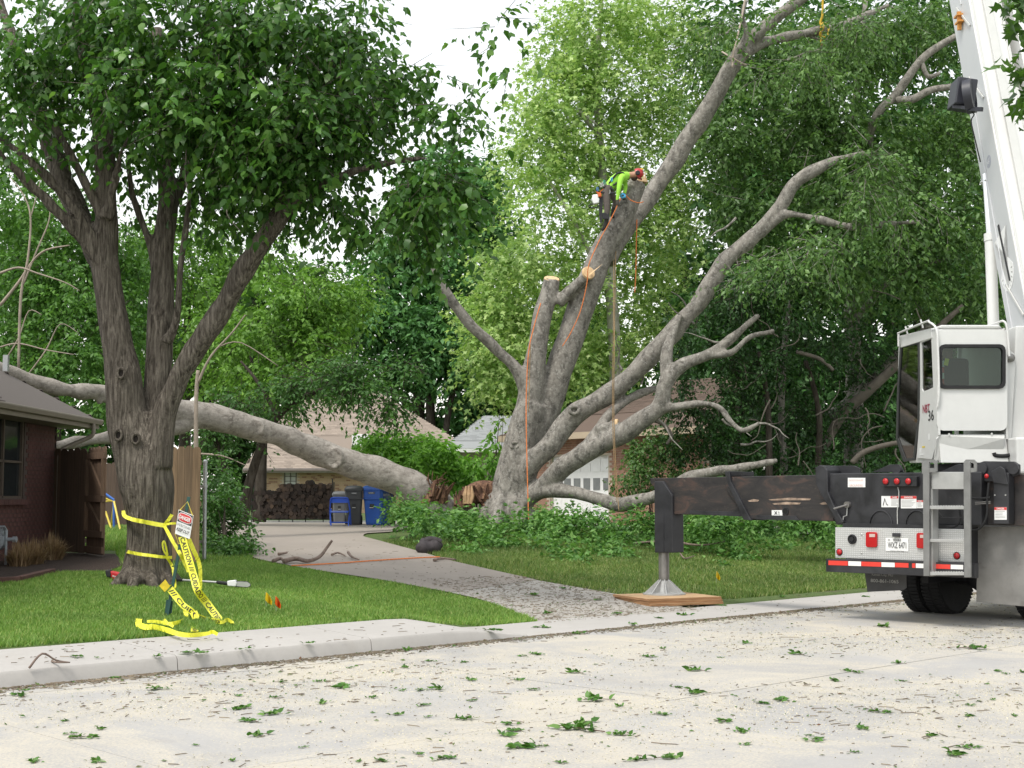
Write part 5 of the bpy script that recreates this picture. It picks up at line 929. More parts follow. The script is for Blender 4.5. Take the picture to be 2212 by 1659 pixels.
# ladder
lad = thing('x', 'x', 'x') if False else None
ld0 = rp('ladder', zr(1032, 305, 1337, 458, 0), -.2, .02, M_ALU, bevel=.006)
for x0, x1, hx0, hx1 in ((975, 1030, 968, 1102), (1335, 1394, 1338, 1452)):
    q = MB(); q.prism([RP(zx(x), zy(y), -.26) for x, y in ((x0, 215), (x1, 215), (x1 + 4, 1238 if x0 > 1200 else 1226), (x0 + 6, 1238 if x0 > 1200 else 1226))], SD * .035); obj('rail', q, M_BLK if False else plain('rail_grey', (.20, .20, .195), .5, .3, var=.2, scale=4), ld0, bevel=.005)
    o1 = [(hx0 + 20, 195), (hx1 - 25, 195), (hx1, 220), (hx1, 300), (hx0, 320), (hx0, 215)]; i1 = [(hx0 + 40, 218), (hx1 - 40, 218), (hx1 - 25, 235), (hx1 - 25, 270), (hx0 + 35, 270), (hx0 + 30, 235)]
    A_ = [RP(zx(x), zy(y), -.25) for x, y in o1]; B_ = [RP(zx(x), zy(y), -.25) for x, y in i1]; q = MB(); n = 6
    q.add(A_ + B_ + [p + SD * .02 for p in A_] + [p + SD * .02 for p in B_], [(i, (i + 1) % n, n + (i + 1) % n, n + i) for i in range(n)] + [(2 * n + (i + 1) % n, 2 * n + i, 3 * n + i, 3 * n + (i + 1) % n) for i in range(n)] + [(i, 2 * n + i, 2 * n + (i + 1) % n, (i + 1) % n) for i in range(n)] + [(n + i, n + (i + 1) % n, 3 * n + (i + 1) % n, 3 * n + i) for i in range(n)]); obj('hand_grip', q, MATS['rail_grey'], ld0)
rp('rail_inner', zr(1030, 330, 1060, 1228), -.2, .16, M_ALU, ld0)
for y in (598, 888, 1182):
    q = MB(); a_, b_ = RP(zx(985), zy(y + 10), -.24), RP(zx(1340), zy(y + 10), -.24); q.prism([a_, b_, b_ - UP * .04, a_ - UP * .04], SD * .12); o = obj('rung', q, M_ALU, ld0, bevel=.004); tq = MB()
    for k in range(14): p = a_.lerp(b_, (k + 1.5) / 15.5); tq.box(p + SD * .02 + UP * .006, (.02, .02, .014), Matrix.Rotation(AL, 3, 'Z'))
    if y != 888: obj('grip_teeth', tq, M_ALU, ld0, kind='stuff')
for yy in (330, 700, 1130): q = MB(); q.bar(RP(zx(1003), zy(yy + 60), -.23), RP(zx(1003), zy(yy + 60), .1), .03, .04); q2 = obj('bracket', q, M_ALU, ld0); q = MB(); q.bar(RP(zx(1365), zy(yy + 60), -.23), RP(zx(1365), zy(yy + 60), .1), .03, .04); obj('bracket', q, M_ALU, ld0)
q = MB(); q.tube([RP(zx(x), zy(y), -.02) for x, y in ((1080, 640), (1120, 660), (1150, 700), (1090, 712), (1330, 706))], .005, 5, False); obj('cable', q, M_BLK, tk)
for pts in (((1300, 640), (1310, 720), (1260, 790), (1150, 800)), ((1390, 535), (1480, 540), (1575, 530)), ((1400, 820), (1480, 805), (1540, 700), (1545, 560), (1560, 400))): q = MB(); q.tube([Vector(c) for c in spline([tuple(RP(zx(x), zy(y), .05)) for x, y in pts], 4)], .014, 7, False); obj('hose', q, M_RUB, tk, smooth=60)
for y in (575, 590): q = MB(); q.tube([RP(zx(1440), zy(y), .06), RP(zx(1575), zy(y - 8), .06)], .009, 7); obj('hydraulic_fitting', q, M_STEEL, tk, smooth=60)
# right-hand outrigger, bracket and flap
rbox = rp('outrigger_box', [(2100, 1022), (2480, 1030), (2480, 1142), (2100, 1134)], .30, .4, M_RST, bevel=.012)
rp('end_collar', [(2110, 1018), (2114, 1000), (2125, 996), (2190, 997), (2202, 1004), (2202, 1024), (2160, 1040), (2110, 1040)], .2, .04, M_BLK)
for x in (2122, 2190): q = MB(); q.lathe(RP(x, 1012, .19), -SD, [(.075, 0), (.075, .03)], 18); obj('pivot_boss', q, M_BLK, tk, smooth=35)
br = rp('outrigger_bracket', zr(1600, 310, 1735, 765, .01), .12, .16, M_BLK, bevel=.01); rp('bracket_cap', [(zx(1580), zy(300)), (zx(1660), zy(255)), (zx(1700), zy(280)), (zx(1730), zy(420)), (zx(1600), zy(400))], .1, .02, M_BLK)
danger(1610, 617, 1718, 728, 5, None, br, .115); rlight(1543, 342, 20, tk, .14); q = MB(); q.lathe(RP(zx(1776), zy(588), .296), -SD, [(.03, 0), (.03, .005)], 14); obj('bolt_hole', q, M_INK, rbox)
for (x, y) in ((1620, 390), (1712, 390), (1615, 510), (1710, 510)): q = MB(); q.lathe(RP(zx(x), zy(y), .118), -SD, [(.01, 0), (.01, .008)], 8); obj('bolt', q, M_ALU, br)
rp('mud_flap', [(zx(1462), zy(790)), (2235, zy(785)), (2235, 1312), (zx(1870), zy(1495)), (zx(1448), zy(1455))], .45, .012, M_FLAP, bevel=.003)
fo = rp('mud_flap', [(zx(462), zy(1190)), (zx(830), zy(1200)), (zx(832), zy(1330)), (zx(800), zy(1352)), (zx(485), zy(1366))], .35, .012, plain('black_mud_flap', (.055, .055, .056), .7, var=.3, scale=3), bevel=.003)
q = MB(); put_text(q, '800-861-1065', RP(zx(638), zy(1270), .345), EXR, UP, w=270 * kk * 1.02, h=30 * kk, bold=.01); put_text(q, 'Kansas City, MO', RP(zx(620), zy(1218), .345), EXR, UP, w=210 * kk, h=26 * kk); obj('lettering', q, M_GREYINK, tk)
# ---- superstructure: operator cab
DC = 19.4; XL = P(2024, 830, DC).x; XR = P(2176, 830, DC).x
def CP(px, py, dy=0.0): p = P(px, py, DC); return Vector((p.x, DC + dy, p.z))
def SP(px, py, dx=0.0):
    r = ray(px, py); o = Vector((0, 0, EYE)); p = o + r * (XL / r.x); return Vector((XL + dx, p.y, p.z))
def holed(mb, outer, inner, ext):                    # wall with one opening, outer and inner have equal counts
    n = len(outer); ext = Vector(ext); O = [Vector(p) for p in outer]; I = [Vector(p) for p in inner]; V = O + I + [p + ext for p in O] + [p + ext for p in I]
    mb.add(V, [(i, (i + 1) % n, n + (i + 1) % n, n + i) for i in range(n)] + [(2 * n + (i + 1) % n, 2 * n + i, 3 * n + i, 3 * n + (i + 1) % n) for i in range(n)] + [(i, 2 * n + i, 2 * n + (i + 1) % n, (i + 1) % n) for i in range(n)] + [(n + i, n + (i + 1) % n, 3 * n + (i + 1) % n, 3 * n + i) for i in range(n)])
def rrect(x0, y0, x1, y1, r, k=3):
    out = []
    for cx_, cy_, a0 in ((x1 - r, y0 + r, -90), (x1 - r, y1 - r, 0), (x0 + r, y1 - r, 90), (x0 + r, y0 + r, 180)):
        for i in range(k + 1): a = RD(a0 + 90 * i / k); out.append((cx_ + r * math.cos(a), cy_ + r * math.sin(a)))
    return out
wi = rrect(2032, 749, 2167, 835, 10); wo_ = rrect(2024, 712, 2176, 930, 14); q = MB(); holed(q, [CP(*p) for p in wo_], [CP(*p) for p in wi], (0, .04, 0)); cab = obj('operator_cab', q, M_CAB, tk)
wf = rrect(2027, 744, 2171, 840, 13); q = MB(); holed(q, [CP(*p, -.03) for p in wf], [CP(*p, -.03) for p in rrect(2034, 751, 2165, 833, 9)], (0, .06, 0)); obj('window_seal', q, M_RUB, cab, smooth=30)
q = MB(); q.prism([CP(*p, .01) for p in wi], (0, .006, 0)); obj('window', q, M_CGL, cab)
zt, zb_ = CP(0, 708).z, CP(0, 941).z; Lc = 1.85
q = MB(); q.prism([(XL, DC + .12, zt - .05), (XL + .08, DC + .02, zt + .0), (XR - .08, DC + .02, zt), (XR, DC + .12, zt - .05), (XR, DC + Lc, zt), (XL, DC + Lc, zt)], (0, 0, .05)); obj('roof', q, M_CAB, cab, bevel=.02)
q = MB(); q.prism([(XL + .02, DC + .01, zt - .02), (XR - .02, DC + .01, zt - .02), (XR - .02, DC + .01, zt - .12), (XL + .02, DC + .01, zt - .12)], (0, .02, 0)); obj('roof_edge', q, M_CAB, cab, bevel=.01)
q = MB(); q.prism([SP(2024, 938, .02), SP(2030, 1000, .02), SP(1962, 1000, .02), SP(1938, 945, .02)], (XR - XL - .04, 0, 0)); obj('floor', q, M_CABG, cab, bevel=.01)
q = MB(); q.prism([CP(2030, 940, .02), CP(2172, 940, .02), CP(2168, 948, -.03), CP(2168, 977, .02), CP(2072, 977, .02), CP(2046, 996, .06), CP(2022, 996, .06), CP(2022, 948, -.02)], (0, .05, 0)); obj('lower_panel', q, M_CABG, cab, bevel=.008)
q = MB(); q.prism([(XR, DC + .02, zb_ - .05), (XR, DC + Lc, zb_ - .05), (XR, DC + Lc, zt), (XR, DC + .02, zt)], (-.03, 0, 0)); obj('side_wall', q, M_CABG, cab)
# left side: frame with door window and front corner glass
S_ = lambda x, y, dx=0: SP(1836 + x / 3.613, 621 + y / 3.613, dx)
q = MB(); holed(q, [S_(545, 360), S_(670, 320), S_(690, 1150), S_(640, 1340), S_(520, 1330), S_(545, 1000)], [S_(556, 432), S_(635, 400), S_(650, 780), S_(606, 800), S_(570, 812), S_(560, 790)], (.03, 0, 0)); obj('door', q, M_CAB, cab)
q = MB(); q.prism([S_(556, 432, .015), S_(635, 400, .015), S_(650, 780, .015), S_(560, 815, .015)], (.004, 0, 0)); obj('door_window', q, M_CGL, cab)
fr = [S_(392, 380), S_(545, 345), S_(548, 700), S_(545, 1030), S_(505, 1345), S_(415, 1360), S_(358, 1180), S_(368, 780)]; fi = [S_(402, 470), S_(528, 440), S_(530, 700), S_(526, 1030), S_(492, 1330), S_(432, 1335), S_(372, 1175), S_(380, 780)]
q = MB(); holed(q, fr, fi, (.03, 0, 0)); obj('front_frame', q, plain('cab_seal_black', (.03, .03, .03), .6), cab); q = MB(); q.prism([p + Vector((.014, 0, 0)) for p in fi], (.004, 0, 0)); obj('front_window', q, M_CGL, cab)
q = MB(); q.prism([S_(392, 378, -.012), S_(640, 318, -.012), S_(645, 395, -.012), S_(400, 470, -.012)], (.04, 0, 0)); obj('header', q, M_CAB, cab, bevel=.006)
q = MB(); yf = S_(392, 700).y
for x_ in (XL + .03, XR - .05): q.bar((x_, yf + .02, zt), (x_, S_(360, 1180).y, S_(360, 1180).z), .05, .05)
obj('front_pillar', q, M_CAB, cab)
for pts in ([S_(405, 460, -.05), S_(405, 365, -.05), S_(420, 350, -.05), S_(620, 268, -.05), S_(645, 270, -.05), CP(2021, 712, -.04), CP(2024, 760, -.05), CP(2026, 850, -.05), CP(2024, 880, -.02)], [CP(2140, 700, 1.2), CP(2160, 695, .2), CP(2168, 694, .0), CP(2174, 712, -.03), CP(2178, 770, -.04)]):
    q = MB(); q.tube([Vector(c) for c in spline([tuple(p) for p in pts], 4)], .016, 8); obj('handrail', q, M_CAB, cab, smooth=60)
for x in (460, 580): q = MB(); p = S_(x, 365 - (x - 460) * .42, -.02); q.tube([p, p + UP * .12 + Vector((-.03, 0, 0))], .013, 6); obj('handrail_post', q, M_CAB, cab)
q = MB(); put_text(q, 'NBT', S_(597, 945, -.002), (0, -1, 0), UP, w=.34, h=.12, bold=.02); obj('lettering', q, plain('maroon_print', (.28, .03, .06), .5), cab); q = MB(); put_text(q, '36', S_(634, 998, -.002), (0, -1, 0), UP, w=.26, h=.15, bold=.01); obj('lettering', q, M_INK, cab)
for (x0, y0, x1, y1, mm) in ((545, 1255, 560, 1290, M_STK), (545, 1295, 575, 1310, M_STK), (565, 1238, 585, 1250, plain('yellow_sticker', (.7, .55, .05), .5)), (612, 1140, 624, 1190, M_STK)): q = MB(); q.prism([S_(x0, y0, -.002), S_(x1, y0, -.002), S_(x1, y1, -.002), S_(x0, y1, -.002)], (-.002, 0, 0)); obj('sticker', q, mm, cab)
for (x, y) in ((2050, 938), (2142, 937)): q = MB(); q.lathe(CP(x, y, 0), (0, -1, 0), [(.015, 0), (.015, .01)], 8); obj('latch', q, M_CABG, cab)
q = MB(); q.box(CP(2085, 812, .65), (.52, .14, .62)); q.box(CP(2085, 848, .85), (.52, .5, .14)); obj('seat', q, plain('seat_cloth', (.025, .03, .03), .9), cab, bevel=.05)
for k, yy in enumerate((785, 798, 811, 824)): q = MB(); q.box(CP(2040, yy, .06), (.03, .004, .09)); obj('window_tape', q, M_REDT if k % 2 else M_WTAPE, cab)
q = MB(); q.box(CP(2047, 781, .05), (.06, .004, .1), Matrix.Rotation(.25, 3, 'Y')); obj('paper_tag', q, plain('yellow_paper', (.75, .68, .05), .6), cab)
q = MB(); q.box((XL + .4, DC + 1.5, zb_ + .3), (.5, .15, .6)); q.lathe((XL + .35, DC + 1.2, zb_ + .68), (0, -.6, .8), [(.17, 0), (.18, .015), (.17, .03)], 18); obj('console', q, plain('console_grey', (.08, .08, .08), .7), cab)
# turntable and deck
q = MB(); q.prism([CP(2070, 977, .1), CP(2200, 975, .1), CP(2240, 1000, .1), CP(2150, 1003, .1), CP(2072, 985, .1)], (0, 1.2, 0)); obj('turntable_deck', q, M_CAB, tk, bevel=.01)
q = MB(); tc = CP(2150, 1000, 1.0); q.lathe(Vector((tc.x, tc.y, tc.z - .3)), UP, [(.6, -.55), (.6, .1), (.7, .12), (.7, .3)], 30); obj('turntable', q, M_BLK, tk, smooth=35)
q = MB(); q.box(CP(2235, 985, .3), (.72, 1.2, .5)); obj('counterweight', q, M_CAB, tk, bevel=.03)
q = MB(); q.tube([Vector(c) for c in spline([tuple(CP(x, y, -.02)) for x, y in ((2146, 978), (2150, 984), (2170, 985), (2190, 981))], 4)], .028, 8); obj('hose', q, M_RUB, tk, smooth=60)
q = MB(); q.prism([CP(2172, 770, .15), CP(2178, 758, .15), CP(2190, 754, .15), CP(2200, 762, .15), CP(2203, 780, .15), CP(2192, 968, .15), CP(2176, 968, .15), CP(2172, 900, .15), CP(2180, 800, .15)], (0, .05, 0)); obj('pivot_plate', q, M_CAB, tk, bevel=.012)
q = MB(); q.lathe(CP(2190, 771, .15), (0, -1, 0), [(.06, 0), (.06, .04), (.03, .05)], 16); obj('pivot_pin', q, M_STEEL, tk, smooth=40)
q = MB(); q.prism([CP(2206, 700, .2), CP(2290, 700, .2), CP(2300, 1000, .2), CP(2192, 1000, .2)], (0, .8, 0)); obj('mast', q, M_CAB, tk, bevel=.02)
# boom
E0 = P(2204, 594, 19.7); E1 = P(2093, 0, 21.5); bx_ = (E1 - E0).normalized(); bx1 = Vector((1, 0, 0)) - bx_ * bx_.x; bx1.normalize(); bf = bx_.cross(bx1) * -1; bf = bf if bf.y > 0 else -bf
def BP(s, a, f): return E0 + bx_ * s + bx1 * a + bf * f           # along boom, to the right, forward
def bbox(name, s0, s1, a0, a1, f0, f1, mat, parent=tk, bevel=.02):
    q = MB(); q.prism([BP(s0, a0, f0), BP(s0, a1, f0), BP(s0, a1, f1), BP(s0, a0, f1)], bx_ * (s1 - s0)); return obj(name, q, mat, parent, bevel=bevel)
M_BOOM_SHADE = plain('boom_shade_grey', (.50, .51, .52), .4, var=.04, scale=1); boom = bbox('boom', -2.6, 9.5, 0, .52, 0, .78, M_CAB)  # the greyer white holds the shade of the boom's left side
bbox('boom_section', 9.4, 13.5, .06, .46, .06, .7, M_CAB)
bbox('side_shade_sheet', -2.4, 9.4, -.004, -.001, .02, .76, M_BOOM_SHADE, boom, 0)  # thin added sheet, its grey paints the left face as turned from the light
for s0, s1, a0, a1, f0, f1 in ((-2.2, 9.4, .02, .05, -.02, -.002), (-2.2, 9.4, .46, .5, -.02, -.002), (.6, 9.4, .2, .32, -.06, -.003)): bbox('rail', s0, s1, a0, a1, f0, f1, M_CABG, boom, .003)
jib = bbox('jib', -1.4, 11, .62, .78, -.1, .25, M_CAB, tk, .012); bbox('jib', -1.4, 11, .98, 1.14, -.1, .25, M_CAB, tk, .012)
for k in range(24): s = -1.2 + k * .5; bbox('jib_lacing', s, s + .05, .78, .98, -.05, .0, M_CABG, jib, 0)
for (s, a, b_) in ((4.6, .05, .5), (3.2, .5, .95), (-.6, .05, .5)):   # struts and seams on the shade-grey left face
    q = MB(); q.bar(BP(s, -.02, .1), BP(s + .7, -.02, .5), .02, .03); obj('strap', q, M_CABG, boom)
q = MB(); q.tube([BP(5.2, -.012, .3), BP(9.3, -.012, .38)], .012, 6); q.tube([BP(3.4, -.012, .5), BP(-2, -.012, .62)], .012, 6); obj('conduit', q, M_BOOM_SHADE, boom)
# spotlight/reel box on the boom side
cb = BP(4.05, -.14, .48); q = MB(); q.box(P(2079, 205, 20.6), (.3, .4, .42), Matrix.Rotation(.16, 3, 'Y')); reel = obj('winch_box', q, plain('reel_plastic', (.02, .021, .03), .45), tk, bevel=.02)
q = MB(); q.lathe(P(2096, 208, 20.45), (1, -.55, .1), [(.24, -.07), (.26, -.07), (.26, .05), (.2, .06), (.2, .03)], 26); obj('drum', q, MATS['reel_plastic'], reel, smooth=35)
q = MB(); q.bar(P(2090, 236, 20.4), P(2122, 236, 20.2), .05, .06); q.bar(P(2065, 232, 20.6), P(2100, 236, 20.4), .2, .05); obj('bracket', q, MATS['reel_plastic'], reel); q = MB(); q.tube([Vector(c) for c in spline([tuple(P(x, y, 20.4)) for x, y in ((2098, 240), (2104, 248), (2098, 262), (2106, 300), (2118, 350))], 4)], .01, 6); obj('cable', q, M_RUB, reel, smooth=60)
# boom angle dial with needle
dc = BP(.72, -.006, .42); q = MB(); dv = [BP(.3 + 0 * 0, -.006, .42) + bx_ * (math.sin(a) * .3) + bf * (math.cos(a) * -.26) for a in np.linspace(math.pi, 2 * math.pi, 12)]; q.prism([BP(.95, -.006, .16), BP(.95, -.006, .68)] + [p for p in dv[::-1]], (-.004, 0, 0)); dial = obj('angle_dial', q, M_STK, boom)
q = MB(); q.bar(BP(1.1, -.014, .42), BP(.12, -.014, .36), .012, .045); obj('needle', q, M_INK, dial)
q = MB()
for a in np.linspace(math.pi * 1.05, math.pi * 1.95, 10): p0 = BP(.3, -.011, .42) + bx_ * (math.sin(a) * .26) + bf * (math.cos(a) * -.22); p1 = BP(.3, -.011, .42) + bx_ * (math.sin(a) * .2) + bf * (math.cos(a) * -.17); q.bar(p0, p1, .003, .018)
obj('scale_marks', q, M_GREYINK, dial, kind='stuff')
q = MB(); q.box(BP(4.95, -.05, .4), (.06, .05, .3)); q.box(BP(5.05, -.05, .4), (.09, .2, .03)); q.box(BP(4.92, -.05, .4), (.09, .2, .03)); obj('level_bracket', q, plain('orange_bracket', (.55, .25, .06), .6, var=.3), boom)
q = MB(); c = BP(2.2, -.005, .36); q.lathe(c, (-1, 0, 0), [(.1, 0), (.1, .001), (.075, .002), (.0745, .003)], 24); obj('round_emblem', q, plain('emblem_grey', (.34, .35, .4), .5), boom); q = MB(); put_text(q, 'NBT', c + Vector((-.004, 0, 0)), -bf, bx_, w=.12, h=.07); obj('emblem_mark', q, M_STK, boom)
# lift cylinder in front of the boom
l0 = P(2155, 960, 20.5); l1 = P(2139, 508, 20.9); l2 = P(2133, 420, 21.0); q = MB(); q.tube([l0, l1], .085, 18); q.lathe(l1, (l1 - l0), [(.095, -.1), (.095, .02)], 18); lc = obj('lift_cylinder', q, M_CAB, tk, smooth=40); q = MB(); q.tube([l1, l2 + (l2 - l1) * .5], .058, 14); obj('rod', q, plain('chrome_rod', (.7, .7, .7), .15, .9, var=.03), lc, smooth=40)
q = MB(); q.bar(l2 + (l2 - l1) * .45, BP(2.0, .2, .7), .2, .2); obj('rod_end', q, M_CAB, lc)
# timber mats under the jack foot
pz = zg; pd = thing('outrigger_pad', 'stack of plywood sheets under the outrigger foot', 'pad', (jc.x, jc.y, pz)); r_ = random.Random(2)
t = NT('plywood_edge'); f = t.noise(1, 5, .6, stretch=(3, 3, 90)); t.color(t.ramp(f, [(.35, (.20, .10, .045)), (.6, (.38, .21, .10)), (.75, (.45, .28, .15))])); t.b.inputs['Roughness'].default_value = .85; M_PLY = t.m
M_PLYT = plain('plywood_face', (.43, .28, .15), .8, var=.2, scale=5)
for k in range(3):
    q = MB(); rot = Matrix.Rotation(RD(24) + r_.uniform(-.02, .02), 3, 'Z'); q.box((jc.x + .02 + r_.uniform(-.02, .02), jc.y - .22 + r_.uniform(-.02, .02), pz + .019 + k * .0385), (1.3, 1.12, .037), rot); q.m = [0, 1, 0, 0, 0, 0]; obj('plywood_sheet', q, [M_PLY, M_PLYT], pd, bevel=.003)
# ------------------------------------------------------------------ plants low down
M_UG = leafmat('undergrowth_leaf', [(.04, .105, .025), (.065, .15, .035), (.095, .2, .05), (.15, .26, .08)], .33, .5, 1.4)
M_VINE = leafmat('vine_leaf', [(.07, .17, .02), (.10, .23, .03), (.15, .30, .045)], .4, .5)
def mound(name, label, cat, specs, mat, tpl='diamond', kind=None, stems=0, **kw):
    x0, y0, d0_ = specs[0][0], specs[0][1], specs[0][2]; b = P(x0, y0, d0_); b.z = gz(b.x, b.y)
    t = thing(name, label, cat, b)
    if kind: t['kind'] = kind
    o, tw = crown('foliage', specs, mat, t, tpl, **kw)
    if stems:
        m = MB(); r = random.Random(x0)
        for s in random.Random(1).sample(specs, min(len(specs), 6)):
            for k in range(stems):
                e = P(s[0] + r.uniform(-.5, .5) * s[3], s[1] + r.uniform(-.4, .2) * s[4], s[2]); q = Vector((b.x + (e.x - b.x) * .4, b.y + (e.y - b.y) * .4, 0)); q.z = gz(q.x, q.y) - .05; m.tube([q, q.lerp(e, .5) + Vector((r.uniform(-.1, .1), 0, .05)), e], [.02, .014, .005], 5, False)
        obj('stems', m, BK_D, t, kind='stuff')
    return t
UGS = []
r_ = random.Random(31)
for k in range(170):
    x = r_.uniform(850, 1830); fy = r_.random(); front = 1206 + 14 * math.sin(x * .021) + 9 * math.sin(x * .057) - 12 * abs((x - 1300) / 500) + (x < 970) * -52
    y = front - fy * 60; p = G(x, y); d = p.y; h = (r_.uniform(.08, .26) + .16 * fy) * r_.choice((.6, 1, 1, 1.5)); c = proj(np.float64(p.x), np.float64(d), np.float64(p.z + h * .6)); UGS.append((x, float(c[1]), d, r_.uniform(22, 45), h * .75 / d * F, r_.uniform(.3, .6), int(150 + 330 * r_.random())))
for (x, y, d, rx, ry, n) in ((880, 1110, 31, 45, 32, 2200), (920, 1125, 30, 45, 30, 1600), (960, 1110, 31.5, 40, 24, 1400), (1010, 1140, 31, 50, 18, 1100), (1060, 1158, 31, 40, 12, 500), (1180, 1122, 31.6, 36, 24, 1000), (1240, 1118, 31.8, 50, 22, 1300), (1300, 1128, 31.5, 50, 20, 1200), (1380, 1125, 31, 50, 28, 1500), (1450, 1120, 31, 60, 30, 1800), (1560, 1125, 30, 80, 26, 2000), (1680, 1125, 30, 80, 26, 2000), (1780, 1125, 30, 60, 24, 1500)): UGS.append((x, y, d, rx, ry, .7, n))
ug = mound('undergrowth', 'tangled green weeds and ivy growing round the foot of the damaged tree', 'undergrowth', UGS, M_UG, 'diamond', 'stuff', 0, per=8, slen=.34, size=.12, droop=.3, shell=.2, tilt=.8, seed=71, gap=-.1, gfreq=1.5)
mound('vine_bush', 'bright green vine-covered bush mounded behind the fallen limb', 'bush', [(905, 990, 38, 62, 50, 1.2, 5200), (810, 968, 38.5, 42, 30, 1.0, 1900), (860, 962, 38.4, 50, 34, 1.0, 2200), (950, 975, 38, 34, 36, .9, 1500), (880, 1030, 38, 40, 20, .8, 800)], M_VINE, 'diamond', None, 2, per=10, slen=.4, size=.15, droop=.6, shell=.6, seed=72)
mound('willowy_bush', 'light green bush with narrow drooping leaves beside the big trunk', 'bush', [(1050, 1000, 38.5, 40, 34, .8, 1300), (1000, 1010, 38.4, 40, 26, .8, 700), (1078, 890, 38.6, 20, 46, .6, 900), (1070, 950, 38.5, 24, 36, .6, 600), (1000, 1036, 38.2, 35, 22, .7, 500)], M_VINE, 'diamond', None, 3, per=10, slen=.5, size=.19, droop=.9, shell=.4, seed=73)
mound('dark_shrub', 'dense dark green shrub between cedar fence and driveway', 'shrub', [(490, 1150, 27, 52, 62, .9, 4200), (470, 1100, 27.3, 40, 40, .8, 2200), (505, 1180, 26.6, 38, 34, .7, 1800), (460, 1040, 28.5, 40, 60, .8, 1800)], M_DK2, 'ovate', None, 4, per=9, slen=.3, size=.085, droop=.4, shell=.6, seed=74)
mound('ivy_bush', 'dark ivy bush climbing the brick pier of the garage house', 'bush', [(1420, 1010, 37.5, 70, 60, .9, 3600), (1400, 960, 38, 50, 50, .7, 1500), (1480, 1040, 37, 70, 45, .9, 2200), (1400, 1060, 37, 40, 24, .7, 900), (1350, 1050, 36.5, 26, 30, .5, 420), (1560, 1060, 36.5, 70, 36, .9, 1900)], M_R1, 'ovate', None, 3, per=9, slen=.35, size=.10, droop=.5, shell=.5, seed=75)
# near oak whose branch tips hang into the top corner
M_OAK = leafmat('oak_leaf', [(.03, .07, .015), (.05, .11, .02), (.08, .16, .03)], .35, .4)
ox = P(3000, 1072, 9.0).x; ok = thing('oak_tree', 'nearby oak whose dark lobed leaves hang in beside the boom', 'tree', (ox, 9.0, .1)); m = MB()
limb(m, [(3000, 1640, 130, 9), (2990, 900, 110, 9), (2960, 200, 90, 9), (2900, -300, 70, 9)], 12); obj('trunk', m, BK_L, ok, smooth=180); m = MB()
for c in ([(2960, 250, 60, 9), (2700, 60, 34, 9), (2440, 20, 18, 9), (2300, 110, 8, 9), (2210, 150, 4, 9)], [(2600, 40, 22, 9), (2400, -80, 12, 9), (2250, -60, 7, 9), (2150, -20, 3, 9)], [(2350, 60, 8, 9), (2280, 60, 5, 9), (2230, 30, 3, 9)]): limb(m, c, 8)
obj('branch', m, BK_L, ok, smooth=180)
crown('crown', [(2168, -14, 9, 46, 14, .25, 40), (2218, 2, 9, 24, 14, .25, 36), (2212, 160, 9, 20, 22, .2, 40), (2275, 170, 9, 36, 40, .4, 130), (2370, 60, 9, 90, 80, .6, 450), (2560, 0, 9, 200, 120, .9, 1600), (2800, -200, 9, 300, 250, 1.3, 3600)], M_OAK, ok, 'lobed', per=6, slen=.22, size=.11, droop=.8, shell=.2, seed=81)

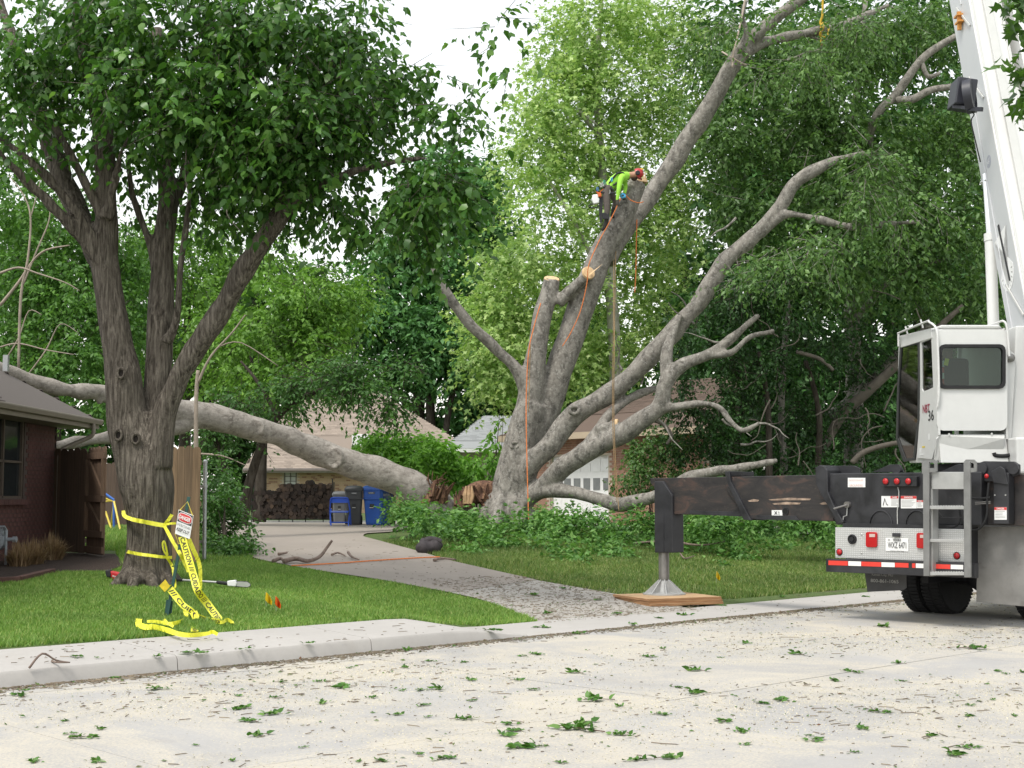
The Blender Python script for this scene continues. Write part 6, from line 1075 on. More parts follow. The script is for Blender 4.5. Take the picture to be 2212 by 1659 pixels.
# ------------------------------------------------------------------ bins, chair, firewood
M_BIN_K = plain('charcoal_bin', (.045, .047, .05), .5, var=.12); M_BIN_B = plain('blue_bin', (.018, .085, .36), .42, var=.12); M_BIN_G = plain('grey_bin', (.12, .125, .13), .5)
def bin_(label, x0, x1, ytop, ybot, mat, yaw, d=None, logo=False, turn_logo=0):
    g_ = G((x0 + x1) / 2, ybot) if d is None else None; d = d or g_.y; cxm = P((x0 + x1) / 2, ybot, d); base = Vector((cxm.x, d, gz(cxm.x, d) + .03)); h = P(0, ytop, d).z - base.z; w = (x1 - x0) / F * d / (abs(math.cos(yaw)) + .8 * abs(math.sin(yaw)))
    t = thing('wheelie_bin', label, 'bin', base, 'wheeled rubbish bins'); Rm = Matrix.Rotation(yaw, 3, 'Z'); L = lambda x, y, z: base + Rm @ Vector((x * w, y * w * .98, z * h))
    q = MB(); lv = [(.36, 0), (.38, .05), (.44, .6), (.465, .68), (.47, .86)]; vv = []
    for s, z in lv:
        for a, b_ in ((-1, -.8), (-.8, -1), (.8, -1), (1, -.8), (1, .8), (.8, 1), (-.8, 1), (-1, .8)): vv.append(L(a * s, b_ * s, z))
    n = 8; q.add(vv, [(i * n + j, i * n + (j + 1) % n, (i + 1) * n + (j + 1) % n, (i + 1) * n + j) for i in range(len(lv) - 1) for j in range(n)] + [tuple(range(n - 1, -1, -1)), tuple((len(lv) - 1) * n + j for j in range(n))]); obj('body', q, mat, t, bevel=.012)
    q = MB(); vv = []
    for s, z in ((.5, .86), (.51, .9), (.5, .93), (.4, .985), (.2, 1.0)):
        for a, b_ in ((-1, -.85), (-.85, -1), (.85, -1), (1, -.85), (1, .85), (.85, 1), (-.85, 1), (-1, .85)): vv.append(L(a * s, b_ * s, z))
    q.add(vv, [(i * n + j, i * n + (j + 1) % n, (i + 1) * n + (j + 1) % n, (i + 1) * n + j) for i in range(4) for j in range(n)] + [tuple(range(n - 1, -1, -1)), tuple(4 * n + j for j in range(n))]); obj('lid', q, mat, t, smooth=40)
    q = MB(); q.box(L(0, -.47, .8), (w * .3, .03, .05), Rm); obj('lid_tab', q, MATS['grey_bin'], t, bevel=.008)
    q = MB(); q.box(L(0, -.425, .47), (w * .2, .03, .12), Rm); obj('grab_recess', q, M_INK, t); q = MB(); q.tube([L(-.09, -.46, .43), L(.09, -.46, .43)], .014, 8); obj('grab_bar', q, M_ALU, t)
    q = MB(); q.box(L(.0, -.47, .655), (w * .92, .02, .03), Rm); obj('rib', q, mat, t, bevel=.006)
    for s in (-1, 1): q = MB(); q.lathe(L(s * .4, .42, .11), Rm @ Vector((1, 0, 0)), [(.13, -.03), (.13, .03), (.06, .035)], 16); obj('wheel', q, M_RUB, t, smooth=40)
    q = MB(); q.tube([L(-.4, .52, .92), L(.4, .52, .92)], .018, 8); obj('handle', q, mat, t)
    q = MB(); put_text(q, 'TOTER', L(0, -.49, .8) + Rm @ Vector((0, -.012, 0)), Rm @ Vector((1, 0, 0)), UP, w=w * .2, h=.02); obj('lettering', q, M_STK, t)
    if logo:
        sdv = Rm @ Vector((0, 1, 0)); q = MB(); put_text(q, 'McKINNEY', L(.475, -.1, .75) + Rm @ Vector((.004, 0, 0)), sdv, UP, w=w * .5, h=.075, bold=.01); put_text(q, 'RECYCLES', L(.472, -.1, .67) + Rm @ Vector((.004, 0, 0)), sdv, UP, w=w * .34, h=.03); obj('logo', q, M_STK, t)
    return t
bin_('grey wheeled bin standing behind the firewood rack', 716, 750, 1061, 1128, M_BIN_G, .1, d=40.8)
bin_('charcoal wheeled bin between the blue chair and the blue bin', 742, 786, 1049, 1135, M_BIN_K, .12)
bin_('blue recycling bin with white lettering under the fallen limb', 782, 851, 1048, 1136, M_BIN_B, -.5, logo=True)
bin_('grey wheeled bin against the tan brick wall', 497, 526, 1071, 1119, M_BIN_G, .0, d=63)
def chair_():
    b = G(734, 1137); d = b.y; t = thing('folding_chair', 'bright blue metal folding chair beside the bins', 'chair', b); M = plain('blue_enamel', (.02, .085, .50), .35, var=.06); w = 44 / F * d; h = P(0, 1075, d).z - b.z
    L = lambda x, y, z: b + Vector((x * w, y, z * h))
    for s in (-1, 1):
        q = MB(); q.tube([L(s * .50, .22, 0), L(s * .5, .0, .5), L(s * .44, -.10, .9)][::1], .017, 8); o = obj('leg', q, M, t, smooth=60)
        q = MB(); q.tube([L(s * .42 + .06, -.28, 0), L(s * .46, .0, .42), L(s * .47, .2, .6)], .016, 8); obj('leg', q, M, t, smooth=60)
    q = MB(); q.tube([Vector(c) for c in spline([tuple(L(x, y, z)) for x, y, z in ((-.45, -.10, .85), (-.42, -.12, .95), (-.3, -.13, 1.0), (.3, -.13, 1.0), (.42, -.12, .95), (.45, -.10, .85))], 4)], .017, 8); obj('back_frame', q, M, t, smooth=60)
    q = MB(); xs_ = np.linspace(-.42, .42, 9); vv = [L(x, -.12 - .05 * (1 - (x / .42) ** 2) * 0 + .03 * (x / .42) ** 2, z) for z in (.98 - .0, .82) for x in xs_]; vv2 = [p + Vector((0, .012, 0)) for p in vv]; n = 9
    q.add(vv + vv2, [(i, i + n, i + n + 1, i + 1) for i in range(8)] + [(18 + i, 18 + i + 1, 18 + i + n + 1, 18 + i + n) for i in range(8)] + [(i, i + 1, 18 + i + 1, 18 + i) for i in range(8)] + [(n + i, 18 + n + i, 18 + n + i + 1, n + i + 1) for i in range(8)]); obj('backrest', q, M, t, smooth=60)
    q = MB(); q.box(L(0, -.03, .51), (w * .88, .4, .025), Matrix.Rotation(.06, 3, 'X')); obj('seat', q, M, t, bevel=.01)
    for y, z in ((.18, .12), (-.2, .15)): q = MB(); q.tube([L(-.48, y, z), L(.48, y, z)], .011, 6); obj('stretcher', q, M, t)
chair_()
rb = G(632, 1130); dR = rb.y; rk = thing('firewood_rack', 'black metal firewood rack full of dark split logs', 'rack', rb); xa, xb_ = P(546, 1100, dR).x, P(719, 1100, dR).x; zb2 = rb.z + .12; ztop = P(0, 1034, dR).z
for x in (xa, xb_):
    for y in (dR - .15, dR + .2): q = MB(); q.tube([(x, y, gz(x, y)), (x, y, ztop if y < dR else ztop - .1)], .018, 8); obj('post', q, M_IRON, rk)
for y in (dR - .15, dR + .2): q = MB(); q.tube([(xa, y, zb2), (xb_, y, zb2)], .018, 8); obj('rail', q, M_IRON, rk)
for f in (.12, .33, .5, .66, .88): q = MB(); x = xa + (xb_ - xa) * f; q.tube([(x, dR, zb2), (x, dR, gz(x, dR))], .015, 6); obj('foot', q, M_IRON, rk)
q = MB(); q.tube([(xa, dR - .15, zb2), (xa + .25, dR - .15, gz(xa, dR))], .012, 6); obj('brace', q, M_IRON, rk)
t = NT('dark_firewood'); f = t.noise(9, 6, .7); oi = t.node('ShaderNodeObjectInfo'); c1 = t.ramp(oi.outputs['Random'], [(0, (.018, .012, .009)), (.5, (.04, .026, .019)), (.9, (.075, .05, .036)), (1, (.13, .085, .055))]); t.color(t.mix(t.ramp(f, [(.35, (.6, .6, .6)), (.7, (0, 0, 0))]), c1, (.008, .006, .005))); t.b.inputs['Roughness'].default_value = .95; t.bump(f, .7, .02); M_LOG = t.m
r_ = random.Random(17); prot = []
for k in range(10):
    q = MB(); n = r_.choice((5, 6, 7, 8)); half = False; pts = []
    for j in range(n):
        a = (math.pi if half else 2 * math.pi) * j / (n - (1 if half else 0)); rr = r_.uniform(.8, 1.15); pts.append(Vector((math.cos(a) * rr, 0, math.sin(a) * rr)))
    q.prism(pts, (0, 1, 0)); me = q.mesh('firewood_log'); me.materials.append(M_LOG); prot.append(me)
topf = [(546, 1066), (570, 1060), (600, 1058), (615, 1044), (640, 1046), (650, 1050), (660, 1042), (676, 1040), (690, 1050), (705, 1046), (719, 1042)]
x = xa + .05; row = 0; nlog = 0; z = zb2 + .07
while z < ztop + .1:
    x = xa + .06 + (row % 2) * .06
    while x < xb_ - .03:
        px, py = [float(v) for v in proj(np.float64(x), np.float64(dR), np.float64(z))]; lim = np.interp(px, [a for a, b_ in topf], [b_ for a, b_ in topf])
        if py > lim + 1 and nlog < 295:
            R = r_.uniform(.068, .09); o = bpy.data.objects.new('firewood_log', r_.choice(prot)); COL.objects.link(o); o.scale = (R, r_.uniform(.38, .44), R); o.rotation_euler = (0, r_.uniform(0, 6.28), r_.uniform(-.05, .05)); o.location = (x, dR - .2 + r_.uniform(-.05, .03), z + r_.uniform(-.012, .012)); tag(o, 'dark weathered firewood log stacked in the black metal rack', 'log', 'firewood logs in the rack'); nlog += 1
        x += r_.uniform(.11, .135)
    z += .102; row += 1
# ------------------------------------------------------------------ pole saw, bag, flags
M_REDPL = plain('red_plastic', (.55, .015, .02), .35, var=.06)
b = G(246, 1255); ps = thing('pole_saw', 'red and black cordless pole saw lying behind the trunk on the grass', 'pole saw', b); tz_ = lambda x, y: G(x, y)
D_ = b.y; q = MB(); q.prism([P(x, y, D_) for x, y in ((238, 1233), (268, 1240), (268, 1250), (255, 1256), (243, 1252), (236, 1243))], (0, .13, 0)); obj('motor_housing', q, M_REDPL, ps, bevel=.02)
q = MB(); q.prism([P(x, y, D_ - .01) for x, y in ((226, 1232), (236, 1231), (240, 1240), (238, 1248), (229, 1246))], (0, .15, 0)); obj('battery', q, M_INK, ps, bevel=.015); q = MB(); put_text(q, 'Milwaukee', P(250, 1245, D_ - .002), (1, 0, -.15), (.15, 0, 1), w=.10, h=.03, bold=.02); obj('lettering', q, M_STK, ps)
e0, e1, e2, e3 = P(266, 1245, D_ + .1), G(395, 1253, .1), G(470, 1258, .1), G(494, 1261, .1)
q = MB(); q.tube([e0, e1], .022, 10); obj('grip', q, M_INK, ps, smooth=60); q = MB(); q.tube([e1, e2], .016, 10); obj('shaft', q, M_ALU, ps, smooth=60); q = MB(); q.tube([e2, e3], .026, 10); obj('coupler', q, M_INK, ps, smooth=60)
D2 = e3.y; q = MB(); q.prism([P(x, y, D2 - .03) for x, y in ((490, 1255), (508, 1253), (511, 1260), (509, 1267), (491, 1266))], (0, .09, 0)); obj('saw_head', q, M_WHITE, ps, bevel=.012); q = MB(); q.prism([P(x, y, D2) for x, y in ((508, 1256), (534, 1257), (540, 1261), (540, 1266), (534, 1268), (508, 1266))], (0, .012, 0)); obj('guide_bar', q, plain('bar_steel', (.5, .5, .5), .3, .7), ps); q = MB(); q.tube([P(x, y, D2 + .006) for x, y in ((508, 1256), (534, 1256.5), (540.5, 1261), (540.5, 1266), (534, 1268.5), (508, 1266.5))], .007, 5, False); obj('chain', q, M_INK, ps)
b = G(928, 1194); bg_ = thing('gear_bag', 'dark brown gear bag slumped at the edge of the driveway', 'bag', b); D_ = b.y; M_BAG = plain('bag_fabric', (.035, .028, .03), .8, var=.4, scale=8)
q = MB()
for (x, y, w, dd) in ((912, 1188, 22, -.1), (925, 1188, 26, 0), (938, 1186, 26, .05), (947, 1181, 18, .1), (920, 1178, 20, .1), (936, 1176, 18, .1)): c_ = P(x, y - 4, D_ + dd - .2); w *= 1.25; q.lathe(c_, (.3, .2, 1), [(.03, -w / F * D_ * .5), (w / F * D_ * .45, -w / F * D_ * .3), (w / F * D_ * .55, 0), (w / F * D_ * .42, w / F * D_ * .3), (.03, w / F * D_ * .48)], 10)
obj('body', fuse(q, .03, 4, .04, 7, 'body', b), M_BAG, bg_)
q = MB(); q.tube([Vector(c) for c in spline([tuple(P(x, y, D_ - .1)) for x, y in ((916, 1172), (926, 1166), (940, 1167), (953, 1172))], 4)], .07, 8); obj('flap', q, M_BAG, bg_, smooth=180)
def flag(label, x0, y0, x1, y1, mat, gx, gy):
    g_ = G(gx, gy); D_ = g_.y; t = thing('marker_flag', label, 'flag', g_, 'utility marker flags'); q = MB(); top = P(x0 + 3, y0, D_); q.tube([g_ - UP * .02, Vector((top.x, D_, top.z))], .003, 5); obj('wire', q, M_ALU, t)
    cols = [(x0 + 3, y0, y0 + .62 * (y1 - y0)), (x0 + (x1 - x0) * .45, y0 + (y1 - y0) * .12, y1 - (y1 - y0) * .2), (x0 + (x1 - x0) * .7, y0 + (y1 - y0) * .3, y1 - (y1 - y0) * .08), (x1, y0 + (y1 - y0) * .72, y1)]; q = MB(); dd = (0, -.04, .03, -.02); vv = []
    for (x, a, b_), k in zip(cols, dd): vv += [P(x, a, D_ + k), P(x - 1, b_, D_ + k)]
    n = len(vv); q.add(vv + [p + Vector((0, .003, 0)) for p in vv], [(2 * i, 2 * i + 1, 2 * i + 3, 2 * i + 2) for i in range(3)] + [(n + 2 * i, n + 2 * i + 2, n + 2 * i + 3, n + 2 * i + 1) for i in range(3)]); obj('cloth', q, mat, t)
M_FY = leafmat('yellow_flag_vinyl', [(.75, .52, .02)], .3, .4, 1.0); M_FO = leafmat('orange_flag_vinyl', [(.75, .13, .02)], .3, .4, 1.0)
flag('limp yellow marker flag on the lawn beside the orange flag', 571, 1279, 588, 1307, M_FY, 575, 1318); flag('limp orange marker flag on the lawn beside the yellow flag', 592, 1287, 607, 1315, M_FO, 597, 1326); flag('yellow marker flag on the patchy grass near the outrigger', 1545, 1233, 1556, 1254, M_FY, 1547, 1266)
# ------------------------------------------------------------------ stake, sign, caution tape
tp = lambda x, y: (216 + x / 4.726, 1053 + y / 4.726)
sg = G(*tp(668, 1332)); DS = sg.y; M_STAKE = plain('green_steel_stake', (.012, .06, .05), .5); s_top = P(*tp(908, 95), DS + .05)
sk = thing('metal_stake', 'leaning green metal stake pushed into the lawn beside the tape', 'stake', sg); q = MB(); q.bar(sg - UP * .1, s_top, .035, .03, up=Vector((0, 1, 0))); obj('post', q, M_STAKE, sk); q = MB(); c_ = sg.lerp(s_top, .08); q.prism([c_ + Vector((-.04, .02, -.1)), c_ + Vector((.05, .02, -.06)), c_ + Vector((.06, .02, .08)), c_ + Vector((-.02, .02, .1))], (0, .006, 0)); obj('anchor_plate', q, M_STAKE, sk)
def ribbon(label, pts, w, txt=None, mat=None, seed=0, name='caution_tape', group='yellow caution tape'):
    """pts: (px, py, depth); w width in px; flat tape with real twist"""
    C = spline([(x, y, d) for x, y, d in pts], 7); Q = [P(x, y, d) for x, y, d in C]; n = len(Q); r = random.Random(seed); Wd = []; L = [0]
    for i in range(n):
        tg = (Q[min(i + 1, n - 1)] - Q[max(i - 1, 0)]).normalized(); vw_ = (Q[i] - Vector((0, 0, EYE))).normalized(); s = tg.cross(vw_)
        s = s.normalized() if s.length > .05 else UP.cross(vw_); s = Matrix.Rotation(.3 * math.sin(i * .3 + seed) + r.uniform(-.28, .28) * (not txt), 3, tg) @ s; ww = w[0] + (w[1] - w[0]) * i / (n - 1) if isinstance(w, tuple) else w; Wd.append(s * (ww * (1 if txt else .82) / 2 / F * C[i][2]))
        if i: L.append(L[-1] + (Q[i] - Q[i - 1]).length)
    q = MB(); vv = []
    for p, s in zip(Q, Wd): vv += [p + s, p - s]
    q.add(vv, [(2 * i, 2 * i + 1, 2 * i + 3, 2 * i + 2) for i in range(n - 1)]); me_o = thing(name, label, 'tape', Q[0], group); o = obj('strip', q, mat or M_TAPE, me_o); so = o.modifiers.new('t', 'SOLIDIFY'); so.thickness = .002; so.offset = 0
    if txt:
        vs_, fs = text_mesh(txt, 1.0, .02); xs = [v.x for v in vs_]; ys = [v.y for v in vs_]; x0, W0 = min(xs), max(xs) - min(xs); y0, H0 = min(ys), max(ys) - min(ys); vv = []; tot = L[-1]
        for v in vs_:
            s = (v.x - x0) / W0 * tot * .98 + .01 * tot; i = min(max(int(np.searchsorted(L, s)) - 1, 0), n - 2); f = (s - L[i]) / max(1e-6, L[i + 1] - L[i]); p = Q[i].lerp(Q[i + 1], f); wv = Wd[i].lerp(Wd[i + 1], f); t_ = ((v.y - y0) / H0 * 2 - 1) * .62; vw_ = (Vector((0, 0, EYE)) - p).normalized(); nn_ = (Q[i + 1] - Q[i]).cross(wv).normalized(); nn_ = nn_ if nn_.dot(vw_) > 0 else -nn_; vv.append(p - wv * t_ * txtdir + nn_ * .004)
        q = MB(); q.add(vv, fs); obj('lettering', q, M_INK, me_o)
    return me_o
txtdir = -1
M_TAPE = leafmat('caution_tape_film', [(.80, .77, .09)], .3, .4, 1.0)
dT_ = d0 - .42
def tpp(lst, ds): return [(*tp(x, y), d) for (x, y), d in zip(lst, ds)]
def onpl(x, y, dmin=None):                             # lying on the ground
    g_ = G(*tp(x, y), .075); return (*tp(x, y), g_.y)
R_ = 56 / F * d0
ribbon('upper band of yellow caution tape wrapped round the shade tree trunk', [(*tp(238, 235), d0 - .05), (*tp(252, 290), d0 - .3), (*tp(330, 325), dT_ - .02), (*tp(440, 348), dT_ - .05), (*tp(560, 372), dT_ - .05), (*tp(655, 388), dT_ - .02)], (10, 12), seed=1)
ribbon('short tied tails of the upper caution tape knot', [(*tp(655, 388), dT_ - .03), (*tp(700, 330), dT_ - .08), (*tp(735, 275), dT_ - .1)], 9, seed=2); ribbon('short tied end of tape pointing at the danger sign', [(*tp(655, 388), dT_ - .03), (*tp(710, 370), dT_ - .1), (*tp(775, 365), dT_ - .15)], 6, seed=3)
ribbon('yellow tape running from the upper knot down to the stake', [(*tp(655, 388), dT_ - .03), (*tp(700, 470), (dT_ + DS) / 2 + .5), (*tp(745, 555), (dT_ + DS) / 2), (*tp(795, 640), DS + .02), (*tp(850, 740), DS - .02), (*tp(905, 860), DS - .05)], (9, 10), seed=4)
ribbon('lower band of yellow caution tape wrapped round the shade tree trunk', [(*tp(278, 655), d0 - .2), (*tp(300, 660), d0 - .36), (*tp(400, 680), dT_ - .02), (*tp(520, 695), dT_ - .05), (*tp(620, 708), dT_ - .04), (*tp(735, 715), dT_ + .02)], (9, 8), seed=5)
ribbon('looped bow of the lower caution tape knot', [(*tp(690, 705), dT_ - .05), (*tp(650, 640), dT_ - .1), (*tp(640, 570), dT_ - .12), (*tp(655, 552), dT_ - .12), (*tp(672, 600), dT_ - .1), (*tp(690, 690), dT_ - .06)], 5, seed=6)
ribbon('hanging tail of the lower tape band behind the stake', [(*tp(690, 725), dT_ - .05), (*tp(735, 800), dT_ - .1), (*tp(750, 880), DS + .4), (*tp(765, 960), DS + .2), (*tp(765, 1030), DS + .05)], 7, seed=7)
e_ = G(*tp(1230, 1375)); ribbon('long caution tape slanting from the danger sign to the ground with printed lettering', [(*tp(835, 500), DS - .03), (*tp(880, 650), DS - .06), (*tp(925, 800), DS - .12), (*tp(965, 940), DS - .2), (*tp(1000, 1060), DS - .28), (*tp(1090, 1180), (DS + e_.y) / 2), (*tp(1225, 1365), e_.y)], (16, 17), 'CAUTION /// CUIDADO /// CAUTIO', seed=0)
ribbon('crumpled end of the long caution tape on the grass', [onpl(1225, 1378), onpl(1260, 1372), (*tp(1300, 1350), e_.y - .05), onpl(1345, 1375), onpl(1350, 1385)], 9, seed=9)
ribbon('curved loose caution tape hanging behind the long lettered strip', [(*tp(905, 525), DS + .03), (*tp(955, 640), DS + .05), (*tp(1000, 740), DS + .08), (*tp(1020, 820), DS + .08), (*tp(1025, 920), DS + .08), (*tp(1025, 1035), DS + .06)], (12, 9), '// OVQ V1V3 ///' if False else None, seed=10)
ribbon('caution tape with printed lettering sagging from the yellow tag toward the grass', [(*tp(715, 1035), DS - .03), (*tp(790, 1130), DS - .08), (*tp(850, 1205), DS - .1), (*tp(930, 1260), DS - .12), (*tp(985, 1310), DS - .12), (*tp(1080, 1345), DS - .1), onpl(1230, 1372)], (16, 10), '/// CUIDADO /// CAUTION', seed=1)
ribbon('short vertical caution tape strip dropping to the sidewalk edge', [(*tp(955, 1270), DS - .15), (*tp(975, 1330), DS - .3), (*tp(975, 1400), DS - .4), onpl(965, 1470)], 16, 'CAUTION', seed=0)
ribbon('caution tape loop dropping from the sagging strip to the stake foot', [(*tp(870, 1250), DS - .1), (*tp(880, 1310), DS - .15), (*tp(860, 1352), DS - .2), onpl(780, 1382), onpl(700, 1392), onpl(640, 1380), onpl(560, 1368), onpl(480, 1368)], (12, 8), seed=12)
ribbon('tangled yellow caution tape lying across lawn and sidewalk edge', [(*tp(400, 1340), G(*tp(400, 1390)).y), onpl(398, 1400), onpl(470, 1425), onpl(560, 1425), onpl(680, 1455), onpl(790, 1492), onpl(900, 1508), onpl(1010, 1502), onpl(1100, 1490), onpl(1150, 1475), onpl(1200, 1500)], (17, 9), seed=13)
ribbon('small knotted scrap of yellow tape at the stake foot', [onpl(655, 1345), onpl(690, 1385), onpl(750, 1420)], 7, seed=14)
c_ = P(*tp(657, 1005), DS - .05); q = MB(); k_ = DS / F / 4.726; yl = thing('yellow_tag', 'crumpled yellow square tag tied low on the leaning stake', 'tag', c_); q.prism([c_ + Vector((x * k_, y_, -z * k_)) for x, y_, z in ((-52, 0, 0), (5, 0, 62), (58, 0, 5), (8, 0, -66))], (0, .004, 0)); obj('sheet', q, plain('dark_yellow_vinyl', (.62, .47, .02), .4, var=.25, scale=14), yl); q = MB(); q.tube([c_ + Vector((50 * k_, 0, 0)), sg.lerp(s_top, .27)], .004, 5); obj('tie', q, M_TAPE, yl)
# danger sign
TL, TR, BR, BL = [P(*tp(x, y), DS - .04) for x, y in ((803, 225), (955, 285), (915, 527), (765, 470))]; sgn = thing('danger_sign', 'white DANGER CONSTRUCTION AREA KEEP OUT sign hanging on the stake', 'sign', BL); sgn.location = BL
q = MB(); q.prism([TL, TR, BR, BL], (0, .004, 0)); obj('board', q, M_STK, sgn)
SPt = lambda u, v: TL.lerp(TR, u).lerp(BL.lerp(BR, u), v); nrm = Vector((0, -.0025, 0))
q = MB(); q.prism([SPt(.03, .03) + nrm, SPt(.97, .03) + nrm, SPt(.97, .47) + nrm, SPt(.03, .47) + nrm], (0, .0015, 0)); obj('black_panel', q, M_INK, sgn)
for rx_, ry_, mm, k in ((.46, .19, M_STK, 2), (.43, .165, M_REDP, 3)):
    q = MB(); q.prism([SPt(.5 + rx_ * abs(math.cos(a)) ** .6 * (1 if math.cos(a) > 0 else -1), .25 + ry_ * abs(math.sin(a)) ** .7 * (1 if math.sin(a) > 0 else -1)) + nrm * k for a in np.linspace(0, 2 * math.pi, 28, endpoint=False)], (0, .001, 0)); obj('oval', q, mm, sgn)
exs, eys = (TR - TL).normalized(), (TL - BL).normalized(); eys = (eys - exs * eys.dot(exs)).normalized(); ws_ = (TR - TL).length; hs2 = (TL - BL).length
for s, v, w_, h_, mm, bo in (('DANGER', .25, .74, .16, M_STK, .03), ('CONSTRUCTION AREA', .58, .9, .1, M_INK, .0), ('KEEP OUT', .78, .82, .13, M_INK, .02)): q = MB(); put_text(q, s, SPt(.5, v) + nrm * 4.5, exs, eys, w=ws_ * w_, h=hs2 * h_, bold=bo); obj('lettering', q, mm, sgn)
q = MB(); nail = P(*tp(893, 145), DS + .01); q.tube([TL.lerp(TR, .06) + UP * -.01, nail, TL.lerp(TR, .95) + UP * -.01], .005, 5); q.tube([BL, P(*tp(800, 570), DS - .02), P(*tp(860, 590), DS - .02), BR], .004, 5); obj('cord', q, plain('yellow_cord', (.62, .5, .06), .7, var=.5, scale=60), sgn)

# ------------------------------------------------------------------ ropes
def rope(label, pts, r=.012, mat=None, name='climbing_rope', cat='rope'):
    q = MB(); C = spline(pts, 5); q.tube([P(x, y, d) for x, y, d in C], r, 7); o = obj(name, q, mat, smooth=180, origin=P(*pts[0])); return tag(o, label, cat, 'ropes on the damaged tree')
M_RO = plain('orange_rope', (.60, .17, .04), .75, var=.35, scale=40); M_RT = plain('tan_rope', (.26, .17, .08), .8, var=.5, scale=50); M_RP = plain('pale_rope', (.42, .34, .28), .8, var=.3, scale=40); M_RY = plain('yellow_sling', (.55, .36, .02), .6, var=.2, scale=30)
rope('orange climbing rope running from the climber down the leaning stem', [(1341, 428, D - .6), (1316, 481, D - .55), (1295, 519, D - .52), (1272, 572, D - .6), (1268, 612, D - .5), (1254, 671, D - .45), (1235, 715, D - .42), (1215, 748, D - .4)], .012, M_RO)
rope('orange rope hanging down the front of the big trunk into the weeds', [(1168, 655, D - .3), (1155, 700, D - .4), (1142, 760, D - .5), (1137, 850, D - .55), (1137, 930, D - .75), (1139, 1019, D - 1.0), (1141, 1090, D - 1.2), (1143, 1148, D - 1.4)], .013, M_RO)
rope('speckled tan rope hanging beside the orange rope on the trunk', [(1146, 745, D - .48), (1144, 800, D - .5), (1143, 850, D - .55), (1141, 890, D - .6)], .010, M_RT)
rope('orange rope end dangling under the leaning stem behind the climber', [(1376, 470, D + .5), (1375, 505, D + .3), (1374, 560, D + .3), (1373, 600, D + .3), (1371, 632, D + .3)], .014, M_RO)
rope('tan doubled rope hanging from the leaning stem past the lower limbs', [(1331, 520, D + .1), (1329, 600, D - .2), (1327, 760, D - 1.35), (1326, 870, D - 1.4), (1328, 960, D - 1.6), (1333, 1050, D - 1.75), (1337, 1105, D - 1.9)], .010, M_RT)
rope('second strand of tan rope hanging beside the doubled rope', [(1326, 560, D + .0), (1325, 700, D - 1.0), (1323, 870, D - 1.4), (1325, 960, D - 1.6), (1329, 1040, D - 1.75), (1332, 1085, D - 1.85)], .008, M_RT)
rope('pale rigging rope knotted round the upper leaning limb', [(1612, -20, D - .1), (1604, 30, D - .15), (1592, 85, D - .2), (1584, 115, D - .25), (1582, 145, D - .3)], .022, M_RP)
rope('pale rope wrapped round the upper limb below the fork', [(1560, 112, D + .3), (1580, 124, D - .22), (1605, 138, D - .1), (1612, 140, D + .3)], .022, M_RP)
rope('yellow sling knotted round the side branch near the boom', [(1777, -20, D + .8), (1777, 30, D + .85), (1772, 50, D + .9), (1779, 58, D + .82), (1771, 75, D + .85), (1785, 80, D + .9), (1790, 60, D + 1.1), (1775, 52, D + .95), (1774, 98, D + .85)], .03, M_RY)
rope('orange rope lying across the driveway', [(x, y, G(x, y, .05).y) for x, y in ((630, 1222), (720, 1217), (820, 1210), (900, 1205), (950, 1203))], .012, M_RO)
rope('orange and purple lanyard looped round the sawn stem below the climber', [(1345, 418, D - .35), (1352, 422, D - .42), (1362, 432, D - .42), (1378, 438, D - .38), (1390, 436, D - .2)], .012, M_RO)
# ------------------------------------------------------------------ people
def skin_body(name, nodes, edges, root, label, loc, matf, mats, parent=None):
    me = bpy.data.meshes.new(name); me.from_pydata([tuple(Vector(n[0]) - loc) for n in nodes], edges, []); o = bpy.data.objects.new('tmp', me); COL.objects.link(o)
    sk_ = o.modifiers.new('s', 'SKIN'); sk_.use_smooth_shade = True; sv = me.skin_vertices[0].data
    for i, n in enumerate(nodes): sv[i].radius = (n[1], n[1]); sv[i].use_root = (i == root)
    sb_ = o.modifiers.new('u', 'SUBSURF'); sb_.levels = 2; sb_.render_levels = 2
    dg = bpy.context.evaluated_depsgraph_get(); m2 = bpy.data.meshes.new_from_object(o.evaluated_get(dg)); bpy.data.objects.remove(o)
    m2.materials.clear(); [m2.materials.append(x) for x in mats]
    segs = [(Vector(nodes[a][0]) - loc, Vector(nodes[b_][0]) - loc, a, b_) for a, b_ in edges]
    for p in m2.polygons:
        c = p.center; best = None
        for a, b_, i, j in segs:
            ab = b_ - a; t_ = max(0, min(1, (c - a).dot(ab) / max(1e-9, ab.length_squared))); dd = (c - (a + ab * t_)).length
            if best is None or dd < best[0]: best = (dd, i, j, t_)
        p.material_index = matf(best[1], best[2], best[3]); p.use_smooth = True
    m2.name = name; return m2
M_LIME = plain('lime_shirt', (.32, .66, .06), .8, var=.08); M_PANT = plain('brown_work_trousers', (.11, .092, .082), .9, var=.2); M_BOOT = plain('black_boot', (.02, .018, .016), .7); M_SKIN = plain('skin', (.42, .22, .14), .6, var=.05); M_HARN = plain('harness_black', (.015, .015, .018), .7); M_GLOVE = plain('work_glove', (.08, .07, .06), .8)
zz = lambda x, y, dd: P(1242 + x / 4.727, 324 + y / 4.727, D + dd)
A_ = -.42
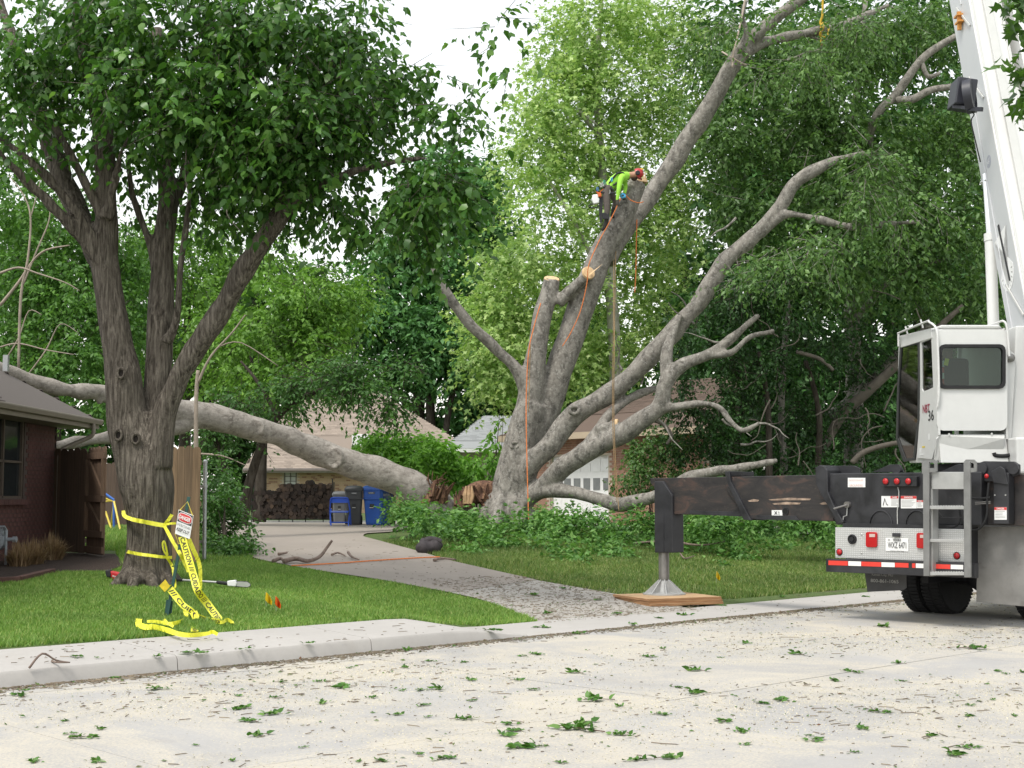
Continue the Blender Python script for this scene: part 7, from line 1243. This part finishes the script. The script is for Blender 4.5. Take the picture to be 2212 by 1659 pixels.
N_ = [(zz(330, 400, A_), .15), (zz(370, 345, A_), .145), (zz(440, 285, A_), .165), (zz(515, 258, A_), .125), (zz(560, 256, A_), .075), (zz(598, 256, A_), .088), (zz(640, 245, A_), .1), (zz(672, 238, A_), .08),   # 0-7
      (zz(470, 282, A_ - .17), .082), (zz(447, 400, A_ - .22), .056), (zz(433, 505, A_ - .2), .042), (zz(440, 540, A_ - .18), .04),            # near arm 8-11
      (zz(490, 275, A_ + .17), .08), (zz(520, 370, A_ + .22), .055), (zz(505, 450, A_ + .12), .042), (zz(495, 475, A_ + .06), .04),            # far arm 12-15
      (zz(318, 425, A_ - .1), .115), (zz(330, 620, A_ - .1), .078), (zz(322, 745, A_ - .05), .055), (zz(300, 795, A_ - .03), .055), (zz(268, 822, A_ - .03), .035), # near leg 16-20, boot
      (zz(345, 425, A_ + .1), .11), (zz(420, 520, A_ + .12), .076), (zz(385, 640, A_ + .18), .052), (zz(372, 672, A_ + .18), .05), (zz(405, 690, A_ + .18), .035)]   # far leg 21-25
ed = [(0, 1), (1, 2), (2, 3), (3, 4), (4, 5), (5, 6), (6, 7), (3, 8), (8, 9), (9, 10), (10, 11), (3, 12), (12, 13), (13, 14), (14, 15), (0, 16), (16, 17), (17, 18), (18, 19), (19, 20), (0, 21), (21, 22), (22, 23), (23, 24), (24, 25)]
for hnd, base in ((11, zz(440, 540, A_ - .18)), (15, zz(495, 475, A_ + .06))):   # five fingers curling round the rope
    for k in range(5):
        o_ = Vector(((k - 2) * .017, -.02 if k else .02, -.035)); i = len(N_); L_ = .05 if k in (0, 4) else .065
        N_ += [(base + o_, .012), (base + o_ + Vector((.02, .015, -L_ * .6)), .0105), (base + o_ + Vector((.045, .03, -L_ * .75)), .009)]; ed += [(hnd, i), (i, i + 1), (i + 1, i + 2)]
def pm(i, j, t_):
    k = (i, j)
    if k in ((0, 16), (16, 17), (0, 21), (21, 22), (17, 18), (22, 23)): return 1 if not (k in ((17, 18), (22, 23)) and t_ > .55) else 2
    if k in ((18, 19), (19, 20), (23, 24), (24, 25)): return 2
    if k in ((3, 4), (4, 5), (5, 6), (6, 7)): return 3 if not (k == (3, 4) and t_ < .9) else 0
    if i >= 10 and k not in ((12, 13), (13, 14), (0, 16)) and i not in (16, 17, 18, 19, 21, 22, 23, 24): return 4
    if k == (0, 1): return 0 if t_ > .35 else 1
    return 0
hip = zz(330, 400, A_); per = thing('person', 'climber in lime green shirt and red helmet bending over the sawn stem', 'person', hip)
obj('body', skin_body('body', N_, ed, 0, '', hip, pm, [M_LIME, M_PANT, M_BOOT, M_SKIN, M_GLOVE]), [], per)
hc = zz(645, 240, A_); hx = Vector((.92, -.1, .35)).normalized()
q = MB(); q.lathe(hc - hx * .02, hx, [(.128, -.03), (.132, .0), (.125, .06), (.1, .11), (.06, .14), (.01, .15)], 20); M_HEL = plain('red_helmet', (.42, .03, .03), .35, var=.1); obj('helmet', q, M_HEL, per, smooth=50)
q = MB(); q.prism([hc + Vector((-.03, -.1, -.1)), hc + Vector((.09, -.08, -.15)), hc + Vector((.1, .08, -.15)), hc + Vector((-.02, .1, -.1))], (0, 0, .012)); obj('visor', q, M_HEL, per)
for s in (-1, 1): q = MB(); q.lathe(hc + Vector((-.02, s * .12, -.01)), (0, s, 0), [(.055, -.03), (.06, 0), (.05, .03)], 14); obj('ear_muff', q, M_HARN, per, smooth=50)
q = MB(); q.lathe(hc + hx * .09 + UP * .06, (0, -.2, 1), [(.06, 0), (.045, .03), (.01, .035)], 12); obj('helmet_patch', q, M_RY, per, smooth=50)
fc = zz(590, 262, A_); q = MB(); q.lathe(fc + Vector((.03, 0, -.08)), (.2, 0, -1), [(.07, -.02), (.065, .02), (.03, .05)], 12); obj('beard', q, plain('dark_beard', (.05, .03, .02), .95), per, smooth=60)
q = MB(); q.lathe(fc + Vector((.085, 0, -.09)), (.6, 0, -.8), [(.018, -.01), (.014, .02), (.004, .035)], 8); obj('nose', q, M_SKIN, per, smooth=60)
for s in (-1, 1): q = MB(); q.lathe(fc + Vector((.1, s * .035, -.055)), (.6, s * .2, -.8), [(.012, 0), (.008, .008)], 8); obj('eye', q, M_INK, per)
for pts in (((290, 385), (330, 370), (395, 410)), ((265, 430), (330, 440), (410, 440)), ((345, 345), (430, 240), (500, 235)), ((390, 360), (480, 300), (500, 240))):
    q = MB(); q.tube([Vector(c) for c in spline([tuple(zz(x, y, A_ - .155)) for x, y in pts], 4)], .024, 6); obj('harness_strap', q, M_HARN, per, smooth=60)
q = MB(); q.prism([zz(*p, A_ - .15) for p in ((275, 640), (350, 640), (352, 705), (282, 705))], (0, .05, 0)); obj('shin_guard', q, M_HARN, per, bevel=.01)
for (x, y, mm) in ((265, 360, M_ALU), (285, 350, M_ALU), (230, 400, M_BL), (375, 300, plain('sky_blue_gear', (.1, .45, .75), .5)), (260, 460, M_FO), (350, 425, M_ALU), (300, 330, plain('teal_gear', (.03, .3, .25), .5))):
    q = MB(); c = zz(x, y, A_ - .17); q.tube([c + Vector((math.cos(a) * .02, 0, math.sin(a) * .05)) for a in np.linspace(0, 6.283, 9)], .01, 5, False); obj('karabiner', q, mm, per, smooth=60)
q = MB(); c = zz(490, 468, A_ - .1); q.tube([c + Vector((.05 * math.cos(a), .03 * math.sin(2 * a), .045 * math.sin(a))) for a in np.linspace(0, 6.283, 12)], .026, 6, False); obj('friction_hitch', q, MATS['sky_blue_gear'], per, smooth=60)
cs = zz(210, 500, A_ - .12); csw = thing('chainsaw', 'small white and orange chainsaw hanging from the climber harness', 'chainsaw', cs)
q = MB(); q.prism([zz(*p, A_ - .2) for p in ((180, 455), (235, 448), (245, 540), (190, 550), (175, 500))], (0, .14, 0)); obj('motor_body', q, M_WHITE, csw, bevel=.02); q = MB(); q.prism([zz(*p, A_ - .21) for p in ((215, 420), (270, 440), (270, 470), (240, 480), (236, 452))], (0, .1, 0)); obj('top_cover', q, plain('saw_orange', (.6, .12, .02), .45), csw, bevel=.012)
q = MB(); q.prism([zz(*p, A_ - .15) for p in ((248, 480), (285, 475), (280, 640), (272, 750), (258, 745), (245, 660))], (0, .012, 0)); obj('guide_bar', q, M_HARN, csw); q = MB(); q.tube([Vector(c) for c in spline([tuple(zz(x, y, A_ - .14)) for x, y in ((190, 550), (150, 560), (145, 585), (220, 590), (240, 560))], 3)], .018, 6); obj('rear_handle', q, M_HARN, csw, smooth=60); q = MB(); q.tube([zz(235, 450, A_ - .15), zz(265, 420, A_ - .16), zz(290, 400, A_ - .15)], .008, 5); obj('lanyard', q, M_FO, csw)
# operator in the crane cab
hp = CP(2086, 850, .78); pl = thing('person', 'crane operator in black cap seated inside the crane cab', 'person', hp)
ON = [(hp, .16), (hp + UP * .25, .17), (hp + UP * .46, .16), (hp + UP * .56, .06), (hp + UP * .64, .085), (hp + UP * .74, .09), (hp + Vector((-.2, 0, .44)), .07), (hp + Vector((-.34, .1, .40)), .055), (hp + Vector((-.3, .36, .42)), .042), (hp + Vector((-.28, .44, .43)), .04), (hp + Vector((.2, 0, .44)), .07), (hp + Vector((.28, .15, .2)), .055), (hp + Vector((.24, .38, .18)), .042), (hp + Vector((.23, .45, .18)), .04), (hp + Vector((-.1, .12, -.02)), .1), (hp + Vector((-.12, .48, 0)), .08), (hp + Vector((-.12, .5, -.36)), .06), (hp + Vector((.1, .12, -.02)), .1), (hp + Vector((.12, .48, 0)), .08), (hp + Vector((.12, .5, -.36)), .06)]
oe = [(0, 1), (1, 2), (2, 3), (3, 4), (4, 5), (2, 6), (6, 7), (7, 8), (8, 9), (2, 10), (10, 11), (11, 12), (12, 13), (0, 14), (14, 15), (15, 16), (0, 17), (17, 18), (18, 19)]
for hnd in (9, 13):
    for k in range(5): i = len(ON); p0 = ON[hnd][0] + Vector(((k - 2) * .018, .035, 0)); ON += [(p0, .012), (p0 + Vector((0, .04, -.02)), .01), (p0 + Vector((0, .05, -.05)), .009)]; oe += [(hnd, i), (i, i + 1), (i + 1, i + 2)]
obj('body', skin_body('body', ON, oe, 0, '', hp, lambda i, j, t_: 1 if i >= 14 and i < 20 or j in (14, 17) else (2 if i in (3, 4, 7, 8, 9, 11, 12, 13) or i >= 20 else 0), [plain('navy_shirt', (.03, .035, .06), .85), M_PANT, M_SKIN]), [], pl)
q = MB(); q.lathe(hp + UP * .76, UP, [(.118, -.05), (.12, .0), (.1, .06), (.05, .09), (.01, .095)], 18); q.prism([hp + Vector((-.09, .08, .73)), hp + Vector((.09, .08, .73)), hp + Vector((.07, .22, .71)), hp + Vector((-.07, .22, .71))], (0, 0, .012)); obj('cap', q, M_HARN, pl, smooth=50); q = MB(); q.lathe(hp + UP * .80, UP, [(.121, -.012), (.121, .008)], 18); obj('cap_band', q, M_WTAPE, pl, smooth=50)
# ------------------------------------------------------------------ storm and saw debris on the ground
M_SPR = leafmat('fallen_leaf', [(.03, .09, .012), (.05, .13, .02), (.08, .18, .035), (.13, .22, .06)], .25, .45, 1.2); M_TWIG = plain('twig_brown', (.10, .065, .045), .9, var=.4, scale=20)
def sprig_mesh(seed):
    r = np.random.default_rng(seed); n = int(r.integers(14, 28)); t_ = r.random(n) ** .8; L = r.uniform(.12, .26); a = r.uniform(0, 6.28); ax = np.array([math.cos(a), math.sin(a), 0]); C = ax * (t_ * L - L / 2)[:, None] + r.normal(0, .03, (n, 3)) * [1, 1, .25]; C[:, 2] = np.abs(C[:, 2]) + .008
    dr = r.normal(size=(n, 3)); dr[:, 2] = np.abs(dr[:, 2]) * .4; nr = np.array([0, 0, 1.0]) + r.normal(0, .5, (n, 3)); V, T = leaf_arrays(C, dr, nr, .05 + .05 * r.random(n), 'ovate'); V[:, 2] = np.maximum(V[:, 2], .003); return V, T, ax, L
SM = []
for k in range(9):
    V, T, ax, L = sprig_mesh(100 + k); me = npmesh('leaves', V, T); me.materials.append(M_SPR); q = MB(); q.tube([Vector(-ax * L * .7) + UP * .008, Vector((0, 0, .02)), Vector(ax * L * .5) + UP * .01], [.005, .004, .002], 5); me2 = q.mesh('stem'); me2.materials.append(M_TWIG); SM.append((me, me2))
spots = [(340, 1490, 1.2), (740, 1487, 1.3), (945, 1490, 1.1), (700, 1520, .7), (545, 1560, 1), (590, 1545, 1), (530, 1530, .9), (180, 1595, .9), (560, 1590, .9), (915, 1525, .7), (1250, 1580, 1.6), (1265, 1565, 1.2), (1130, 1615, 1.4), (1090, 1590, 1), (1290, 1515, 1.3), (1245, 1455, 1.1), (1500, 1497, 1.3), (1725, 1415, 1.2), (1910, 1355, 1.2), (2100, 1402, 1.7), (2060, 1630, 1.1), (1440, 1640, 1), (1505, 1450, 1.2), (1690, 1515, 1), (1640, 1520, .8), (1370, 1350, .9), (1250, 1370, 1), (1170, 1357, 1), (1060, 1372, 1.2), (420, 1435, 1.1), (880, 1405, .8), (720, 1340, 1.1), (165, 1420, .8), (40, 1505, .9), (1330, 1330, 1.0), (1480, 1330, 1.1), (1420, 1336, .9), (1610, 1390, .8), (1800, 1470, .9), (1830, 1450, .8), (1160, 1415, 1), (1400, 1420, .8), (1150, 1290, 1.2), (1220, 1275, 1.0), (1040, 1300, .9), (1290, 1300, .9), (1180, 1330, 1), (960, 1640, .9), (1000, 1555, .8), (1560, 1560, .9), (1760, 1600, 1), (1900, 1540, .8), (1340, 1590, .9), (1430, 1545, .8), (1015, 1470, .8), (1690, 1290, .8), (1870, 1290, .9), (1560, 1310, .8)]
r_ = random.Random(8)
for k in range(70): spots.append((r_.uniform(0, 2212), r_.uniform(1400, 1655), r_.uniform(.3, .75)))
for (x, y, s) in spots:
    g_ = G(x, y); a, b_ = r_.choice(SM); o = bpy.data.objects.new('leaf_sprig', None); COL.objects.link(o); o.location = g_ + UP * .004; o.rotation_euler = (0, 0, r_.uniform(0, 6.28)); s *= .72; o.scale = (s, s, s * .8); o.empty_display_size = .1
    drv = inpoly(np.array([x * 1.0]), np.array([y * 1.0]), DRIVE_PX)[0]
    if drv: o.location.z += .026
    tag(o, 'torn green leafy sprig lying on the driveway apron' if drv else 'torn green leafy sprig lying on the pale concrete street', 'sprig', 'leafy sprigs strewn over the concrete')
    for me, nm in ((a, 'leaves'), (b_, 'stem')): c = bpy.data.objects.new(nm, me); COL.objects.link(c); c.parent = o
def scatter(name, label, cat, n, mk, mat, seed, area=None):
    r = np.random.default_rng(seed); u = r.uniform(-4, 34, n * 3); v = r.uniform(3.3, VC - .03, n * 3); w = np.sin(u * .9 + 1.5 * np.sin(v * .8)) + np.sin(v * 1.7 + u * .35); k = r.random(n * 3) < .35 + .25 * w; u, v = u[k][:n], v[k][:n]
    V, T = mk(r, SD.x * u + ND.x * v, SD.y * u + ND.y * v); o = obj(name, npmesh(name, V, T), mat); return tag(o, label, cat, kind='stuff')
def mk_chip(r, x, y):
    n = len(x); s = .003 + .0045 * r.random(n); th = r.uniform(0, 6.28, n); z = ground_z(x, y) + .002; P0 = np.stack([x, y, z], 1); a = np.stack([np.cos(th), np.sin(th), r.normal(0, .25, n)], 1) * s[:, None]; b_ = np.stack([-np.sin(th), np.cos(th), r.normal(0, .25, n)], 1) * (s * .6)[:, None]; up_ = np.array([0, 0, 1]) * s[:, None] * .5
    V = np.stack([P0 - a, P0 + b_, P0 + a + up_, P0 - b_ + up_], 1); T = (np.array([[0, 1, 2], [0, 2, 3]])[None] + (np.arange(n) * 4)[:, None, None]); return V.reshape(-1, 3), T.reshape(-1, 3)
scatter('wood_chips', 'pale sawdust and wood chips scattered over the street', 'sawdust', 170000, mk_chip, leafmat('pale_wood_chip', [(.5, .45, .34), (.58, .53, .42), (.66, .61, .5)], .1, .8, 1.0), 5)
def mk_bit(r, x, y):
    n = len(x); z = ground_z(x, y) + .006; C = np.stack([x, y, z], 1); Dv = r.normal(size=(n, 3)); Dv[:, 2] *= .12; N2 = np.array([0, 0, 1.0]) + r.normal(0, .3, (n, 3)); return leaf_arrays(C, Dv, N2, .018 + .045 * r.random(n) ** 2, 'diamond')
scatter('leaf_litter', 'small green and brown leaf scraps scattered over the street', 'litter', 4200, mk_bit, leafmat('leaf_scrap', [(.04, .10, .015), (.07, .14, .03), (.12, .11, .05), (.12, .06, .035)], .15, .7, 1.1), 6)
def mk_tw(r, x, y):
    n = len(x); L = .012 + .06 * r.random(n) ** 3; th = AL + r.normal(0, .8, n); z = ground_z(x, y) + .004; a = np.stack([np.cos(th), np.sin(th), th * 0], 1) * L[:, None]; P0 = np.stack([x, y, z], 1); w = np.stack([-np.sin(th), np.cos(th), th * 0], 1) * .0035; h = np.array([0, 0, .006]); V = np.stack([P0 - a - w, P0 - a + w, P0 + a, P0 - a + h, P0 + a * .6 + h], 1); T = np.array([[0, 1, 2], [0, 2, 4], [0, 4, 3], [1, 3, 4], [1, 4, 2]])[None] + (np.arange(n) * 5)[:, None, None]; return V.reshape(-1, 3), T.reshape(-1, 3)
scatter('twig_litter', 'short brown twig scraps scattered over the street', 'litter', 3600, mk_tw, leafmat('twig_scrap', [(.13, .1, .075), (.2, .16, .12), (.28, .23, .17)], .05, .9, 1.0), 7)
def patch(name, label, poly, n, mk, mat, seed, up=.03):
    r = np.random.default_rng(seed); px = r.uniform(min(p[0] for p in poly), max(p[0] for p in poly), n); py = r.uniform(min(p[1] for p in poly), max(p[1] for p in poly), n); k = inpoly(px, py, poly); px, py = px[k], py[k]
    xs, ys = [], []
    for a, b_ in zip(px, py): g_ = G(a, b_); xs.append(g_.x); ys.append(g_.y)
    V, T = mk(r, np.array(xs), np.array(ys)); V[:, 2] += up; return tag(obj(name, npmesh(name, V, T), mat), label, 'litter', kind='stuff')
patch('apron_litter', 'brown twig and bark scraps covering the driveway apron', [(900, 1255), (1120, 1245), (1420, 1290), (1540, 1318), (1180, 1350), (1040, 1302)], 3600, mk_tw, MATS['twig_scrap'], 8, .026)
patch('apron_leaves', 'leaf scraps on the driveway apron', [(900, 1255), (1120, 1245), (1420, 1290), (1540, 1318), (1180, 1350), (1040, 1302)], 900, mk_bit, MATS['leaf_scrap'], 9, .03)
patch('walk_litter', 'twig scraps on the sidewalk', [(0, 1405), (840, 1345), (1050, 1345), (1040, 1372), (0, 1440)], 260, mk_tw, MATS['twig_scrap'], 10, .004)
patch('drive_litter', 'twig and leaf scraps on the driveway', [(560, 1205), (780, 1165), (960, 1215), (1090, 1250), (960, 1275), (700, 1232)], 260, mk_tw, MATS['twig_scrap'], 11, .03)
patch('sidewalk_leaves', 'leaf scraps along the sidewalk by the truck', [(1440, 1320), (1540, 1300), (1900, 1268), (2000, 1285), (1560, 1335)], 260, mk_bit, MATS['leaf_scrap'], 12, .006)
def stick(label, pts, w, mat=None, up=.03):
    m = MB(); Q = []
    for (x, y, h) in pts: g_ = G(x, y); Q.append(g_ + UP * (h + up))
    C = spline([tuple(p) for p in Q], 4); n = len(C); m.tube([Vector(c) for c in C], [w * (1 - .55 * i / n) for i in range(n)], 8); return tag(obj('fallen_branch', m, mat or plain('stick_bark', (.17, .125, .1), .9, var=.4, scale=14, bump=.5, bscale=30), smooth=180, origin=Q[0]), label, 'branch', 'broken branches on the ground')
stick('thick crooked broken branch lying on the driveway', [(614, 1222, .05), (640, 1219, .07), (665, 1223, .06), (690, 1221, .12), (705, 1219, .26), (717, 1219, .4)], .045)
stick('short broken branch stub beside the lawn edge of the driveway', [(590, 1221, .04), (605, 1220, .08), (612, 1221, .05)], .04)
stick('small broken stick in the middle of the driveway', [(752, 1208, .1), (760, 1212, .05), (775, 1216, .03)], .028)
stick('thin twig lying near the bins end of the driveway', [(717, 1205, .03), (730, 1203, .05), (745, 1207, .03)], .025)
stick('pale stick lying beside the gear bag', [(938, 1217, .03), (955, 1214, .04), (985, 1216, .03)], .03)
stick('small stick across the shaded part of the driveway', [(602, 1204, .03), (620, 1202, .04)], .03)
stick('forked dry twig propped against the kerb', [(62, 1473, .0), (90, 1455, .12), (120, 1452, .05), (150, 1470, .02)], .012, up=.004); stick('thin dark twig leaning on the kerb face', [(112, 1430, .0), (125, 1450, .03), (150, 1462, .02)], .011, up=.004)
stick('broken branch lying in the weeds behind the jack', [(1455, 1200, .3), (1490, 1205, .25), (1530, 1205, .25), (1565, 1203, .3)], .028); stick('slender branch arching out of the weeds under the beam', [(1470, 1210, .1), (1480, 1215, .05), (1500, 1212, .08)], .02)
stick('grey branch lying in the weeds beside the jack housing', [(1370, 1203, .25), (1400, 1203, .28), (1430, 1202, .28)], .025)

def mk_gut(seed, n, mk, name, label, mat):
    r = np.random.default_rng(seed); u = r.uniform(4, 24, n); v = VC - .01 - np.abs(r.normal(0, .16, n)); V, T = mk(r, SD.x * u + ND.x * v, SD.y * u + ND.y * v); tag(obj(name, npmesh(name, V, T), mat), label, 'litter', kind='stuff')
mk_gut(21, 5200, mk_tw, 'gutter_litter', 'brown twig and bark scraps gathered along the gutter', MATS['twig_scrap']); mk_gut(22, 1500, mk_bit, 'gutter_leaves', 'leaf scraps gathered along the gutter', MATS['leaf_scrap'])
